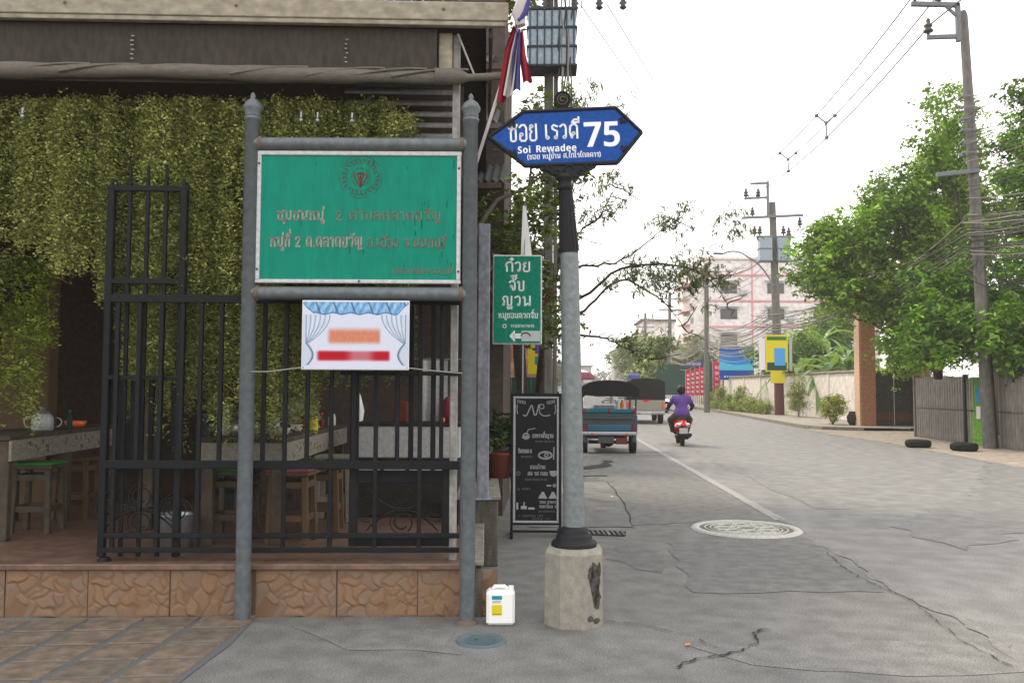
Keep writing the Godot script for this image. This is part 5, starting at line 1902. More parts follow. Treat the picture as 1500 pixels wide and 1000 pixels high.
# ---------------------------------------------------------------- left side of the street, behind the corner
func build_street_left():
	var o := thing("grey_post", "pale grey square post standing on the step beside the cafe", "post", V(-0.555, 0.635, -7.62), 4)
	var b := B.new()
	b.box(V(0, 1.2, 0), V(0.105, 2.4, 0.105), Basis(), 0.008)
	part(o, "shaft", b, M.grey_post)
	b = B.new()
	b.box(V(0, 0.008, 0), V(0.15, 0.016, 0.15), Basis(), 0.004)
	part(o, "base_plate", b, M.grey_post)
	# flagstaff with the flag wound round its upper end
	var fl := thing("flag_pole", "thin white flagstaff leaning from the notice board's right post", "flagpole", V(-0.52, 3.15, -6.12))
	b = B.new()
	b.tube([V(0, 0, 0), V(0.22, 0.72, 0), V(0.4, 1.55, 0)], 0.012, 8)
	part(fl, "staff", b, M.flag_white)
	b = B.new()
	b.tube([V(0.0, 0.05, 0.0), V(-0.06, 0.04, 0.06)], 0.014, 8)
	part(fl, "bracket", b, M.white_metal)
	var fg := thing("thai_flag", "furled red, white and blue flag hanging from the leaning staff", "flag", V(-0.3, 3.75, -6.1))
	# four hanging folds, striped across
	var folds := [[V(0.07, 0.42, 0.02), V(0.02, 0.25, 0.04), V(-0.03, -0.14, 0.05), V(0.012, 0.03, 0), M.flag_red],
		[V(0.085, 0.4, 0.03), V(0.06, 0.22, 0.05), V(0.02, -0.1, 0.05), V(0.03, 0.04, 0), M.flag_white],
		[V(0.09, 0.4, 0.03), V(0.08, 0.2, 0.06), V(0.075, -0.06, 0.06), V(0.035, 0.05, 0), M.flag_blue],
		[V(0.11, 0.38, 0.02), V(0.12, 0.2, 0.05), V(0.16, 0.0, 0.05), V(0.03, 0.06, 0), M.flag_red]]
	for k in folds.size():
		var e = folds[k]
		b = B.new()
		var pts := []
		for i in 13:
			var t := i / 12.0
			var p: Vector3 = e[0].lerp(e[1], t * 2.0) if t < 0.5 else e[1].lerp(e[2], t * 2.0 - 1.0)
			pts.append(p)
		b.st.set_smooth_group(0)
		for i in 12:
			for j in 8:
				var q := []
				for c in [[i, j], [i, j + 1], [i + 1, j + 1], [i + 1, j]]:
					var t: float = c[0] / 12.0
					var w: float = lerpf(0.015, 0.034, t)
					var s: float = c[1] / 8.0 - 0.5
					q.append(pts[c[0]] + V(s * w * 2.0, 0.0, 0.026 * sin(s * 8.0 + k * 2.0 + t * 3.0)))
				b.quad(q[0], q[1], q[2], q[3], Vector3.BACK)
		part(fg, "stripe", b, e[4])
	b = B.new()
	b.tube([V(0.16, 0.78, 0), V(0.12, 0.6, 0.02), V(0.09, 0.5, 0.02), V(0.11, 0.42, 0.02)], [0.03, 0.045, 0.05, 0.035], 10)
	part(fg, "wound_cloth", b, M.flag_white)
	b = B.new()
	b.tube([V(0.2, 0.9, 0.02), V(0.14, 0.7, 0.03), V(0.1, 0.56, 0.05)], [0.012, 0.02, 0.012], 8)
	part(fg, "wound_cloth", b, M.flag_red)
	b = B.new()
	b.tube([V(0.17, 0.64, 0.03), V(0.14, 0.5, 0.05), V(0.09, 0.44, 0.05)], [0.015, 0.022, 0.015], 8)
	part(fg, "wound_cloth", b, M.flag_blue)
	# white feather banner behind the little green sign
	var pn := thing("feather_banner", "tall white pointed cloth rising behind the small green sign", "banner", V(-0.22, 2.2, -9.75))
	b = B.new()
	b.strip(func(t): return [V(-0.085 - 0.01 * sin(t * 3.0), lerpf(0.0, 1.45, t), 0.012 * sin(t * 9.0)) + V(0.03 * t, 0, 0), V(lerpf(0.085, -0.03, pow(t, 2.2)), lerpf(0.0, 1.45, t), 0.02 * cos(t * 7.0))], 24, Vector3.BACK)
	part(pn, "cloth", b, M.plastic_white)
	b = B.new()
	b.tube([V(-0.05, -1.6, 0), V(-0.05, 0.4, 0), V(-0.02, 1.45, 0)], 0.008, 6)
	part(pn, "rod", b, M.enamel)
	# small green noodle sign
	var sg := thing("green_shop_sign", "small upright green shop sign with white arrow hanging beside the pale post", "sign", V(-0.275, 2.41, -8.0), 2.3)
	b = B.new()
	b.box(V(0, 0, 0), V(0.455, 0.825, 0.03), Basis(), 0.008)
	part(sg, "panel", b, M.sign_white)
	b = B.new()
	b.box(V(0, 0, 0.013), V(0.43, 0.8, 0.012), Basis(), 0.003)
	part(sg, "face", b, M.sign_green_small)
	b = B.new()
	var z := 0.0205
	thai_fit(b, "ก๋วย", 0.01, 0.26, 0.085, 0.24, 0.015, z)
	thai_fit(b, "จั๊บ", -0.0, 0.085, 0.085, 0.155, 0.015, z)
	thai_fit(b, "ญวน", 0.0, -0.055, 0.085, 0.28, 0.015, z)
	thai_fit(b, "หมูซอมลวกจิ้ม", 0.01, -0.17, 0.043, 0.37, 0.008, z)
	thai_fit(b, "รานอาหารเรา", 0.05, -0.255, 0.023, 0.22, 0.005, z)
	loop(b, Vector2(-0.115, -0.245), 0.016, 0.008, z)
	stroke(b, [Vector2(-0.02, -0.335), Vector2(0.06, -0.335)], 0.045, z)
	for i in 6:
		stroke(b, [Vector2(-0.07 + i * 0.009, -0.335 - i * 0.0095), Vector2(-0.07 + i * 0.009, -0.335 + i * 0.0095)], 0.01, z)
	part(sg, "lettering", b, M.letter_new)
	b = B.new()
	b.box(V(0.125, -0.335, 0.021), V(0.17, 0.095, 0.003))
	part(sg, "sticker", b, M.awning_pale)
	b = B.new()
	ring(b, V(0.08, -0.35, 0.023), 0.045, 0.006, 0.3, PI - 0.3)
	part(sg, "sticker_arc", b, M.tuk_red)
	b = B.new()
	b.bar(V(-0.24, 0.42, -0.02), V(0.3, 0.36, -0.03), 0.012, 6)
	part(sg, "hanger", b, M.rust)
	# little red and white pennant on the pole
	var pt := thing("small_pennant", "tiny red and white pennant tied to the concrete pole", "pennant", V(0.0, 2.85, -12.8))
	b = B.new()
	b.strip(func(t): return [V(0.03 - 0.13 * t, 0.2 - 0.3 * t, 0.1), V(0.1 - 0.13 * t, 0.2 - 0.3 * t, 0.12)], 6, Vector3.BACK)
	part(pt, "cloth", b, M.flag_red)
	b = B.new()
	b.strip(func(t): return [V(0.0 - 0.13 * t, 0.21 - 0.3 * t, 0.11), V(0.035 - 0.13 * t, 0.21 - 0.3 * t, 0.11)], 6, Vector3.BACK)
	part(pt, "cloth", b, M.flag_white)
	# electricity pole with its transformer tower, close behind the street sign
	var up := thing("utility_pole", "grey concrete utility pole right behind the blue street sign", "utility pole", V(0.06, 0, -13.2), 0, "concrete utility poles along the street")
	b = B.new()
	b.box(V(-0.045, 5.5, 0), V(0.14, 11.0, 0.2), Basis(), 0.02)
	part(up, "shaft", b, M.pole_grey)
	b = B.new()
	b.box(V(0.06, 5.5, 0.02), V(0.06, 11.0, 0.12), Basis(), 0.01)
	part(up, "rib", b, M.pole_grey)
	for i in 26:
		b = B.new()
		b.box(V(0.12, 2.0 + i * 0.16, 0.03), V(0.035, 0.06, 0.05), Basis(), 0.006)
		part(up, "step_block", b, M.pole_dark)
	b = B.new()
	b.box(V(0.5, 7.62, 0.12), V(2.3, 0.1, 0.1), Basis(), 0.01)
	part(up, "crossarm", b, M.arm_grey)
	for x in [-0.5, -0.1, 0.35, 0.72, 1.08]:
		b = B.new()
		b.lathe([Vector2(0.03, 0), Vector2(0.06, -0.03), Vector2(0.03, -0.06), Vector2(0.065, -0.1), Vector2(0.03, -0.13), Vector2(0.06, -0.17), Vector2(0.02, -0.2)], 10, V(x, 7.55, 0.15))
		part(up, "insulator", b, M.insulator)
	var tr := thing("transformer_box", "blue-grey gridded transformer box high on the near concrete pole", "transformer", V(0.06, 6.42, -13.05))
	b = B.new()
	b.box(V(0.0, 0.43, 0), V(0.72, 0.86, 0.42), Basis(), 0.02)
	part(tr, "case", b, M.trafo_blue)
	for i in 4:
		b = B.new()
		b.box(V(0, 0.0 + i * 0.29, 0), V(0.76, 0.035, 0.46), Basis(), 0.005)
		part(tr, "band", b, M.trafo_dark)
	for i in 7:
		b = B.new()
		b.box(V(-0.33 + i * 0.11, 0.43, 0.225), V(0.02, 0.86, 0.03), Basis(), 0.004)
		part(tr, "fin", b, M.trafo_dark)
	var cb := thing("pole_cables", "loose bundle of dark cables running down the near concrete pole", "cable", V(0.06, 0, -12.9))
	var r := RandomNumberGenerator.new()
	r.seed = 12
	for k in 7:
		var p := []
		for i in 14:
			p.append(V(0.1 + k * 0.03 + r.randf_range(-0.03, 0.03), 8.6 - i * (0.45 if k % 2 else 0.27), 0.05 + r.randf_range(-0.03, 0.03)))
		b = B.new()
		b.tube(p, 0.012, 5)
		part(cb, "cable", b, M.cable_grey if k % 3 else M.cable)
	# tree behind the cafe with thin reaching boughs
	var sp := sprig(9, 0.1, 0.022, 0.06, 21, 0.8)
	var o2 := thing("street_tree", "grey-barked tree behind the near concrete pole with sparse boughs over the road", "tree", V(-0.35, 0, -13.6))
	b = B.new()
	b.tube([V(-0.05, -0.1, 0), V(0.0, 1.0, 0), V(-0.08, 2.1, 0), V(-0.15, 3.3, 0), V(-0.1, 4.6, 0)], [0.12, 0.1, 0.1, 0.09, 0.07], 10)
	b.tube([V(0.35, -0.1, 0.1), V(0.2, 1.1, 0.1), V(0.3, 2.2, 0), V(0.42, 3.2, 0.1), V(0.62, 4.1, 0.1)], [0.1, 0.09, 0.08, 0.06, 0.04], 10)
	part(o2, "trunk", b, M.bark)
	var boughs := [[V(0.42, 3.2, 0.1), V(0.8, 3.45, 0.2), V(1.5, 3.6, 0), V(2.4, 4.3, -0.4)],
		[V(0.3, 2.7, 0.0), V(0.9, 3.0, 0.3), V(1.6, 3.45, 0.4), V(2.6, 3.4, 0.3), V(3.1, 2.9, 0.2)],
		[V(0.2, 2.5, 0.0), V(0.9, 2.8, 0.1), V(1.5, 3.3, -0.2), V(2.2, 3.0, -0.4), V(2.5, 2.6, -0.4)],
		[V(0.42, 3.2, 0.1), V(0.7, 3.9, 0.2), V(1.1, 4.2, 0.2), V(1.4, 4.7, 0.2)],
		[V(0.3, 2.4, 0.0), V(0.95, 2.4, 0.2), V(1.4, 2.3, 0.2), V(1.9, 2.05, 0.2)]]
	for e in boughs:
		b = B.new()
		var rr := []
		var cv := []
		for i in e.size() - 1:
			for q in 6:
				cv.append((e[i] as Vector3).cubic_interpolate(e[i + 1], e[maxi(i - 1, 0)], e[mini(i + 2, e.size() - 1)], q / 6.0) + Vector3(r.randfn(), r.randfn(), r.randfn()) * 0.012)
		cv.append(e[-1])
		for i in cv.size():
			rr.append(lerpf(0.03, 0.005, float(i) / (cv.size() - 1)))
		b.tube(cv, rr, 6)
		for k in 12:
			var s0: Vector3 = cv[cv.size() / 3 + r.randi() % (cv.size() * 2 / 3)]
			limb(b, s0, s0 + Vector3(r.randf_range(0.1, 0.6), r.randf_range(-0.25, 0.3), r.randf_range(-0.2, 0.2)), 0.008, 0.002, 0.03, r, 4, 4)
		for k in 5:
			var s: Vector3 = e[e.size() - 1 - k % 3]
			limb(b, s, s + Vector3(r.randf_range(-0.1, 0.5), r.randf_range(-0.3, 0.35), r.randf_range(-0.3, 0.3)), 0.012, 0.004, 0.04, r, 4, 4)
		part(o2, "branch", b, M.bark)
	crown(o2, "crown", [[V(2.05, 3.35, 0.0), V(0.95, 0.36, 0.5), 240], [V(2.75, 3.2, 0.2), V(0.4, 0.4, 0.4), 60], [V(2.35, 4.3, -0.3), V(0.4, 0.35, 0.3), 60], [V(1.2, 4.55, 0.2), V(0.45, 0.5, 0.35), 90], [V(1.9, 2.25, 0.1), V(0.8, 0.25, 0.3), 70], [V(0.9, 6.0, 0), V(0.8, 0.5, 0.5), 130], [V(3.4, 4.2, -0.6), V(0.4, 0.3, 0.3), 50]], sp, M.tree_leaf, 1.0, Color(0.1, 0.12, 0.06), Color(0.2, 0.22, 0.12), 41, 0.12, 8)
	# greenery just behind the cafe
	tree("garden_tree", "leafy tree with a pale trunk directly behind the cafe's right end", V(-0.75, 0, -9.8), 3.7, 0.085, [[V(0.4, 3.4, -0.6), V(0.45, 0.9, 0.4), 300], [V(0.5, 2.7, -0.9), V(0.45, 0.7, 0.4), 240], [V(0.8, 4.6, -0.9), V(0.5, 0.7, 0.4), 190]], M.bark_pale, M.tree_leaf, sprig(6, 0.1, 0.05, 0.07, 31), 1.0, Color(0.06, 0.08, 0.02), Color(0.16, 0.2, 0.04), 51, "", 0.16, 12)
	tree("tall_tree", "tall tree whose bright leaves show above the cafe roof edge", V(-2.4, 0, -17.0), 9.0, 0.16, [[V(0.0, 9.3, 0), V(2.4, 1.3, 1.0), 600], [V(2.0, 9.8, 0), V(1.4, 1.2, 1.0), 300]], M.bark, M.tree_leaf, sprig(6, 0.16, 0.08, 0.1, 33), 1.0, Color(0.1, 0.14, 0.025), Color(0.2, 0.22, 0.05), 52)
	tree("shade_tree", "dense olive tree in the yard behind the small green sign", V(-1.1, 0, -22.0), 3.6, 0.14, [[V(0.1, 4.4, 0), V(1.25, 1.6, 1.0), 560], [V(0.7, 3.0, 0), V(0.9, 0.9, 0.8), 260], [V(0.9, 6.0, 0), V(0.8, 0.9, 0.8), 160]], M.bark, M.tree_leaf, sprig(6, 0.15, 0.075, 0.1, 35), 1.0, Color(0.05, 0.065, 0.02), Color(0.13, 0.16, 0.045), 55)
	# neighbour's shabby roofs stacked above the sign
	var nb := thing("neighbour_house", "shabby grey house with sheet roofs behind the cafe's right end", "house", V(-1.3, 0, -10.6))
	b = B.new()
	b.box(V(-0.9, 3.3, -1.5), V(3.3, 6.6, 2.2))
	part(nb, "wall", b, M.roof_brown)
	for k in 3:
		b = B.new()
		var y0 := 4.05 + k * 0.72
		b.strip(func(t):
			var x := lerpf(-2.6, 0.78 - k * 0.08, t)
			var w := 0.022 * sin(x * 70.0)
			return [V(x, y0 + w, 0.35), V(x, y0 + 0.55 + w, -0.7)], 170, V(0, 0.6, 0.8))
		part(nb, "roof_sheet", b, M.roof_grey)
		b = B.new()
		b.box(V(-0.9, y0 - 0.05, 0.33), V(3.3, 0.07, 0.05), Basis(), 0.006)
		part(nb, "eave_board", b, M.roof_brown)
	for k in 3:
		b = B.new()
		b.box(V(0.55, 4.0 + k * 0.7, 0.15), V(0.14, 0.1, 0.3), Basis(Vector3.BACK, 0.4), 0.01)
		part(nb, "roof_bracket", b, M.bark_pale)
	b = B.new()
	b.box(V(0.38, 4.9, 0.42), V(0.4, 0.16, 0.02), Basis(Vector3.BACK, 0.12), 0.003)
	part(nb, "loose_board", b, M.bark_pale)
	var ow := thing("orange_house", "flat orange-washed wall of a house behind the small green sign", "house", V(-1.2, 0, -19.5))
	b = B.new()
	b.box(V(0.0, 2.3, 0), V(2.2, 4.6, 0.25))
	part(ow, "wall", b, M.orange_wall)
	b = B.new()
	b.box(V(0.0, 4.65, 0.1), V(2.6, 0.1, 0.9), Basis(Vector3.RIGHT, 0.2))
	part(ow, "roof", b, M.roof_brown)
	var gf := thing("green_fence", "dark green boarded fence beyond the steps, left of the near concrete pole", "fence", V(-1.45, 0, -16.2))
	for i in 14:
		b = B.new()
		b.box(V(i * 0.122, 0.9, 0), V(0.116, 1.8, 0.025), Basis(), 0.005)
		part(gf, "board", b, M.fence_green)
	for y in [0.4, 1.5]:
		b = B.new()
		b.box(V(0.8, y, -0.04), V(1.75, 0.08, 0.05))
		part(gf, "rail", b, M.fence_green)
	var ps := thing("street_poster", "yellow-bordered poster with purple and teal print beside the near concrete pole", "poster", V(-0.17, 1.92, -15.0))
	b = B.new()
	b.box(V(0, 0.22, 0), V(0.3, 0.6, 0.03), Basis(), 0.005)
	part(ps, "panel", b, M.yellow)
	b = B.new()
	b.box(V(0.05, 0.35, 0.018), V(0.17, 0.16, 0.004))
	part(ps, "print", b, M.purple)
	b = B.new()
	b.box(V(0.05, 0.15, 0.018), V(0.17, 0.14, 0.004))
	part(ps, "print", b, M.teal)
	# pots by the small iron gate
	for k in 3:
		var pp := thing("potted_plant", ["dark potted shrub on the step between post and chalkboard", "potted plant with red flowers left of the chalkboard", "low potted plant behind the steps"][k], "plant", [V(-0.52, 0.62, -9.6), V(-0.32, 0.55, -10.3), V(-0.75, 0.37, -9.2)][k], 0, "pots beside the cafe steps")
		b = B.new()
		b.lathe([Vector2(0, 0), Vector2(0.11, 0), Vector2(0.15, 0.24), Vector2(0.165, 0.25), Vector2(0.165, 0.28), Vector2(0.14, 0.28), Vector2(0.13, 0.24), Vector2(0, 0.24)], 18)
		part(pp, "pot", b, M.terracotta)
		crown(pp, "foliage", [[V(0, 0.55, 0), V(0.2, 0.3, 0.2), 70]], sprig(6, 0.09, 0.035, 0.04, 61 + k), M.tree_leaf, 1.0, Color(0.02, 0.05, 0.025), Color(0.08, 0.12, 0.03), 70 + k, 0.06, 8)
		if k == 1:
			for i in 7:
				b = B.new()
				b.ball(V(r.randf_range(-0.18, 0.2), r.randf_range(0.4, 0.7), 0.15), V(0.025, 0.02, 0.025), 6)
				part(pp, "flower", b, M.flower_red)
	var ig := thing("iron_gate", "small black wrought iron gate between the pale post and the chalkboard", "gate", V(-0.6, 0.5, -10.0), 2)
	for x in [0.0, 0.3]:
		b = B.new()
		b.sq(V(x, 0, 0), V(x, 0.85, 0), 0.035, 0.035)
		part(ig, "upright", b, M.black_iron)
	for y in [0.12, 0.8]:
		b = B.new()
		b.sq(V(0, y, 0), V(0.3, y, 0), 0.025, 0.03)
		part(ig, "rail", b, M.black_iron)
	scrollwork(ig, V(0.15, 0.46, 0), 0.5)
	# folded garland and stall things beyond the pole
	var sg2 := thing("street_stall", "pink and blue parasol stall beside the parked three-wheeler", "stall", V(1.05, 0, -27.5))
	b = B.new()
	b.lathe([Vector2(0, 2.2), Vector2(0.3, 2.1), Vector2(0.45, 1.95), Vector2(0.44, 1.93), Vector2(0, 2.15)], 16)
	part(sg2, "parasol", b, M.banner_white)
	b = B.new()
	b.lathe([Vector2(0.3, 2.105), Vector2(0.455, 1.955), Vector2(0.455, 1.87)], 16)
	part(sg2, "parasol_edge", b, M.seat_pink)
	b = B.new()
	b.bar(V(0, 0, 0), V(0, 2.3, 0), 0.02)
	part(sg2, "mast", b, M.enamel)
	b = B.new()
	b.box(V(-0.35, 1.45, 0.3), V(0.5, 0.5, 0.03), Basis(), 0.01)
	part(sg2, "side_sign", b, M.sky_blue)
	b = B.new()
	b.box(V(-0.1, 0.5, 0), V(0.9, 1.0, 0.6), Basis(), 0.02)
	part(sg2, "counter", b, M.far_wall)
	# houses further along the left side
	for k in 5:
		var zz := 34.0 + k * 19.0
		var h: float = [3.6, 4.5, 6.0, 5.0, 7.0][k]
		var lf := thing("row_house", ["low grey shop far along the left kerb", "tan two-storey shop far along the left kerb", "taller pale shophouse far along the left side", "grey shop with red awning far along the left side", "last pale block on the left side"][k], "house", V(-4.6 + road_shift(zz), 0, -zz), 0, "shops far along the left side")
		b = B.new()
		b.box(V(0, h / 2, 0), V(7.0, h, 15.0))
		part(lf, "wall", b, [M.far_wall, M.far_tan, M.apartment_pale, M.far_wall, M.apartment_pale][k])
		b = B.new()
		b.box(V(3.7, 2.7, 0), V(1.4, 0.08, 14.0), Basis(Vector3.BACK, -0.2))
		part(lf, "awning", b, [M.roof_grey, M.awning_pale, M.tuk_teal, M.band_red, M.roof_grey][k])
		for i in 4:
			for lv in int(h / 3.2):
				b = B.new()
				b.box(V(3.51, 1.2 + lv * 3.0, -5.4 + i * 3.6), V(0.06, 1.5, 1.9), Basis(), 0.01)
				part(lf, "window", b, M.glass_dark)

# ---------------------------------------------------------------- vehicles
func wheel(o: Node3D, at: Vector3, r: float, w: float, rim: Material):
	var n := Node3D.new()
	n.name = "wheel"
	o.add_child(n, true)
	n.position = at
	n.rotation.z = PI / 2
	var b := B.new()
	b.lathe([Vector2(r * 0.62, -w / 2), Vector2(r * 0.93, -w / 2), Vector2(r, -w * 0.36), Vector2(r, w * 0.36), Vector2(r * 0.93, w / 2), Vector2(r * 0.62, w / 2)], 24)
	for k in 24:
		var a := TAU * k / 24
		b.box(V(cos(a) * r, 0, sin(a) * r), V(0.012, w * 0.7, 0.03), Basis(Vector3.UP, -a))
	part(n, "tyre", b, M.rubber)
	b = B.new()
	b.lathe([Vector2(0, -w * 0.42), Vector2(r * 0.2, -w * 0.42), Vector2(r * 0.3, -w * 0.3), Vector2(r * 0.62, -w * 0.4), Vector2(r * 0.62, w * 0.4), Vector2(r * 0.3, w * 0.3), Vector2(0, w * 0.42)], 20)
	part(n, "rim", b, rim)

func build_vehicles():
	# three-wheeler, seen from behind
	var o := thing("tuk_tuk", "parked blue and grey three-wheeled taxi with black roof beside the lane line", "tuk-tuk", V(1.53, 0, -21.55))
	# local: rear bumper at z 0, front towards -z
	var b := B.new()
	var roof := []
	for i in 13:
		var t := i / 12.0 * 2.0 - 1.0
		roof.append(Vector2(t * 0.74, 1.8 - 0.16 * t * t * t * t - 0.07 * t * t))
	for i in 13:
		var t := 1.0 - i / 12.0 * 2.0
		roof.append(Vector2(t * 0.72, 1.75 - 0.16 * t * t * t * t - 0.07 * t * t))
	b.prism(roof, -2.2, 0.05)
	var back := []
	for i in 13:
		var t := i / 12.0 * 2.0 - 1.0
		back.append(Vector2(t * 0.735, 1.78 - 0.16 * t * t * t * t - 0.07 * t * t))
	back.append(Vector2(0.71, 1.36)); back.append(Vector2(0.56, 1.42)); back.append(Vector2(0.3, 1.4)); back.append(Vector2(-0.3, 1.4)); back.append(Vector2(-0.58, 1.43)); back.append(Vector2(-0.71, 1.32))
	b.prism(back, 0.0, 0.045)
	part(o, "canopy", b, M.canopy_black)
	for sx in [-1, 1]:
		for z in [-0.08, -1.55]:
			b = B.new()
			b.bar(V(sx * 0.64, 0.9, z), V(sx * 0.68, 1.6, z), 0.022)
			part(o, "roof_post", b, M.tuk_grey)
	b = B.new()
	b.box(V(0, 0.78, -0.06), V(1.36, 0.4, 0.1), Basis(Vector3.RIGHT, -0.06), 0.03)
	part(o, "tail_panel", b, M.tuk_grey)
	for y in [0.73, 0.86]:
		b = B.new()
		b.box(V(0, y, 0.0), V(1.2, 0.045, 0.04), Basis(), 0.015)
		part(o, "tail_rib", b, M.tuk_grey)
	b = B.new()
	b.box(V(0, 0.63, 0.02), V(1.1, 0.17, 0.05), Basis(), 0.02)
	part(o, "blue_panel", b, M.tuk_blue)
	b = B.new()
	b.box(V(0, 1.03, -0.1), V(1.3, 0.13, 0.14), Basis(), 0.05)
	var back_rest := part(o, "backrest", b, M.tuk_teal)
	for x in [-0.6, 0.0, 0.6]:
		b = B.new()
		b.box(V(x, 1.03, -0.1), V(0.16, 0.136, 0.146), Basis(), 0.05)
		part(back_rest, "stripe", b, M.tuk_red)
	b = B.new()
	b.box(V(0, 0.5, -0.4), V(1.3, 0.14, 0.8), Basis(), 0.03)
	b.box(V(0, 0.8, -0.35), V(1.2, 0.08, 0.5), Basis(), 0.03)
	for sx in [-1, 1]:
		b.box(V(sx * 0.66, 0.72, -0.5), V(0.06, 0.5, 0.95), Basis(), 0.03)
	b.box(V(0, 0.38, -1.5), V(1.0, 0.1, 1.6), Basis(), 0.03)
	b.box(V(0, 0.75, -2.2), V(0.7, 0.8, 0.25), Basis(), 0.08)
	part(o, "body", b, M.tuk_blue)
	b = B.new()
	b.box(V(0, 1.3, -1.75), V(1.1, 0.6, 0.02), Basis(Vector3.RIGHT, 0.15), 0.005)
	var gm := mat("screen_glass", Color(0.8, 0.85, 0.85), 0.05)
	gm.transparency = BaseMaterial3D.TRANSPARENCY_ALPHA
	gm.albedo_color.a = 0.15
	part(o, "windscreen", b, gm)
	b = B.new()
	b.box(V(0.0, 0.5, 0.07), V(1.34, 0.09, 0.07), Basis(), 0.025)
	part(o, "bumper", b, M.zinc)
	for sx in [-1, 1]:
		b = B.new()
		b.box(V(sx * 0.6, 0.63, 0.04), V(0.1, 0.15, 0.05), Basis(), 0.015)
		part(o, "tail_lamp", b, M.tuk_red)
		wheel(o, V(sx * 0.6, 0.24, -0.35), 0.24, 0.16, M.tuk_grey)
	wheel(o, V(0, 0.24, -2.3), 0.24, 0.14, M.tuk_grey)
	b = B.new()
	b.box(V(-0.08, 0.34, 0.06), V(0.38, 0.15, 0.015), Basis(), 0.006)
	part(o, "number_plate", b, M.plate_worn)
	b = B.new()
	b.box(V(0.3, 0.32, 0.05), V(0.28, 0.16, 0.012), Basis(), 0.006)
	part(o, "mud_flap", b, M.terracotta)
	b = B.new()
	b.box(V(0, 0.27, -0.35), V(1.0, 0.08, 0.08), Basis(), 0.02)
	b.ball(V(0, 0.25, -0.35), V(0.14, 0.1, 0.12), 10)
	part(o, "axle", b, M.black_plastic)
	for e in [[V(0.42, 1.18, -1.3), M.lamp_orange], [V(0.3, 1.16, -1.3), M.sand_white], [V(0.15, 1.3, -1.4), M.banner_white]]:
		b = B.new()
		b.tube([e[0] - V(0, 0.1, 0), e[0], e[0] + V(0.01, 0.12, 0)], [0.045, 0.055, 0.02], 10)
		part(o, "garland", b, e[1])
	for sx in [-1, 1]:
		b = B.new()
		b.tube([V(sx * 0.66, 1.12, -0.08), V(sx * 0.66, 1.14, -0.8), V(sx * 0.62, 1.0, -1.5)], 0.015, 6)
		part(o, "grab_rail", b, M.chrome)
		b = B.new()
		b.tube([V(sx * 0.6, 0.3, -0.68), V(sx * 0.6, 0.5, -0.6), V(sx * 0.6, 0.54, -0.35), V(sx * 0.6, 0.48, -0.08), V(sx * 0.6, 0.28, -0.02)], 0.07, 8)
		part(o, "mudguard", b, M.tuk_grey)
		b = B.new()
		b.ball(V(sx * 0.42, 0.5, 0.115), V(0.03, 0.03, 0.012), 10)
		part(o, "reflector", b, M.lamp_orange)
	b = B.new()
	for i in 5:
		b.box(V(-0.4 + i * 0.2, 0.63, 0.048), V(0.12, 0.03, 0.006), Basis(Vector3.BACK, 0.15 * (i - 2)), 0.002)
	part(o, "panel_lettering", b, M.tuk_teal)
	# gold pickup with a black canvas top
	o = thing("pickup_truck", "gold pickup with black canvas-covered bed driving away ahead of the three-wheeler", "pickup", V(4.5, 0, -40.0), -2)
	b = B.new()
	b.prism([Vector2(-0.86, 0.5), Vector2(0.86, 0.5), Vector2(0.89, 0.8), Vector2(0.87, 1.08), Vector2(-0.87, 1.08), Vector2(-0.89, 0.8)], -4.6, 0.0)
	b.box(V(0, 0.85, -4.9), V(1.72, 0.55, 0.8), Basis(), 0.15)
	part(o, "body", b, M.pickup_gold)
	b = B.new()
	b.box(V(0, 0.83, 0.015), V(1.5, 0.46, 0.03), Basis(), 0.012)
	part(o, "tailgate", b, M.pickup_gold)
	b = B.new()
	b.prism([Vector2(-0.88, 1.06), Vector2(0.88, 1.06), Vector2(0.86, 1.9), Vector2(0.6, 2.03), Vector2(0, 2.07), Vector2(-0.6, 2.03), Vector2(-0.86, 1.9)], -2.1, -0.01)
	part(o, "canvas_top", b, M.canopy_black)
	b = B.new()
	b.prism([Vector2(-0.82, 1.06), Vector2(0.82, 1.06), Vector2(0.72, 1.62), Vector2(-0.72, 1.62)], -3.9, -2.15)
	part(o, "cab", b, M.glass_dark)
	b = B.new()
	b.box(V(0, 0.5, 0.08), V(1.7, 0.16, 0.12), Basis(), 0.04)
	part(o, "bumper", b, M.zinc)
	b = B.new()
	b.box(V(0, 0.5, 0.15), V(0.5, 0.1, 0.01))
	part(o, "number_plate", b, M.plate)
	for sx in [-1, 1]:
		b = B.new()
		b.box(V(sx * 0.82, 0.86, 0.02), V(0.12, 0.3, 0.05), Basis(), 0.015)
		part(o, "tail_lamp", b, M.lamp_orange if sx > 0 else M.lamp_red)
		for z in [-0.95, -4.2]:
			wheel(o, V(sx * 0.74, 0.34, z), 0.34, 0.22, M.zinc)
	b = B.new()
	b.prism([Vector2(-0.22, 1.1), Vector2(0.22, 1.1), Vector2(0, 0.97)], 0.032, 0.04)
	part(o, "red_triangle", b, M.banner_red)
	# oncoming white saloon behind the rider
	o = thing("white_car", "white saloon coming towards the camera between pickup and motorcyclist", "car", V(7.3, 0, -58.0), 3)
	b = B.new()
	b.prism([Vector2(0, 0.25), Vector2(0.05, 0.7), Vector2(-0.9, 0.92), Vector2(-3.6, 0.98), Vector2(-4.3, 0.9), Vector2(-4.35, 0.3)], -0.85, 0.85, Transform3D(Basis(V(0, 0, 1), V(0, 1, 0), V(-1, 0, 0)), Vector3()))
	part(o, "body", b, M.car_paint_white)
	b = B.new()
	b.prism([Vector2(-0.9, 0.9), Vector2(-1.6, 1.38), Vector2(-3.0, 1.42), Vector2(-3.8, 0.95)], -0.72, 0.72, Transform3D(Basis(V(0, 0, 1), V(0, 1, 0), V(-1, 0, 0)), Vector3()))
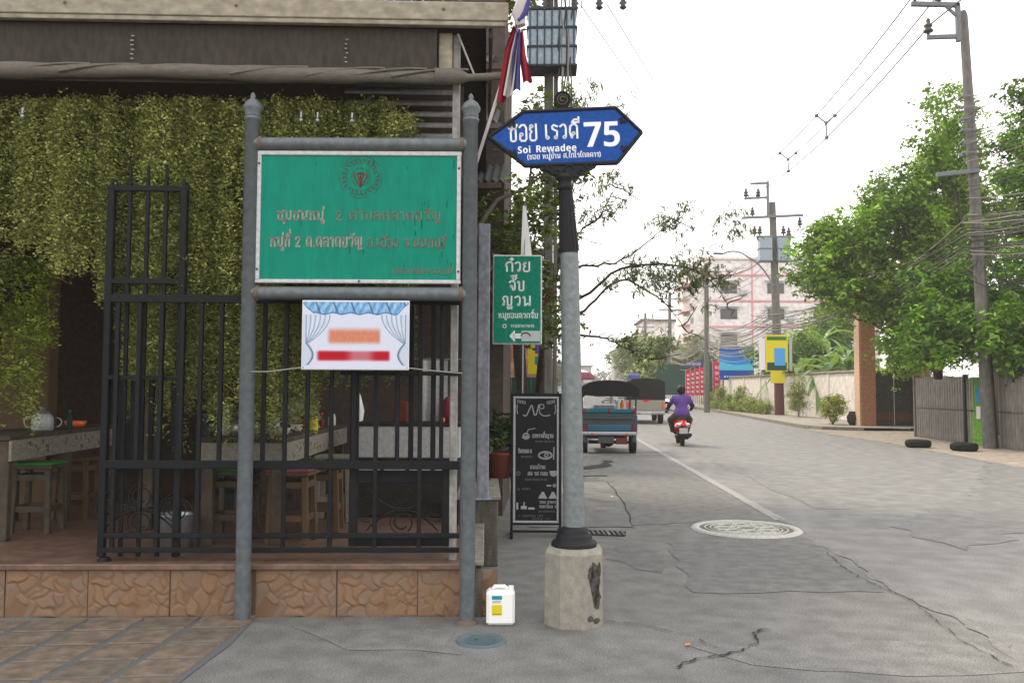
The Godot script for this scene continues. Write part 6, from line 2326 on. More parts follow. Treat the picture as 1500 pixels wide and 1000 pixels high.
	part(o, "cabin", b, M.glass_dark)
	b = B.new()
	b.box(V(0, 1.42, -2.3), V(1.4, 0.05, 1.3), Basis(), 0.02)
	part(o, "roof", b, M.car_paint_white)
	for sx in [-1, 1]:
		b = B.new()
		b.box(V(sx * 0.62, 0.66, 0.02), V(0.36, 0.15, 0.08), Basis(), 0.03)
		part(o, "headlight", b, M.chrome)
		for z in [-0.85, -3.4]:
			wheel(o, V(sx * 0.74, 0.31, z), 0.31, 0.2, M.zinc)
	b = B.new()
	b.box(V(0, 0.55, 0.03), V(0.8, 0.12, 0.05), Basis(), 0.02)
	b.box(V(0, 0.32, 0.03), V(1.3, 0.14, 0.06), Basis(), 0.02)
	part(o, "grille", b, M.black_plastic)
	for k in 3:
		var zz: float = [78.0, 95.0, 118.0][k]
		var c := copy(o, V(6.4 + road_shift(zz) + [1.4, -0.6, 1.2][k], 0, -zz), -3, ["white car far down the road, first of three beyond the saloon", "white car far down the road on the near lane", "farthest white car before the road bends away"][k])
		c.set_meta("group", "cars far down the road")
	scooter()

func scooter():
	# red and white scooter; rear wheel at local z 0, front towards -z
	var o := thing("scooter", "red and white scooter being ridden away in the middle of the lane", "scooter", V(3.78, 0, -24.5), -3)
	var b := B.new()
	wheel(o, V(0, 0.27, -0.25), 0.27, 0.1, M.black_plastic)
	wheel(o, V(0, 0.27, -1.5), 0.27, 0.09, M.black_plastic)
	b = B.new()
	b.tube([V(0, 0.62, 0.08), V(0, 0.66, -0.12), V(0, 0.6, -0.5), V(0, 0.42, -0.75)], [0.06, 0.13, 0.14, 0.1], 12)
	part(o, "tail_body", b, M.scooter_red)
	for sx in [-1, 1]:
		b = B.new()
		b.tube([V(sx * 0.06, 0.62, 0.1), V(sx * 0.14, 0.6, -0.05), V(sx * 0.15, 0.55, -0.4)], [0.035, 0.06, 0.05], 8)
		part(o, "side_fairing", b, M.car_paint_white)
		b = B.new()
		b.ball(V(sx * 0.17, 0.6, 0.06), V(0.035, 0.03, 0.03), 8)
		part(o, "indicator", b, M.lamp_orange)
	b = B.new()
	b.box(V(0, 0.6, 0.12), V(0.16, 0.09, 0.06), Basis(Vector3.RIGHT, 0.3), 0.025)
	part(o, "tail_lamp", b, M.lamp_red)
	b = B.new()
	b.box(V(0, 0.44, 0.16), V(0.23, 0.16, 0.012), Basis(Vector3.RIGHT, 0.25), 0.005)
	part(o, "number_plate", b, M.plate)
	b = B.new()
	b.box(V(0, 0.3, 0.08), V(0.3, 0.2, 0.05), Basis(Vector3.RIGHT, 0.3), 0.02)
	b.tube([V(0, 0.32, -0.25), V(0, 0.34, -0.7), V(0, 0.3, -1.0)], [0.09, 0.13, 0.1], 10)
	b.tube([V(0.17, 0.26, -0.65), V(0.19, 0.27, -0.3), V(0.19, 0.33, 0.08)], [0.03, 0.055, 0.05], 10)
	b.box(V(-0.14, 0.26, -0.3), V(0.09, 0.14, 0.5), Basis(), 0.03)
	part(o, "engine", b, M.black_plastic)
	b = B.new()
	b.box(V(0, 0.76, -0.35), V(0.26, 0.09, 0.62), Basis(), 0.04)
	part(o, "seat", b, M.black_plastic)
	b = B.new()
	b.box(V(0, 0.34, -0.95), V(0.36, 0.06, 0.4), Basis(), 0.02)
	part(o, "footboard", b, M.black_plastic)
	b = B.new()
	b.box(V(0, 0.62, -1.2), V(0.38, 0.56, 0.06), Basis(Vector3.RIGHT, -0.3), 0.03)
	part(o, "leg_shield", b, M.scooter_red)
	b = B.new()
	b.tube([V(-0.34, 0.98, -1.02), V(-0.12, 0.96, -1.12), V(0.12, 0.96, -1.12), V(0.34, 0.98, -1.02)], 0.016, 8)
	b.tube([V(0, 0.95, -1.12), V(0, 0.27, -1.5)], 0.03, 8)
	part(o, "handlebar", b, M.black_plastic)
	for sx in [-1, 1]:
		b = B.new()
		b.bar(V(sx * 0.22, 0.98, -1.1), V(sx * 0.34, 1.18, -1.1), 0.007, 5)
		b.ball(V(sx * 0.35, 1.2, -1.1), V(0.06, 0.04, 0.015), 10)
		part(o, "mirror", b, M.black_plastic)
	# rider: one continuous body, clothes follow it
	var p := thing("person", "person in purple shirt and dark helmet riding the scooter, seen from behind", "person", V(3.78, 0, -24.5), -3)
	var hip := V(0, 0.9, -0.38)
	var chest := V(0, 1.2, -0.44)
	var neck := V(0, 1.4, -0.46)
	var head := V(0, 1.54, -0.47)
	var bones := [[hip + V(-0.07, 0, 0), hip + V(0.07, 0, 0), 0.145, 0.145], [hip, chest, 0.145, 0.15], [chest + V(-0.1, 0.06, 0), chest + V(0.1, 0.06, 0), 0.12, 0.12], [chest + V(-0.17, 0.13, 0), chest + V(0.17, 0.13, 0), 0.07, 0.07], [chest, neck, 0.11, 0.055], [neck, head, 0.052, 0.06]]
	var shirt := [[hip + V(-0.06, 0.02, 0), hip + V(0.06, 0.02, 0), 0.165, 0.165], [hip, chest, 0.165, 0.17], [chest + V(-0.1, 0.06, 0), chest + V(0.1, 0.06, 0), 0.14, 0.14], [chest + V(-0.18, 0.13, 0), chest + V(0.18, 0.13, 0), 0.085, 0.085], [chest, neck + V(0, -0.04, 0), 0.12, 0.07]]
	var trousers := []
	var sleeves := []
	var shoes := []
	for s in [-1.0, 1.0]:
		var sh := chest + V(s * 0.19, 0.13, 0)
		var el := V(s * 0.33, 1.12, -0.62)
		var wr := V(s * 0.33, 1.02, -0.92)
		var kn := V(s * 0.27, 0.72, -0.82)
		var an := V(s * 0.22, 0.42, -0.86)
		var to := V(s * 0.22, 0.39, -1.06)
		var hj := hip + V(s * 0.1, -0.02, 0)
		bones.append_array([[sh, el, 0.055, 0.043], [el, wr, 0.042, 0.03], [wr, wr + V(0, -0.01, -0.09), 0.032, 0.036], [hj, kn, 0.095, 0.065], [kn, an, 0.06, 0.042], [an, to, 0.042, 0.035]])
		# fingers closed on the grip
		for f in 4:
			var k := wr + V((f - 1.5) * 0.02, -0.01, -0.1)
			bones.append_array([[k, k + V(0, -0.02, -0.035), 0.01, 0.009], [k + V(0, -0.02, -0.035), k + V(0, -0.05, -0.01), 0.009, 0.008]])
		bones.append([wr + V(-s * 0.03, -0.01, -0.05), wr + V(-s * 0.045, -0.05, -0.08), 0.011, 0.009])
		shirt.append([sh, sh.lerp(el, 0.45), 0.078, 0.074])
		sleeves.append_array([[sh.lerp(el, 0.3), el, 0.066, 0.056], [el, wr, 0.055, 0.043]])
		trousers.append_array([[hj, kn, 0.115, 0.085], [kn, an + V(0, 0.05, 0), 0.082, 0.07]])
		shoes.append_array([[an + V(0, -0.02, 0.03), to, 0.05, 0.045]])
	trousers.append([hip + V(-0.08, -0.03, 0), hip + V(0.08, -0.03, 0), 0.15, 0.15])
	# skull, jaw, nose and ears
	bones.append_array([[head + V(0, 0.03, 0.01), head + V(0, 0.02, -0.03), 0.085, 0.08], [head + V(0, -0.06, -0.05), head + V(0, -0.02, -0.05), 0.045, 0.06], [head + V(0, 0.0, -0.11), head + V(0, -0.025, -0.125), 0.012, 0.016], [head + V(-0.085, -0.01, 0), head + V(-0.09, 0.02, 0.01), 0.015, 0.018], [head + V(0.085, -0.01, 0), head + V(0.09, 0.02, 0.01), 0.015, 0.018]])
	part(p, "body", body_mesh(bones, 0.014, 0.02), M.skin)
	part(p, "shirt", body_mesh(shirt, 0.018, 0.05), M.shirt_purple)
	part(p, "trousers", body_mesh(trousers, 0.018, 0.04), M.trouser_brown)
	part(p, "sleeves", body_mesh(sleeves, 0.016, 0.03), M.sleeve_dark)
	part(p, "shoes", body_mesh(shoes, 0.014, 0.02), M.black_plastic)
	b = B.new()
	for s in [-1.0, 1.0]:
		b.ball(head + V(s * 0.033, 0.01, -0.1), V(0.012, 0.008, 0.008), 8)
	part(p, "eyes", b, M.black_plastic)
	part(p, "helmet", body_mesh([[head + V(0, 0.045, 0.01), head + V(0, 0.035, -0.03), 0.125, 0.118], [head + V(0, 0.0, 0.03), head + V(0, 0.0, 0.03), 0.105, 0.105]], 0.014, 0.03), M.black_plastic)

# ---------------------------------------------------------------- right side of the street
func cable(pts: Array, sag: float, n := 14) -> Array:
	var out := []
	for i in pts.size() - 1:
		for k in n:
			var t := float(k) / n
			out.append(pts[i].lerp(pts[i + 1], t) - V(0, sag * 4.0 * t * (1.0 - t), 0))
	out.append(pts[-1])
	return out

func pin_insulator(o: Node3D, at: Vector3, s := 1.0):
	var b := B.new()
	b.lathe([Vector2(0.02, -0.1), Vector2(0.03, 0), Vector2(0.09, 0.02), Vector2(0.1, 0.06), Vector2(0.05, 0.1), Vector2(0.08, 0.13), Vector2(0.085, 0.17), Vector2(0.04, 0.2), Vector2(0.05, 0.25), Vector2(0.03, 0.3), Vector2(0, 0.31)].map(func(p): return p * s), 12)
	var m := part(o, "insulator", b, M.insulator)
	m.position = at

func build_right():
	# near utility pole with its bracket arms
	var o := thing("utility_pole", "tall tapered concrete pole at the right behind the corrugated fence, with bracket arms", "utility pole", V(12.02, 0, -24.7), 0, "concrete utility poles along the street")
	var b := B.new()
	b.tube([V(0.22, 0, 0), V(-0.26, 12.2, 0), V(-0.26, 12.33, 0)], [0.215, 0.125, 0.08], 4, true)
	part(o, "shaft", b, M.pole_grey)
	b = B.new()
	b.box(V(-0.46, 11.95, 0.1), V(0.12, 1.1, 0.12), Basis(), 0.01)
	b.sq(V(-0.43, 12.45, 0.1), V(-1.75, 12.5, 0.1), 0.13, 0.12)
	b.sq(V(-0.43, 11.55, 0.1), V(-1.33, 11.53, 0.1), 0.12, 0.1)
	b.sq(V(-0.46, 12.1, 0.1), V(-0.78, 12.42, 0.1), 0.07, 0.08)
	part(o, "bracket_arm", b, M.arm_grey)
	pin_insulator(o, V(-1.64, 12.62, 0.1), 1.4)
	pin_insulator(o, V(-0.97, 12.58, 0.1), 1.4)
	pin_insulator(o, V(-1.29, 11.65, 0.1), 1.4)
	b = B.new()
	b.sq(V(-1.2, 7.57, 0.22), V(0.02, 7.72, 0.12), 0.12, 0.12)
	part(o, "crossarm", b, M.arm_grey)
	for i in 6:
		b = B.new()
		b.lathe([Vector2(0.245, 0), Vector2(0.25, 0.02), Vector2(0.245, 0.04)], 12, V(-0.2, 8.2 + i * 0.32, 0))
		b.ball(V(-0.41, 8.22 + i * 0.32, 0.12), V(0.05, 0.05, 0.05), 8)
		part(o, "cable_clamp", b, M.arm_grey)
	# the tangle of communication cables passing it
	var cbs := thing("cable_bundle", "thick tangle of telephone and power cables strung past the right pole", "cable", V(12.0, 0, -25.0))
	var r := RandomNumberGenerator.new()
	r.seed = 91
	for i in 46:
		var y := r.randf_range(5.2, 6.6) if i < 30 else 6.8 + (i - 30) * 0.17
		var y2 := y + r.randf_range(-0.5, 0.9) + 0.4
		var far := V(0.2 + r.randf_range(-0.4, 0.3), r.randf_range(5.0, 6.2), -26.0)
		b = B.new()
		var m := V(-0.25 + r.randf_range(-0.12, 0.12), y, 0.25)
		var near := V(r.randf_range(-0.3, 1.2), y2, 15.0)
		b.tube(cable([near, m], 0.5 + r.randf() * 0.5, 10) if i >= 16 else cable([near, m, far], 0.5 + r.randf() * 0.6, 12), 0.014 if i < 30 else 0.011, 5)
		part(cbs, "cable", b, [M.cable, M.cable_grey, M.cable][i % 3])
	for i in 10:
		b = B.new()
		var p := []
		for k in 12:
			var a := TAU * k / 11.0
			p.append(V(0.5 + cos(a) * r.randf_range(0.8, 1.1) + i * 0.12, 4.9 + sin(a) * 0.5 + r.randf_range(-0.2, 0.4), 0.3 + r.randf_range(-0.4, 0.4)))
		b.tube(p, 0.014, 5)
		part(cbs, "cable", b, M.cable)
	# three high-voltage wires with star spacers
	var wires := thing("high_wires", "three high-voltage wires with star-shaped spacers crossing the white sky", "power line", V(0, 0, 0))
	var ends := [[V(10.55, 13.0, -24.9), V(11.6, 13.75, -50.5)], [V(11.25, 13.0, -24.9), V(12.4, 13.75, -50.5)], [V(10.95, 12.05, -24.9), V(12.0, 12.9, -50.5)]]
	for e in ends:
		b = B.new()
		var front: Vector3 = e[0] + V(-0.4, 0.1, 25.0)
		b.tube(cable([front, e[0], e[1], e[1] + V(1.2, 0.2, -40)], 0.55, 14), 0.02, 6)
		part(wires, "wire", b, M.cable)
	for t in [0.42, 0.68]:
		b = B.new()
		var pts := []
		for e in ends:
			pts.append(e[0].lerp(e[1], t) - V(0, 0.55 * 4.0 * t * (1.0 - t), 0))
		var c: Vector3 = (pts[0] + pts[1] + pts[2]) / 3.0
		for p in pts:
			b.bar(c, p, 0.03, 6)
			b.ball(p, V(0.09, 0.09, 0.09), 8)
		b.ball(c, V(0.08, 0.08, 0.08), 8)
		part(wires, "spacer", b, M.arm_grey)
	# thin service wires crossing the sky in the middle
	var sw := thing("service_wires", "pale thin wires slanting across the sky above the road", "power line", V(0, 0, 0))
	for e in [[V(0.9, 7.4, -13), V(11.8, 11.3, -50)], [V(0.5, 7.4, -13), V(11.5, 11.0, -50)], [V(1.1, 7.35, -13), V(1.4, 9.5, 6)], [V(0.5, 7.35, -13), V(0.7, 9.5, 6)]]:
		b = B.new()
		b.tube(cable(e, 0.4, 16), 0.008, 5)
		part(sw, "wire", b, M.cable_grey)
	# corrugated fence, sheet by sheet
	var f := thing("corrugated_fence", "weathered grey corrugated sheet fence along the right shoulder", "fence", V(12.6, 0, -30.4))
	var n := 0
	var zz := 0.0
	while zz < 15.0:
		var w := 0.72
		var h := 2.0 + 0.06 * sin(n * 2.3)
		if zz > 3.75 and zz < 5.1:
			zz += 0.45
			continue
		b = B.new()
		var z0 := zz
		b.strip(func(t):
			var z: float = z0 + t * w
			var d := 0.028 * (1.0 if fmod(t * 4.0, 1.0) < 0.5 else -1.0)
			return [V(d, 0.03 + 0.02 * sin(n * 1.7), z), V(d - 0.02, h, z)], 36, Vector3.LEFT)
		var s := part(f, "sheet", b, M.corrugated)
		s.rotation.z = 0.008 * sin(n * 3.1)
		b = B.new()
		b.box(V(-0.03, 1.0, z0 + w / 2.0), V(0.02, 0.05, w), Basis(), 0.004)
		part(f, "rail", b, M.pole_dark)
		zz += w - 0.04
		n += 1
	b = B.new()
	b.box(V(-0.04, 1.0, 3.62), V(0.12, 2.15, 0.12), Basis(), 0.01)
	part(f, "black_post", b, M.black_iron)
	b = B.new()
	b.box(V(0.0, 1.05, -0.08), V(0.1, 2.1, 0.1), Basis(), 0.01)
	part(f, "end_post", b, M.pole_grey)
	var dr := thing("green_door", "lime green painted door panel with a blue notice, set in the corrugated fence", "door", V(12.6, 0, -25.95))
	b = B.new()
	b.box(V(0, 1.0, 0), V(0.05, 1.96, 1.2), Basis(), 0.006)
	part(dr, "leaf", b, M.green_door)
	for y in [0.2, 1.0, 1.85]:
		b = B.new()
		b.box(V(-0.03, y, 0), V(0.02, 0.08, 1.16), Basis(), 0.005)
		part(dr, "ledge", b, M.green_door)
	b = B.new()
	b.box(V(-0.045, 1.45, 0.1), V(0.012, 0.42, 0.62), Basis(), 0.003)
	part(dr, "blue_notice", b, M.poster_blue)
	b = B.new()
	b.box(V(-0.045, 0.95, -0.05), V(0.012, 0.36, 0.24), Basis(), 0.003)
	part(dr, "white_notice", b, M.plate)
	# two tyres lying before the fence
	for k in 2:
		var t := thing("old_tyre", ["worn black tyre lying flat at the fence's left end", "worn black tyre lying flat before the green door"][k], "tyre", [V(10.35, 0.008, -24.9), V(11.0, 0.008, -23.6)][k], k * 40, "tyres lying on the shoulder")
		b = B.new()
		b.lathe([Vector2(0.19, 0.03), Vector2(0.26, 0.0), Vector2(0.31, 0.02), Vector2(0.335, 0.06), Vector2(0.335, 0.15), Vector2(0.31, 0.19), Vector2(0.26, 0.21), Vector2(0.19, 0.18), Vector2(0.18, 0.1), Vector2(0.19, 0.03)], 28)
		part(t, "carcass", b, M.rubber)
		b = B.new()
		for i in 28:
			var a := TAU * i / 28
			b.box(V(cos(a) * 0.333, 0.105, sin(a) * 0.333), V(0.012, 0.1, 0.04), Basis(Vector3.UP, -a), 0.003)
		part(t, "tread_block", b, M.rubber)
	# orange gate pillar and dark gate
	var gp := thing("gate_pillar", "tall orange rendered gate pillar with a capped top beside the driveway", "pillar", V(13.1, 0, -36.5), 4)
	b = B.new()
	b.box(V(0, 2.45, 0), V(0.62, 4.9, 0.55), Basis(), 0.02)
	part(gp, "shaft", b, M.pillar_orange)
	b = B.new()
	b.box(V(-0.33, 2.45, -0.02), V(0.05, 4.85, 0.5), Basis(), 0.01)
	part(gp, "painted_sunlit_face", b, M.pillar_orange_sunlit)  # left face of the pillar coloured lighter to stand for warm sun on it
	b = B.new()
	b.box(V(0, 4.95, 0), V(0.9, 0.1, 0.8), Basis(), 0.02)
	b.box(V(0, 5.05, 0), V(0.76, 0.1, 0.68), Basis(), 0.02)
	part(gp, "cap", b, M.wall_cap)
	var g2 := thing("gate_pillar", "second orange pillar mostly hidden in leaves right of the dark gate", "pillar", V(15.3, 0, -36.5), 4)
	b = B.new()
	b.box(V(0, 2.45, 0), V(0.62, 4.9, 0.55), Basis(), 0.02)
	part(g2, "shaft", b, M.pillar_orange)
	var gl := thing("gate_roof", "dark tiled gate roof half hidden by leaves above the orange pillar", "roof", V(14.2, 4.9, -36.5), 4)
	b = B.new()
	b.prism([Vector2(-1.5, 0.0), Vector2(1.6, 0.0), Vector2(1.2, 0.7), Vector2(-1.0, 0.7)], -0.7, 0.7)
	part(gl, "covering", b, M.roof_brown)
	var gt := thing("driveway_gate", "dark panelled driveway gate between the orange pillar and the corrugated fence", "gate", V(14.2, 0, -36.4), 0)
	for i in 2:
		var leaf_ := Node3D.new()
		leaf_.name = "gate_leaf"
		gt.add_child(leaf_, true)
		leaf_.position = V(-0.42 + i * 0.84, 0, 0)
		b = B.new()
		b.box(V(0, 1.25, 0), V(0.82, 2.3, 0.05), Basis(), 0.01)
		part(leaf_, "panel", b, M.gate_dark)
		b = B.new()
		b.box(V(0, 0.5, 0.03), V(0.7, 0.35, 0.02), Basis(), 0.008)
		part(leaf_, "kick_panel", b, M.gate_red)
		for k in 5:
			b = B.new()
			ring(b, V(-0.2 + (k % 2) * 0.4, 1.2 + (k / 2) * 0.35, 0.035), 0.13, 0.012, 0.0, 5.0, 0.4)
			part(leaf_, "scroll", b, M.pole_dark)
	# panelled boundary wall with cap, bay by bay
	var bw := thing("boundary_wall", "pale pink rendered boundary wall with a weathered cap along the right pavement", "wall", V(0, 0, 0))
	var w0 := V(14.75, 0, -37.0)
	var w1 := V(13.55, 0, -70.0)
	var dir := (w1 - w0).normalized()
	var ln := w0.distance_to(w1)
	var bas := Basis(V(-dir.z, 0, dir.x) * -1.0, Vector3.UP, dir * -1.0)
	for i in 8:
		var c := w0 + dir * ln * (i + 0.5) / 8.0
		b = B.new()
		b.box(c + V(0, 1.25, 0), V(0.14, 2.3, ln / 8.0 - 0.2), bas, 0.01)
		part(bw, "wall_bay", b, M.boundary_wall)
		b = B.new()
		b.box(c - dir * ln / 16.0 + V(0, 1.28, 0), V(0.24, 2.4, 0.22), bas, 0.015)
		part(bw, "pier", b, M.boundary_wall)
		b = B.new()
		b.box(c + V(0, 2.47, 0), V(0.34, 0.12, ln / 8.0 + 0.002), bas, 0.02)
		part(bw, "cap", b, M.wall_cap)
	# plants along the wall
	var sp := sprig(7, 0.14, 0.06, 0.1, 81, 0.1)
	var bush := thing("round_bush", "round yellow-green clipped bush in front of the wall beside the orange pillar", "bush", V(12.1, 0.13, -37.6))
	b = B.new()
	for k in 5:
		b.bar(V(0, 0, 0), V(0.4 * cos(k * 1.3), 0.7, 0.4 * sin(k * 1.3)), 0.02, 5)
	part(bush, "stem", b, M.bark)
	crown(bush, "foliage", [[V(0, 0.72, 0), V(0.68, 0.5, 0.6), 420]], sp, M.tree_leaf, 0.8, Color(0.2, 0.25, 0.02), Color(0.36, 0.38, 0.03), 82, 0.1, 10)
	var pot := thing("dark_jar", "dark rounded clay jar standing between the bush and the orange pillar", "jar", V(12.75, 0.13, -36.9))
	b = B.new()
	b.lathe([Vector2(0, 0), Vector2(0.18, 0), Vector2(0.27, 0.15), Vector2(0.29, 0.35), Vector2(0.2, 0.52), Vector2(0.23, 0.57), Vector2(0.18, 0.57), Vector2(0.15, 0.5)], 20)
	part(pot, "body", b, M.wall_dark)
	for k in 7:
		var at: Vector3 = [V(13.35, 0.13, -47), V(12.9, 0.13, -52.2), V(12.75, 0.13, -55.0), V(12.6, 0.13, -57.5), V(12.5, 0.13, -60), V(12.4, 0.13, -63), V(12.3, 0.13, -66.5)][k]
		var h: float = [2.3, 0.75, 1.1, 1.7, 1.2, 1.9, 1.2][k]
		var pl := thing("wall_shrub", ["tall narrow shrub climbing the wall right of the red-painted pole", "low shrub left of the red-painted pole's foot", "second shrub left of the red-painted pole", "upright shrub midway along the far wall", "spreading pale shrub midway along the far wall", "tall shrub near the far end of the wall", "last shrub beside the red banners"][k], "shrub", at, 0, "shrubs growing along the boundary wall")
		b = B.new()
		for q in 4:
			b.bar(V(0, 0, 0), V(0.25 * cos(q * 1.7), h * 0.8, 0.25 * sin(q * 1.7)), 0.015, 5)
		part(pl, "stem", b, M.bark)
		var bl := [[V(0, h * 0.5, 0), V(0.45, h * 0.5, 0.45), int(130 + h * 120)]]
		if k > 1:
			bl.append([V(0.1, 0.35, 0.9), V(0.6, 0.35, 0.8), 200])
		crown(pl, "foliage", bl, sp, M.tree_leaf, 0.9, Color(0.16, 0.2, 0.04), Color(0.34, 0.38, 0.09), 90 + k, 0.14, 10)
	# bananas and palms behind the wall
	for k in 9:
		var at: Vector3 = [V(16.9, 0, -50), V(15.9, 0, -49.5), V(15.6, 0, -53), V(17.6, 0, -51), V(15.6, 0, -57), V(17.2, 0, -55), V(15.3, 0, -48.3), V(16.2, 0, -47.6), V(14.7, 0, -51.5)][k]
		fan_palm(["broad-leaved banana palm behind the wall next to the orange pillar", "drooping palm above the wall in the middle of the bays", "palm behind the pole with the yellow poster", "arching palm against the orange pillar", "palm between the yellow poster and the blue billboard", "taller yellow-green palm at the back of the wall garden", "low palm drooping over the wall cap left of the bush", "palm with blue-green leaves above the wall behind the round bush", "small palm just right of the yellow poster"][k], at, [4.0, 3.6, 3.6, 4.6, 3.6, 6.0, 3.0, 3.4, 3.2][k], 100 + k)
	var tl := sprig(7, 0.2, 0.1, 0.16, 111, 0.2)
	tree("garden_shrub_tree", "bushy mid-green tree behind the wall left of the red-painted pole", V(15.4, 0, -61), 3.0, 0.1, [[V(0, 3.4, 0), V(1.8, 1.5, 1.5), 700], [V(1.5, 4.2, 2.0), V(1.4, 1.4, 1.5), 400]], M.bark, M.tree_leaf, tl, 1.0, Color(0.09, 0.16, 0.025), Color(0.28, 0.4, 0.045), 112)
	tree("garden_shrub_tree", "rounded dark green tree behind the wall's middle bays", V(18.4, 0, -58), 3.0, 0.12, [[V(0, 5.0, 0), V(1.9, 1.8, 1.6), 800], [V(-1.0, 3.0, 2.0), V(1.3, 1.2, 1.2), 400]], M.bark, M.tree_leaf, tl, 1.0, Color(0.09, 0.16, 0.025), Color(0.28, 0.4, 0.045), 113)
	tree("garden_shrub_tree", "tall leafy bamboo-like tree above the wall right behind the palms", V(19.5, 0, -60), 3.6, 0.12, [[V(0, 5.2, 0), V(1.8, 2.0, 1.5), 800], [V(-1.5, 3.6, 1.5), V(1.4, 1.3, 1.3), 500], [V(1.5, 6.5, 0.5), V(1.4, 1.6, 1.3), 420]], M.bark, M.tree_leaf, tl, 1.0, Color(0.09, 0.16, 0.025), Color(0.28, 0.4, 0.045), 114)
	tree("garden_shrub_tree", "low bright leafy tree above the wall left of the yellow poster", V(14.9, 0, -53.5), 2.4, 0.1, [[V(-0.2, 3.3, 0), V(1.1, 0.8, 1.0), 420], [V(0.9, 4.3, -0.5), V(1.0, 0.9, 0.9), 360]], M.bark, M.tree_leaf, tl, 0.85, Color(0.09, 0.16, 0.025), Color(0.28, 0.4, 0.045), 115)
	tree("garden_shrub_tree", "dense dark green shrub-tree filling the space behind the palms", V(16.7, 0, -56.5), 2.6, 0.1, [[V(0, 3.4, 0), V(1.9, 1.5, 1.2), 900], [V(1.2, 4.6, 0), V(1.3, 1.3, 1.0), 500], [V(-1.6, 3.0, 0.5), V(1.0, 1.0, 0.8), 360]], M.bark, M.tree_leaf, tl, 0.9, Color(0.04, 0.09, 0.015), Color(0.16, 0.28, 0.03), 116)
	# the great tree overhanging fence and gate
	var big := sprig(8, 0.17, 0.085, 0.13, 121, 0.35)
	tree("roadside_tree", "great spreading leafy tree overhanging the driveway gate", V(14.2, 0, -32.2), 3.6, 0.22, [
[V(-4.2, 6.3, 0.6), V(1.5, 1.3, 1.2), 900], [V(-3.6, 5.2, 1.0), V(1.3, 1.0, 1.0), 700], [V(-2.8, 7.2, 0.4), V(1.6, 1.4, 1.4), 1000], [V(-2.2, 5.0, 0.8), V(1.4, 1.1, 1.2), 900], [V(-1.5, 8.2, 0.2), V(1.6, 1.4, 1.4), 900], [V(-0.4, 6.6, 0.4), V(1.9, 1.6, 1.6), 1300], [V(-0.2, 4.3, 1.2), V(1.8, 1.1, 1.2), 1100], [V(-0.2, 9.8, 0.0), V(1.3, 1.2, 1.2), 420], [V(0.4, 11.6, 0.0), V(0.8, 1.1, 0.7), 120], [V(-1.3, 3.4, 1.2), V(1.2, 0.9, 0.9), 650], [V(-0.9, 3.1, -0.2), V(0.9, 0.9, 0.7), 520]],
		M.bark, M.tree_leaf, big, 1.0, Color(0.07, 0.14, 0.015), Color(0.27, 0.42, 0.045), 122, "", 0.3, 26)
	tree("fence_tree", "dark glossy tree behind the corrugated fence at the photo's right edge", V(14.2, 0, -26.2), 3.4, 0.2, [
		[V(0.2, 4.4, 0.5), V(1.7, 1.4, 1.8), 1400], [V(1.2, 6.4, -0.5), V(1.6, 1.8, 1.6), 1100], [V(0.7, 9.0, -1.0), V(0.95, 2.1, 1.0), 1100], [V(-2.6, 3.1, 0.3), V(1.1, 0.8, 1.2), 800], [V(-1.3, 3.2, 1.5), V(1.2, 0.85, 1.2), 900], [V(0.4, 3.2, 2.2), V(1.4, 0.9, 1.2), 800], [V(-1.8, 4.6, -1.2), V(1.3, 1.1, 1.2), 800], [V(2.0, 4.2, 1.5), V(1.4, 1.5, 1.6), 600], [V(-1.0, 2.75, 2.3), V(1.3, 0.75, 0.8), 700]],
		M.bark, M.tree_leaf, big, 1.0, Color(0.045, 0.11, 0.014), Color(0.2, 0.36, 0.035), 123, "", 0.3, 26)
	tree("back_tree", "yellow-green tree rising behind the utility pole", V(17.0, 0, -33.5), 6.0, 0.22, [
		[V(-1.6, 7.4, 0), V(2.0, 1.8, 1.6), 1000], [V(-1.8, 9.8, 0), V(1.6, 1.7, 1.3), 900], [V(-1.5, 8.4, 0.2), V(1.3, 1.0, 1.0), 560], [V(-1.6, 12.0, 0), V(1.0, 1.3, 0.8), 240], [V(0.6, 8.6, 0), V(1.7, 2.0, 1.5), 700]],
		M.bark, M.tree_leaf, big, 1.0, Color(0.13, 0.22, 0.02), Color(0.36, 0.48, 0.05), 124, "", 0.3, 24)
	for k in 3:
		b = B.new()
		b.ball(V(0, 0, 0), V(0.09, 0.06, 0.09), 8)
		b.ball(V(0.07, 0.05, 0.02), V(0.06, 0.05, 0.06), 8)
		single("orange_blossom", ["uppermost orange blossom cluster in the leaves above the driveway gate", "middle orange blossom cluster, just above the gate's right edge", "lowest orange blossom cluster, next to the fence's left top corner"][k], "flower", b, M.flower_orange, [V(12.45, 3.85, -29.0), V(12.5, 2.6, -29.0), V(12.35, 2.3, -29.2)][k], 0, "orange blossoms above the driveway gate")
	var bh := thing("brown_house", "brown house wall glimpsed between leaves behind the corrugated fence", "house", V(17.5, 0, -27.0))
	b = B.new()
	b.box(V(0, 2.4, 0), V(2.0, 4.8, 12.0))
	part(bh, "wall", b, M.roof_brown)
	b = B.new()
	b.box(V(-1.02, 3.2, 2.0), V(0.06, 1.3, 1.0), Basis(), 0.02)
	part(bh, "window", b, M.glass_dark)

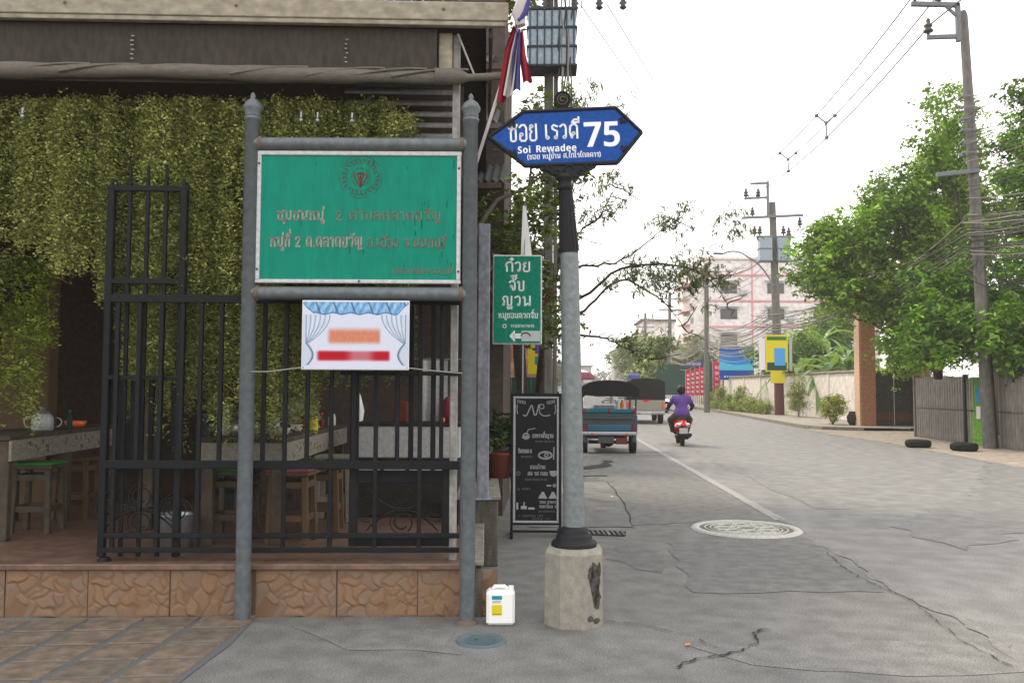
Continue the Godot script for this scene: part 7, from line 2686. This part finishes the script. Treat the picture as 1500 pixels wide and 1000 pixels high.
func fan_palm(label: String, at: Vector3, h: float, seed_: int):
	var o := thing("garden_palm", label, "palm", at, 0, "palms behind the boundary wall")
	var r := RandomNumberGenerator.new()
	r.seed = seed_
	var b := B.new()
	b.tube([V(0, 0, 0), V(0.05, h * 0.5, 0), V(0, h * 0.8, 0)], [0.14, 0.11, 0.08], 8)
	part(o, "trunk", b, M.bark)
	for i in 15:
		var a := TAU * i * 0.382 + r.randf() * 0.4
		var up := r.randf_range(0.1, 1.2)
		var l := r.randf_range(1.6, 2.6)
		var w := r.randf_range(0.3, 0.5)
		b = B.new()
		b.st.set_smooth_group(0)
		var d := V(cos(a), 0, sin(a))
		var s := V(-d.z, 0, d.x)
		var prev := []
		for k in 9:
			var t := k / 8.0
			var c := V(0, h * 0.78, 0) + d * l * t * cos(up * 0.7) + V(0, l * (t * sin(up) - 0.75 * t * t * (1.3 - up * 0.45)), 0)
			var ww := w * 0.5 * sin(PI * minf(1.0, 0.08 + t * 0.92)) ** 0.7
			var q := [c + s * ww + V(0, 0.25 * ww, 0), c, c - s * ww + V(0, 0.25 * ww, 0)]
			if k > 0:
				b.quad(prev[0], prev[1], q[1], q[0], Vector3.UP)
				b.quad(prev[1], prev[2], q[2], q[1], Vector3.UP)
			prev = q
		part(o, "leaf", b, M.palm_leaf if r.randf() < 0.65 else M.palm_pale)

# ---------------------------------------------------------------- further down the street
func build_far():
	# pole with transformers, red-painted foot and a lamp arm
	var o := thing("utility_pole", "pole with red-painted foot, twin transformer boxes and a curved lamp arm", "utility pole", V(13.15, 0.13, -50.8), 0, "concrete utility poles along the street")
	var b := B.new()
	b.tube([V(0.2, 0, 0), V(-0.1, 12.3, 0)], [0.27, 0.19], 10)
	part(o, "shaft", b, M.pole_grey)
	b = B.new()
	b.tube([V(0.2, 0, 0), V(0.17, 1.9, 0)], [0.285, 0.275], 12)
	part(o, "red_band", b, M.pole_red)
	b = B.new()
	b.sq(V(-0.4, 11.5, 0.2), V(-0.4, 13.5, 0.2), 0.14, 0.14)
	b.sq(V(-0.4, 13.4, 0.2), V(-1.4, 13.35, 0.2), 0.12, 0.12)
	b.sq(V(-0.4, 12.55, 0.2), V(-1.75, 12.5, 0.2), 0.12, 0.12)
	b.sq(V(-1.9, 11.35, 0.25), V(1.6, 11.5, 0.25), 0.14, 0.14)
	part(o, "crossarm", b, M.arm_grey)
	for p in [V(-1.65, 12.6, 0.2), V(-0.95, 12.6, 0.2), V(-1.3, 11.5, 0.25), V(-1.2, 10.4, 0.3), V(-0.9, 10.4, 0.3), V(0.45, 10.4, 0.3), V(0.75, 10.3, 0.3), V(1.4, 10.9, 0.25)]:
		pin_insulator(o, p, 1.6)
	b = B.new()
	b.tube(cable([V(-0.1, 7.4, 0.2), V(-1.5, 9.0, 0.3), V(-3.0, 9.25, 0.4)], -0.25, 8), 0.05, 8)
	part(o, "lamp_arm", b, M.arm_grey)
	b = B.new()
	b.box(V(-3.3, 9.25, 0.4), V(0.6, 0.12, 0.25), Basis(Vector3.BACK, -0.05), 0.04)
	part(o, "lamp_head", b, M.arm_grey)
	for x in [-0.62, 0.42]:
		var t := thing("transformer_box", "%s blue-grey transformer box on the pole with the red foot" % ("left" if x < 0 else "right"), "transformer", V(13.15 + x, 8.9, -50.5), 0, "twin transformer boxes on the far pole")
		b = B.new()
		b.box(V(0, 0.75, 0), V(0.72, 1.5, 0.6), Basis(), 0.03)
		part(t, "case", b, M.trafo_blue)
		for y in [0.05, 0.75, 1.45]:
			b = B.new()
			b.box(V(0, y, 0), V(0.78, 0.07, 0.66), Basis(), 0.01)
			part(t, "band", b, M.arm_grey)
	var po := thing("pole_poster", "yellow and green picture board fixed to the red-footed pole", "poster", V(13.15, 2.7, -50.35))
	b = B.new()
	b.box(V(-0.05, 0.95, 0), V(1.25, 2.1, 0.06), Basis(), 0.01)
	part(po, "panel", b, M.yellow)
	b = B.new()
	b.box(V(0.12, 0.75, 0.035), V(0.62, 1.0, 0.02), Basis(), 0.005)
	part(po, "picture", b, M.sky_blue)
	b = B.new()
	b.box(V(-0.05, 0.2, 0.035), V(1.1, 0.45, 0.012))
	part(po, "green_foot", b, M.fence_green)
	b = B.new()
	b.box(V(-0.05, 1.8, 0.035), V(1.1, 0.2, 0.012))
	part(po, "title_strip", b, M.seat_green)
	b = B.new()
	b.box(V(-0.85, 0.9, -0.05), V(0.35, 1.8, 0.04), Basis(), 0.01)
	part(po, "side_strip", b, M.banner_white)
	b = B.new()
	b.box(V(0.75, 0.9, -0.05), V(0.16, 1.9, 0.05), Basis(), 0.01)
	part(po, "side_strip", b, M.enamel)
	b = B.new()
	b.box(V(0.0, -0.4, 0.0), V(0.8, 0.7, 0.05), Basis(), 0.01)
	part(po, "orange_sign", b, M.yellow)
	# plain poles further on
	for k in 4:
		var z: float = [60.0, 78.0, 100.0, 128.0][k]
		var p := thing("utility_pole", ["slim grey pole before the pink-banded apartment block", "pole beyond the apartment block's left corner", "distant pole over the round green trees", "farthest pole in the haze"][k], "utility pole", V([10.88, 10.9, 11.2, 13.2][k], 0, -z), 0, "concrete utility poles along the street")
		b = B.new()
		b.tube([V(0, 0, 0), V(0.02, 10.2, 0)], [0.2, 0.14], 10)
		part(p, "shaft", b, M.pole_grey)
		for y in [9.6, 8.6]:
			b = B.new()
			b.sq(V(-1.0, y, 0.1), V(1.0, y, 0.1), 0.11, 0.11)
			part(p, "crossarm", b, M.arm_grey)
		for x in [-0.8, 0.0, 0.8]:
			pin_insulator(p, V(x, 9.75, 0.1), 1.3)
	# slack bundles between the far poles
	var cb := thing("far_cables", "slack grey cable bundles swagged between the far poles", "cable", V(0, 0, 0))
	var r := RandomNumberGenerator.new()
	r.seed = 140
	for i in 34:
		var y := r.randf_range(4.2, 6.0) if i < 24 else r.randf_range(8.4, 9.8)
		var pts := [V(13.1, y + r.randf_range(0.0, 0.8), -50.6), V(10.9, y, -60), V(10.9, y - 0.1, -78), V(11.2, y, -100), V(13.2, y, -128)]
		b = B.new()
		b.tube(cable(pts, 0.5 + r.randf() * 0.6, 9), 0.02 if i < 24 else 0.014, 4)
		part(cb, "cable", b, M.cable_grey)
	# blue billboard
	var bb := thing("blue_billboard", "blue sea-picture billboard standing behind the wall", "billboard", V(14.2, 0, -66.0), 4)
	b = B.new()
	b.box(V(0, 3.55, 0), V(2.6, 2.5, 0.1), Basis(), 0.02)
	part(bb, "panel", b, billboard_print())
	for x in [-1.0, 1.0]:
		b = B.new()
		b.box(V(x, 1.2, -0.1), V(0.1, 2.4, 0.1))
		part(bb, "leg", b, M.arm_grey)
	# red festival banners
	for k in 6:
		var x: float = 11.05 + k * 0.36 if k < 5 else 13.3
		var bn := thing("red_banner", "upright red banner, %s in the row at the wall's far end" % ["first", "second", "third", "fourth", "fifth", "tallest and last"][k], "banner", V(x, 1.1, -69.0), 6, "red banners in a row")
		var h: float = [1.9, 2.0, 2.1, 2.2, 2.25, 2.65][k]
		var w := 0.34 if k < 5 else 0.62
		b = B.new()
		b.strip(func(t): return [V(-w / 2, t * h, 0.03 * sin(t * 6.0 + k)), V(w / 2, t * h, 0.03 * sin(t * 6.0 + k + 1.0))], 12, Vector3.BACK)
		part(bn, "cloth", b, M.banner_red)
		b = B.new()
		for i in 5:
			thai_fit(b, ["ชม", "ขน", "รม", "บท", "คง"][(i + k) % 5], 0.0, h * (0.1 + i * 0.17), h * 0.085, w * 0.55, 0.035, 0.06)
		part(bn, "lettering", b, M.banner_white)
		b = B.new()
		b.bar(V(-w / 2 - 0.02, -1.1, 0), V(-w / 2 - 0.02, h + 0.1, 0), 0.02, 6)
		part(bn, "rod", b, M.enamel)
	var nv := thing("name_panel", "dark name panel above the red banners", "sign", V(11.6, 3.35, -69.4), 6)
	b = B.new()
	b.box(V(0, 0.2, 0), V(1.5, 0.4, 0.06), Basis(Vector3.BACK, 0.08), 0.01)
	part(nv, "panel", b, M.flag_blue)
	b = B.new()
	thai_fit(b, "ตลาดนนท", 0.0, 0.12, 0.18, 1.1, 0.03, 0.035)
	part(nv, "lettering", b, M.banner_white)
	var gh := thing("green_hoarding", "dark green hoarding and white rail fence behind the red banners", "fence", V(11.2, 0, -72.0), 4)
	b = B.new()
	b.box(V(0.2, 2.0, -0.3), V(4.6, 3.2, 0.1))
	part(gh, "hoarding", b, M.fence_green)
	for i in 22:
		b = B.new()
		b.box(V(-1.6 + i * 0.17, 0.55, 0.2), V(0.11, 1.1, 0.03), Basis(), 0.005)
		part(gh, "picket", b, M.apartment_pale)
	var tn := thing("stall_awning", "violet stall awning beyond the pickup at the kerb", "awning", V(8.1, 1.9, -82.0))
	b = B.new()
	b.box(V(0, 0.6, 0), V(1.1, 0.9, 0.6), Basis(Vector3.RIGHT, 0.3), 0.1)
	part(tn, "cloth", b, M.flag_blue)
	b = B.new()
	b.bar(V(-0.5, -1.9, 0), V(-0.5, 0.3, 0), 0.04)
	b.bar(V(0.5, -1.9, 0), V(0.5, 0.3, 0), 0.04)
	part(tn, "post", b, M.arm_grey)
	apartment()
	# paler blocks beyond
	for k in 4:
		var at: Vector3 = [V(17.2, 0, -140), V(17.5, 0, -150), V(19.5, 0, -180), V(6.0, 0, -260)][k]
		var s: Vector3 = [V(5.0, 12.0, 10), V(4, 7, 8), V(12, 9, 8), V(14, 8, 10)][k]
		var h := thing("far_block", ["grey block with a dark roof terrace left of the apartment block", "small tan building above the round trees", "low pale building behind the trees", "hazy block closing the end of the road"][k], "building", at, 0, "buildings far down the road")
		b = B.new()
		b.box(V(0, s.y / 2, 0), s)
		part(h, "wall", b, [M.apartment_pale, M.far_tan, M.far_wall, M.far_wall][k])
		b = B.new()
		b.box(V(0, s.y + 0.1, 0.2), V(s.x + 0.8, 0.3, s.z + 0.8))
		part(h, "roof", b, M.roof_grey)
		for i in 3:
			for lv in int(s.y / 3.2):
				b = B.new()
				b.box(V((-0.32 + i * 0.32) * s.x, 1.6 + lv * 3.1, s.z / 2), V(s.x * 0.16, 1.3, 0.12), Basis(), 0.02)
				part(h, "window", b, M.glass_dark)
	var tl := sprig(6, 0.42, 0.22, 0.35, 151, 0.2)
	for k in 9:
		var at: Vector3 = [V(11.6, 0, -88), V(10.9, 0, -101), V(11.6, 0, -112), V(16.2, 0, -96), V(14.4, 0, -135), V(15.0, 0, -165), V(19, 0, -210), V(4.5, 0, -190), V(1.0, 0, -150)][k]
		var h: float = [6.4, 7.0, 8.4, 7.0, 8.0, 10.5, 11.0, 7.0, 6.0][k]
		tree("far_tree", ["rounded tree right behind the slack cables", "bright yellow-green round tree at the road bend", "taller dull tree behind the bright round one", "tree in front of the apartment block's left corner", "tree in the haze right of the road bend", "tall grey-green tree standing in the haze", "farthest crown above the road's end", "hazy tree on the far left kerb", "nearer hazy tree on the far left kerb"][k], at, h * 0.55, 0.16, [[V(0, h * 0.68, 0), V(h * 0.34, h * 0.34, h * 0.34), 430], [V(h * 0.2, h * 0.5, 0.4), V(h * 0.25, h * 0.24, h * 0.25), 180]], M.bark, M.far_leaf, tl, 0.8 + h * 0.06, Color(0.1, 0.14, 0.04), Color(0.24, 0.3, 0.07) if k < 3 else Color(0.16, 0.19, 0.08), 160 + k, "trees far down the road", 0.35, 12)
	var wood := Node3D.new()
	wood.name = "distant_treeline"
	add_child(wood, true)
	metas(wood, "hazy mass of far treetops closing the end of the road", "trees")
	wood.set_meta("kind", "stuff")
	var blobs := []
	for i in 40:
		blobs.append([V(-60 + i * 7.0, r.randf_range(2.0, 5.0), -330 - r.randf() * 40), V(6, r.randf_range(3, 6), 5), 26])
	crown(wood, "foliage", blobs, sprig(6, 1.6, 0.9, 1.4, 170, 0.2), M.far_leaf, 1.6, Color(0.06, 0.08, 0.04), Color(0.09, 0.11, 0.06), 171, 1.5, 10)

func apartment():
	# white-pink block with red bands; its balconied side looks down the road
	var o := thing("apartment_block", "pale pink four-storey apartment block with red floor bands behind the trees", "building", V(18.0, 0, -100.0), 3)
	var b := B.new()
	b.box(V(10.0, 8.2, -6), V(20, 16.4, 12))
	part(o, "wall", b, M.apartment)
	b = B.new()
	b.box(V(-0.8, 7.8, -4), V(1.6, 15.6, 7))
	part(o, "stair_tower", b, M.apartment_pale)
	b = B.new()
	b.box(V(10, 16.55, -6), V(20.5, 0.35, 12.5), Basis(), 0.03)
	part(o, "parapet", b, M.apartment_pale)
	for y in [14.6, 11.65, 8.7, 5.7]:
		b = B.new()
		b.box(V(10, y, 0.06), V(20.1, 0.22, 0.12), Basis(), 0.02)
		part(o, "red_band", b, M.band_red)
	for x in [5.4, 16.2]:
		b = B.new()
		b.box(V(x, 8.2, 0.05), V(0.16, 16.2, 0.1), Basis(), 0.02)
		part(o, "red_stripe", b, M.band_red)
	for lv in 5:
		for i in 4:
			var w := B.new()
			w.box(V(2.7 + i * 5.4, 1.3 + lv * 2.95, 0.04), V(1.9, 1.15, 0.1), Basis(), 0.02)
			var wp := part(o, "window", w, M.trafo_dark)
			for k in 3:
				var p := B.new()
				p.box(V(2.7 + i * 5.4 + (k - 1) * 0.62, 1.3 + lv * 2.95, 0.1), V(0.56, 1.0, 0.03), Basis(), 0.01)
				part(wp, "pane", p, M.glass_dark)
			if (lv + i) % 3 == 1:
				var ac := B.new()
				ac.box(V(4.3 + i * 5.4, 0.75 + lv * 2.95, 0.3), V(0.8, 0.6, 0.4), Basis(), 0.03)
				part(o, "cooling_unit", ac, M.enamel)
			var a := B.new()
			a.box(V(2.7 + i * 5.4, 2.2 + lv * 2.95, 0.45), V(2.5, 0.06, 0.7), Basis(Vector3.RIGHT, 0.35), 0.02)
			part(wp, "awning", a, M.awning_pale)
	for lv in 4:
		b = B.new()
		b.box(V(-1.8, 3.5 + lv * 2.95, -2.5), V(1.3, 0.9, 4.0), Basis(), 0.05)
		part(o, "balcony", b, M.apartment_pale)
		b = B.new()
		b.box(V(-1.9, 4.6 + lv * 2.95, -2.5), V(1.5, 0.14, 4.2), Basis(Vector3.BACK, 0.25), 0.02)
		part(o, "balcony_awning", b, M.band_red)

func billboard_print() -> StandardMaterial3D:
	var img := Image.create(64, 64, false, Image.FORMAT_RGB8)
	for y in 64:
		for x in 64:
			var v := y / 64.0
			var wave := v - 0.12 * sin(x / 64.0 * 3.0) - 0.1
			var c := Color(0.05, 0.25, 0.6).lerp(Color(0.1, 0.5, 0.8), smoothstep(0.1, 0.6, wave))
			if wave > 0.62:
				c = Color(0.3, 0.72, 0.82)
			if absf(v - 0.17) < 0.025 and fmod(x * 0.23, 1.0) < 0.6 and x > 8 and x < 56:
				c = Color(0.75, 0.85, 0.95)
			img.set_pixel(x, y, c)
	var m := mat("billboard_print", Color.WHITE, 0.6)
	m.albedo_texture = ImageTexture.create_from_image(img)
	m.uv1_triplanar = true
	m.uv1_scale = V(0.37, 0.38, 0.37)
	m.uv1_offset = V(0.5, 0.86, 0.5)
	return m
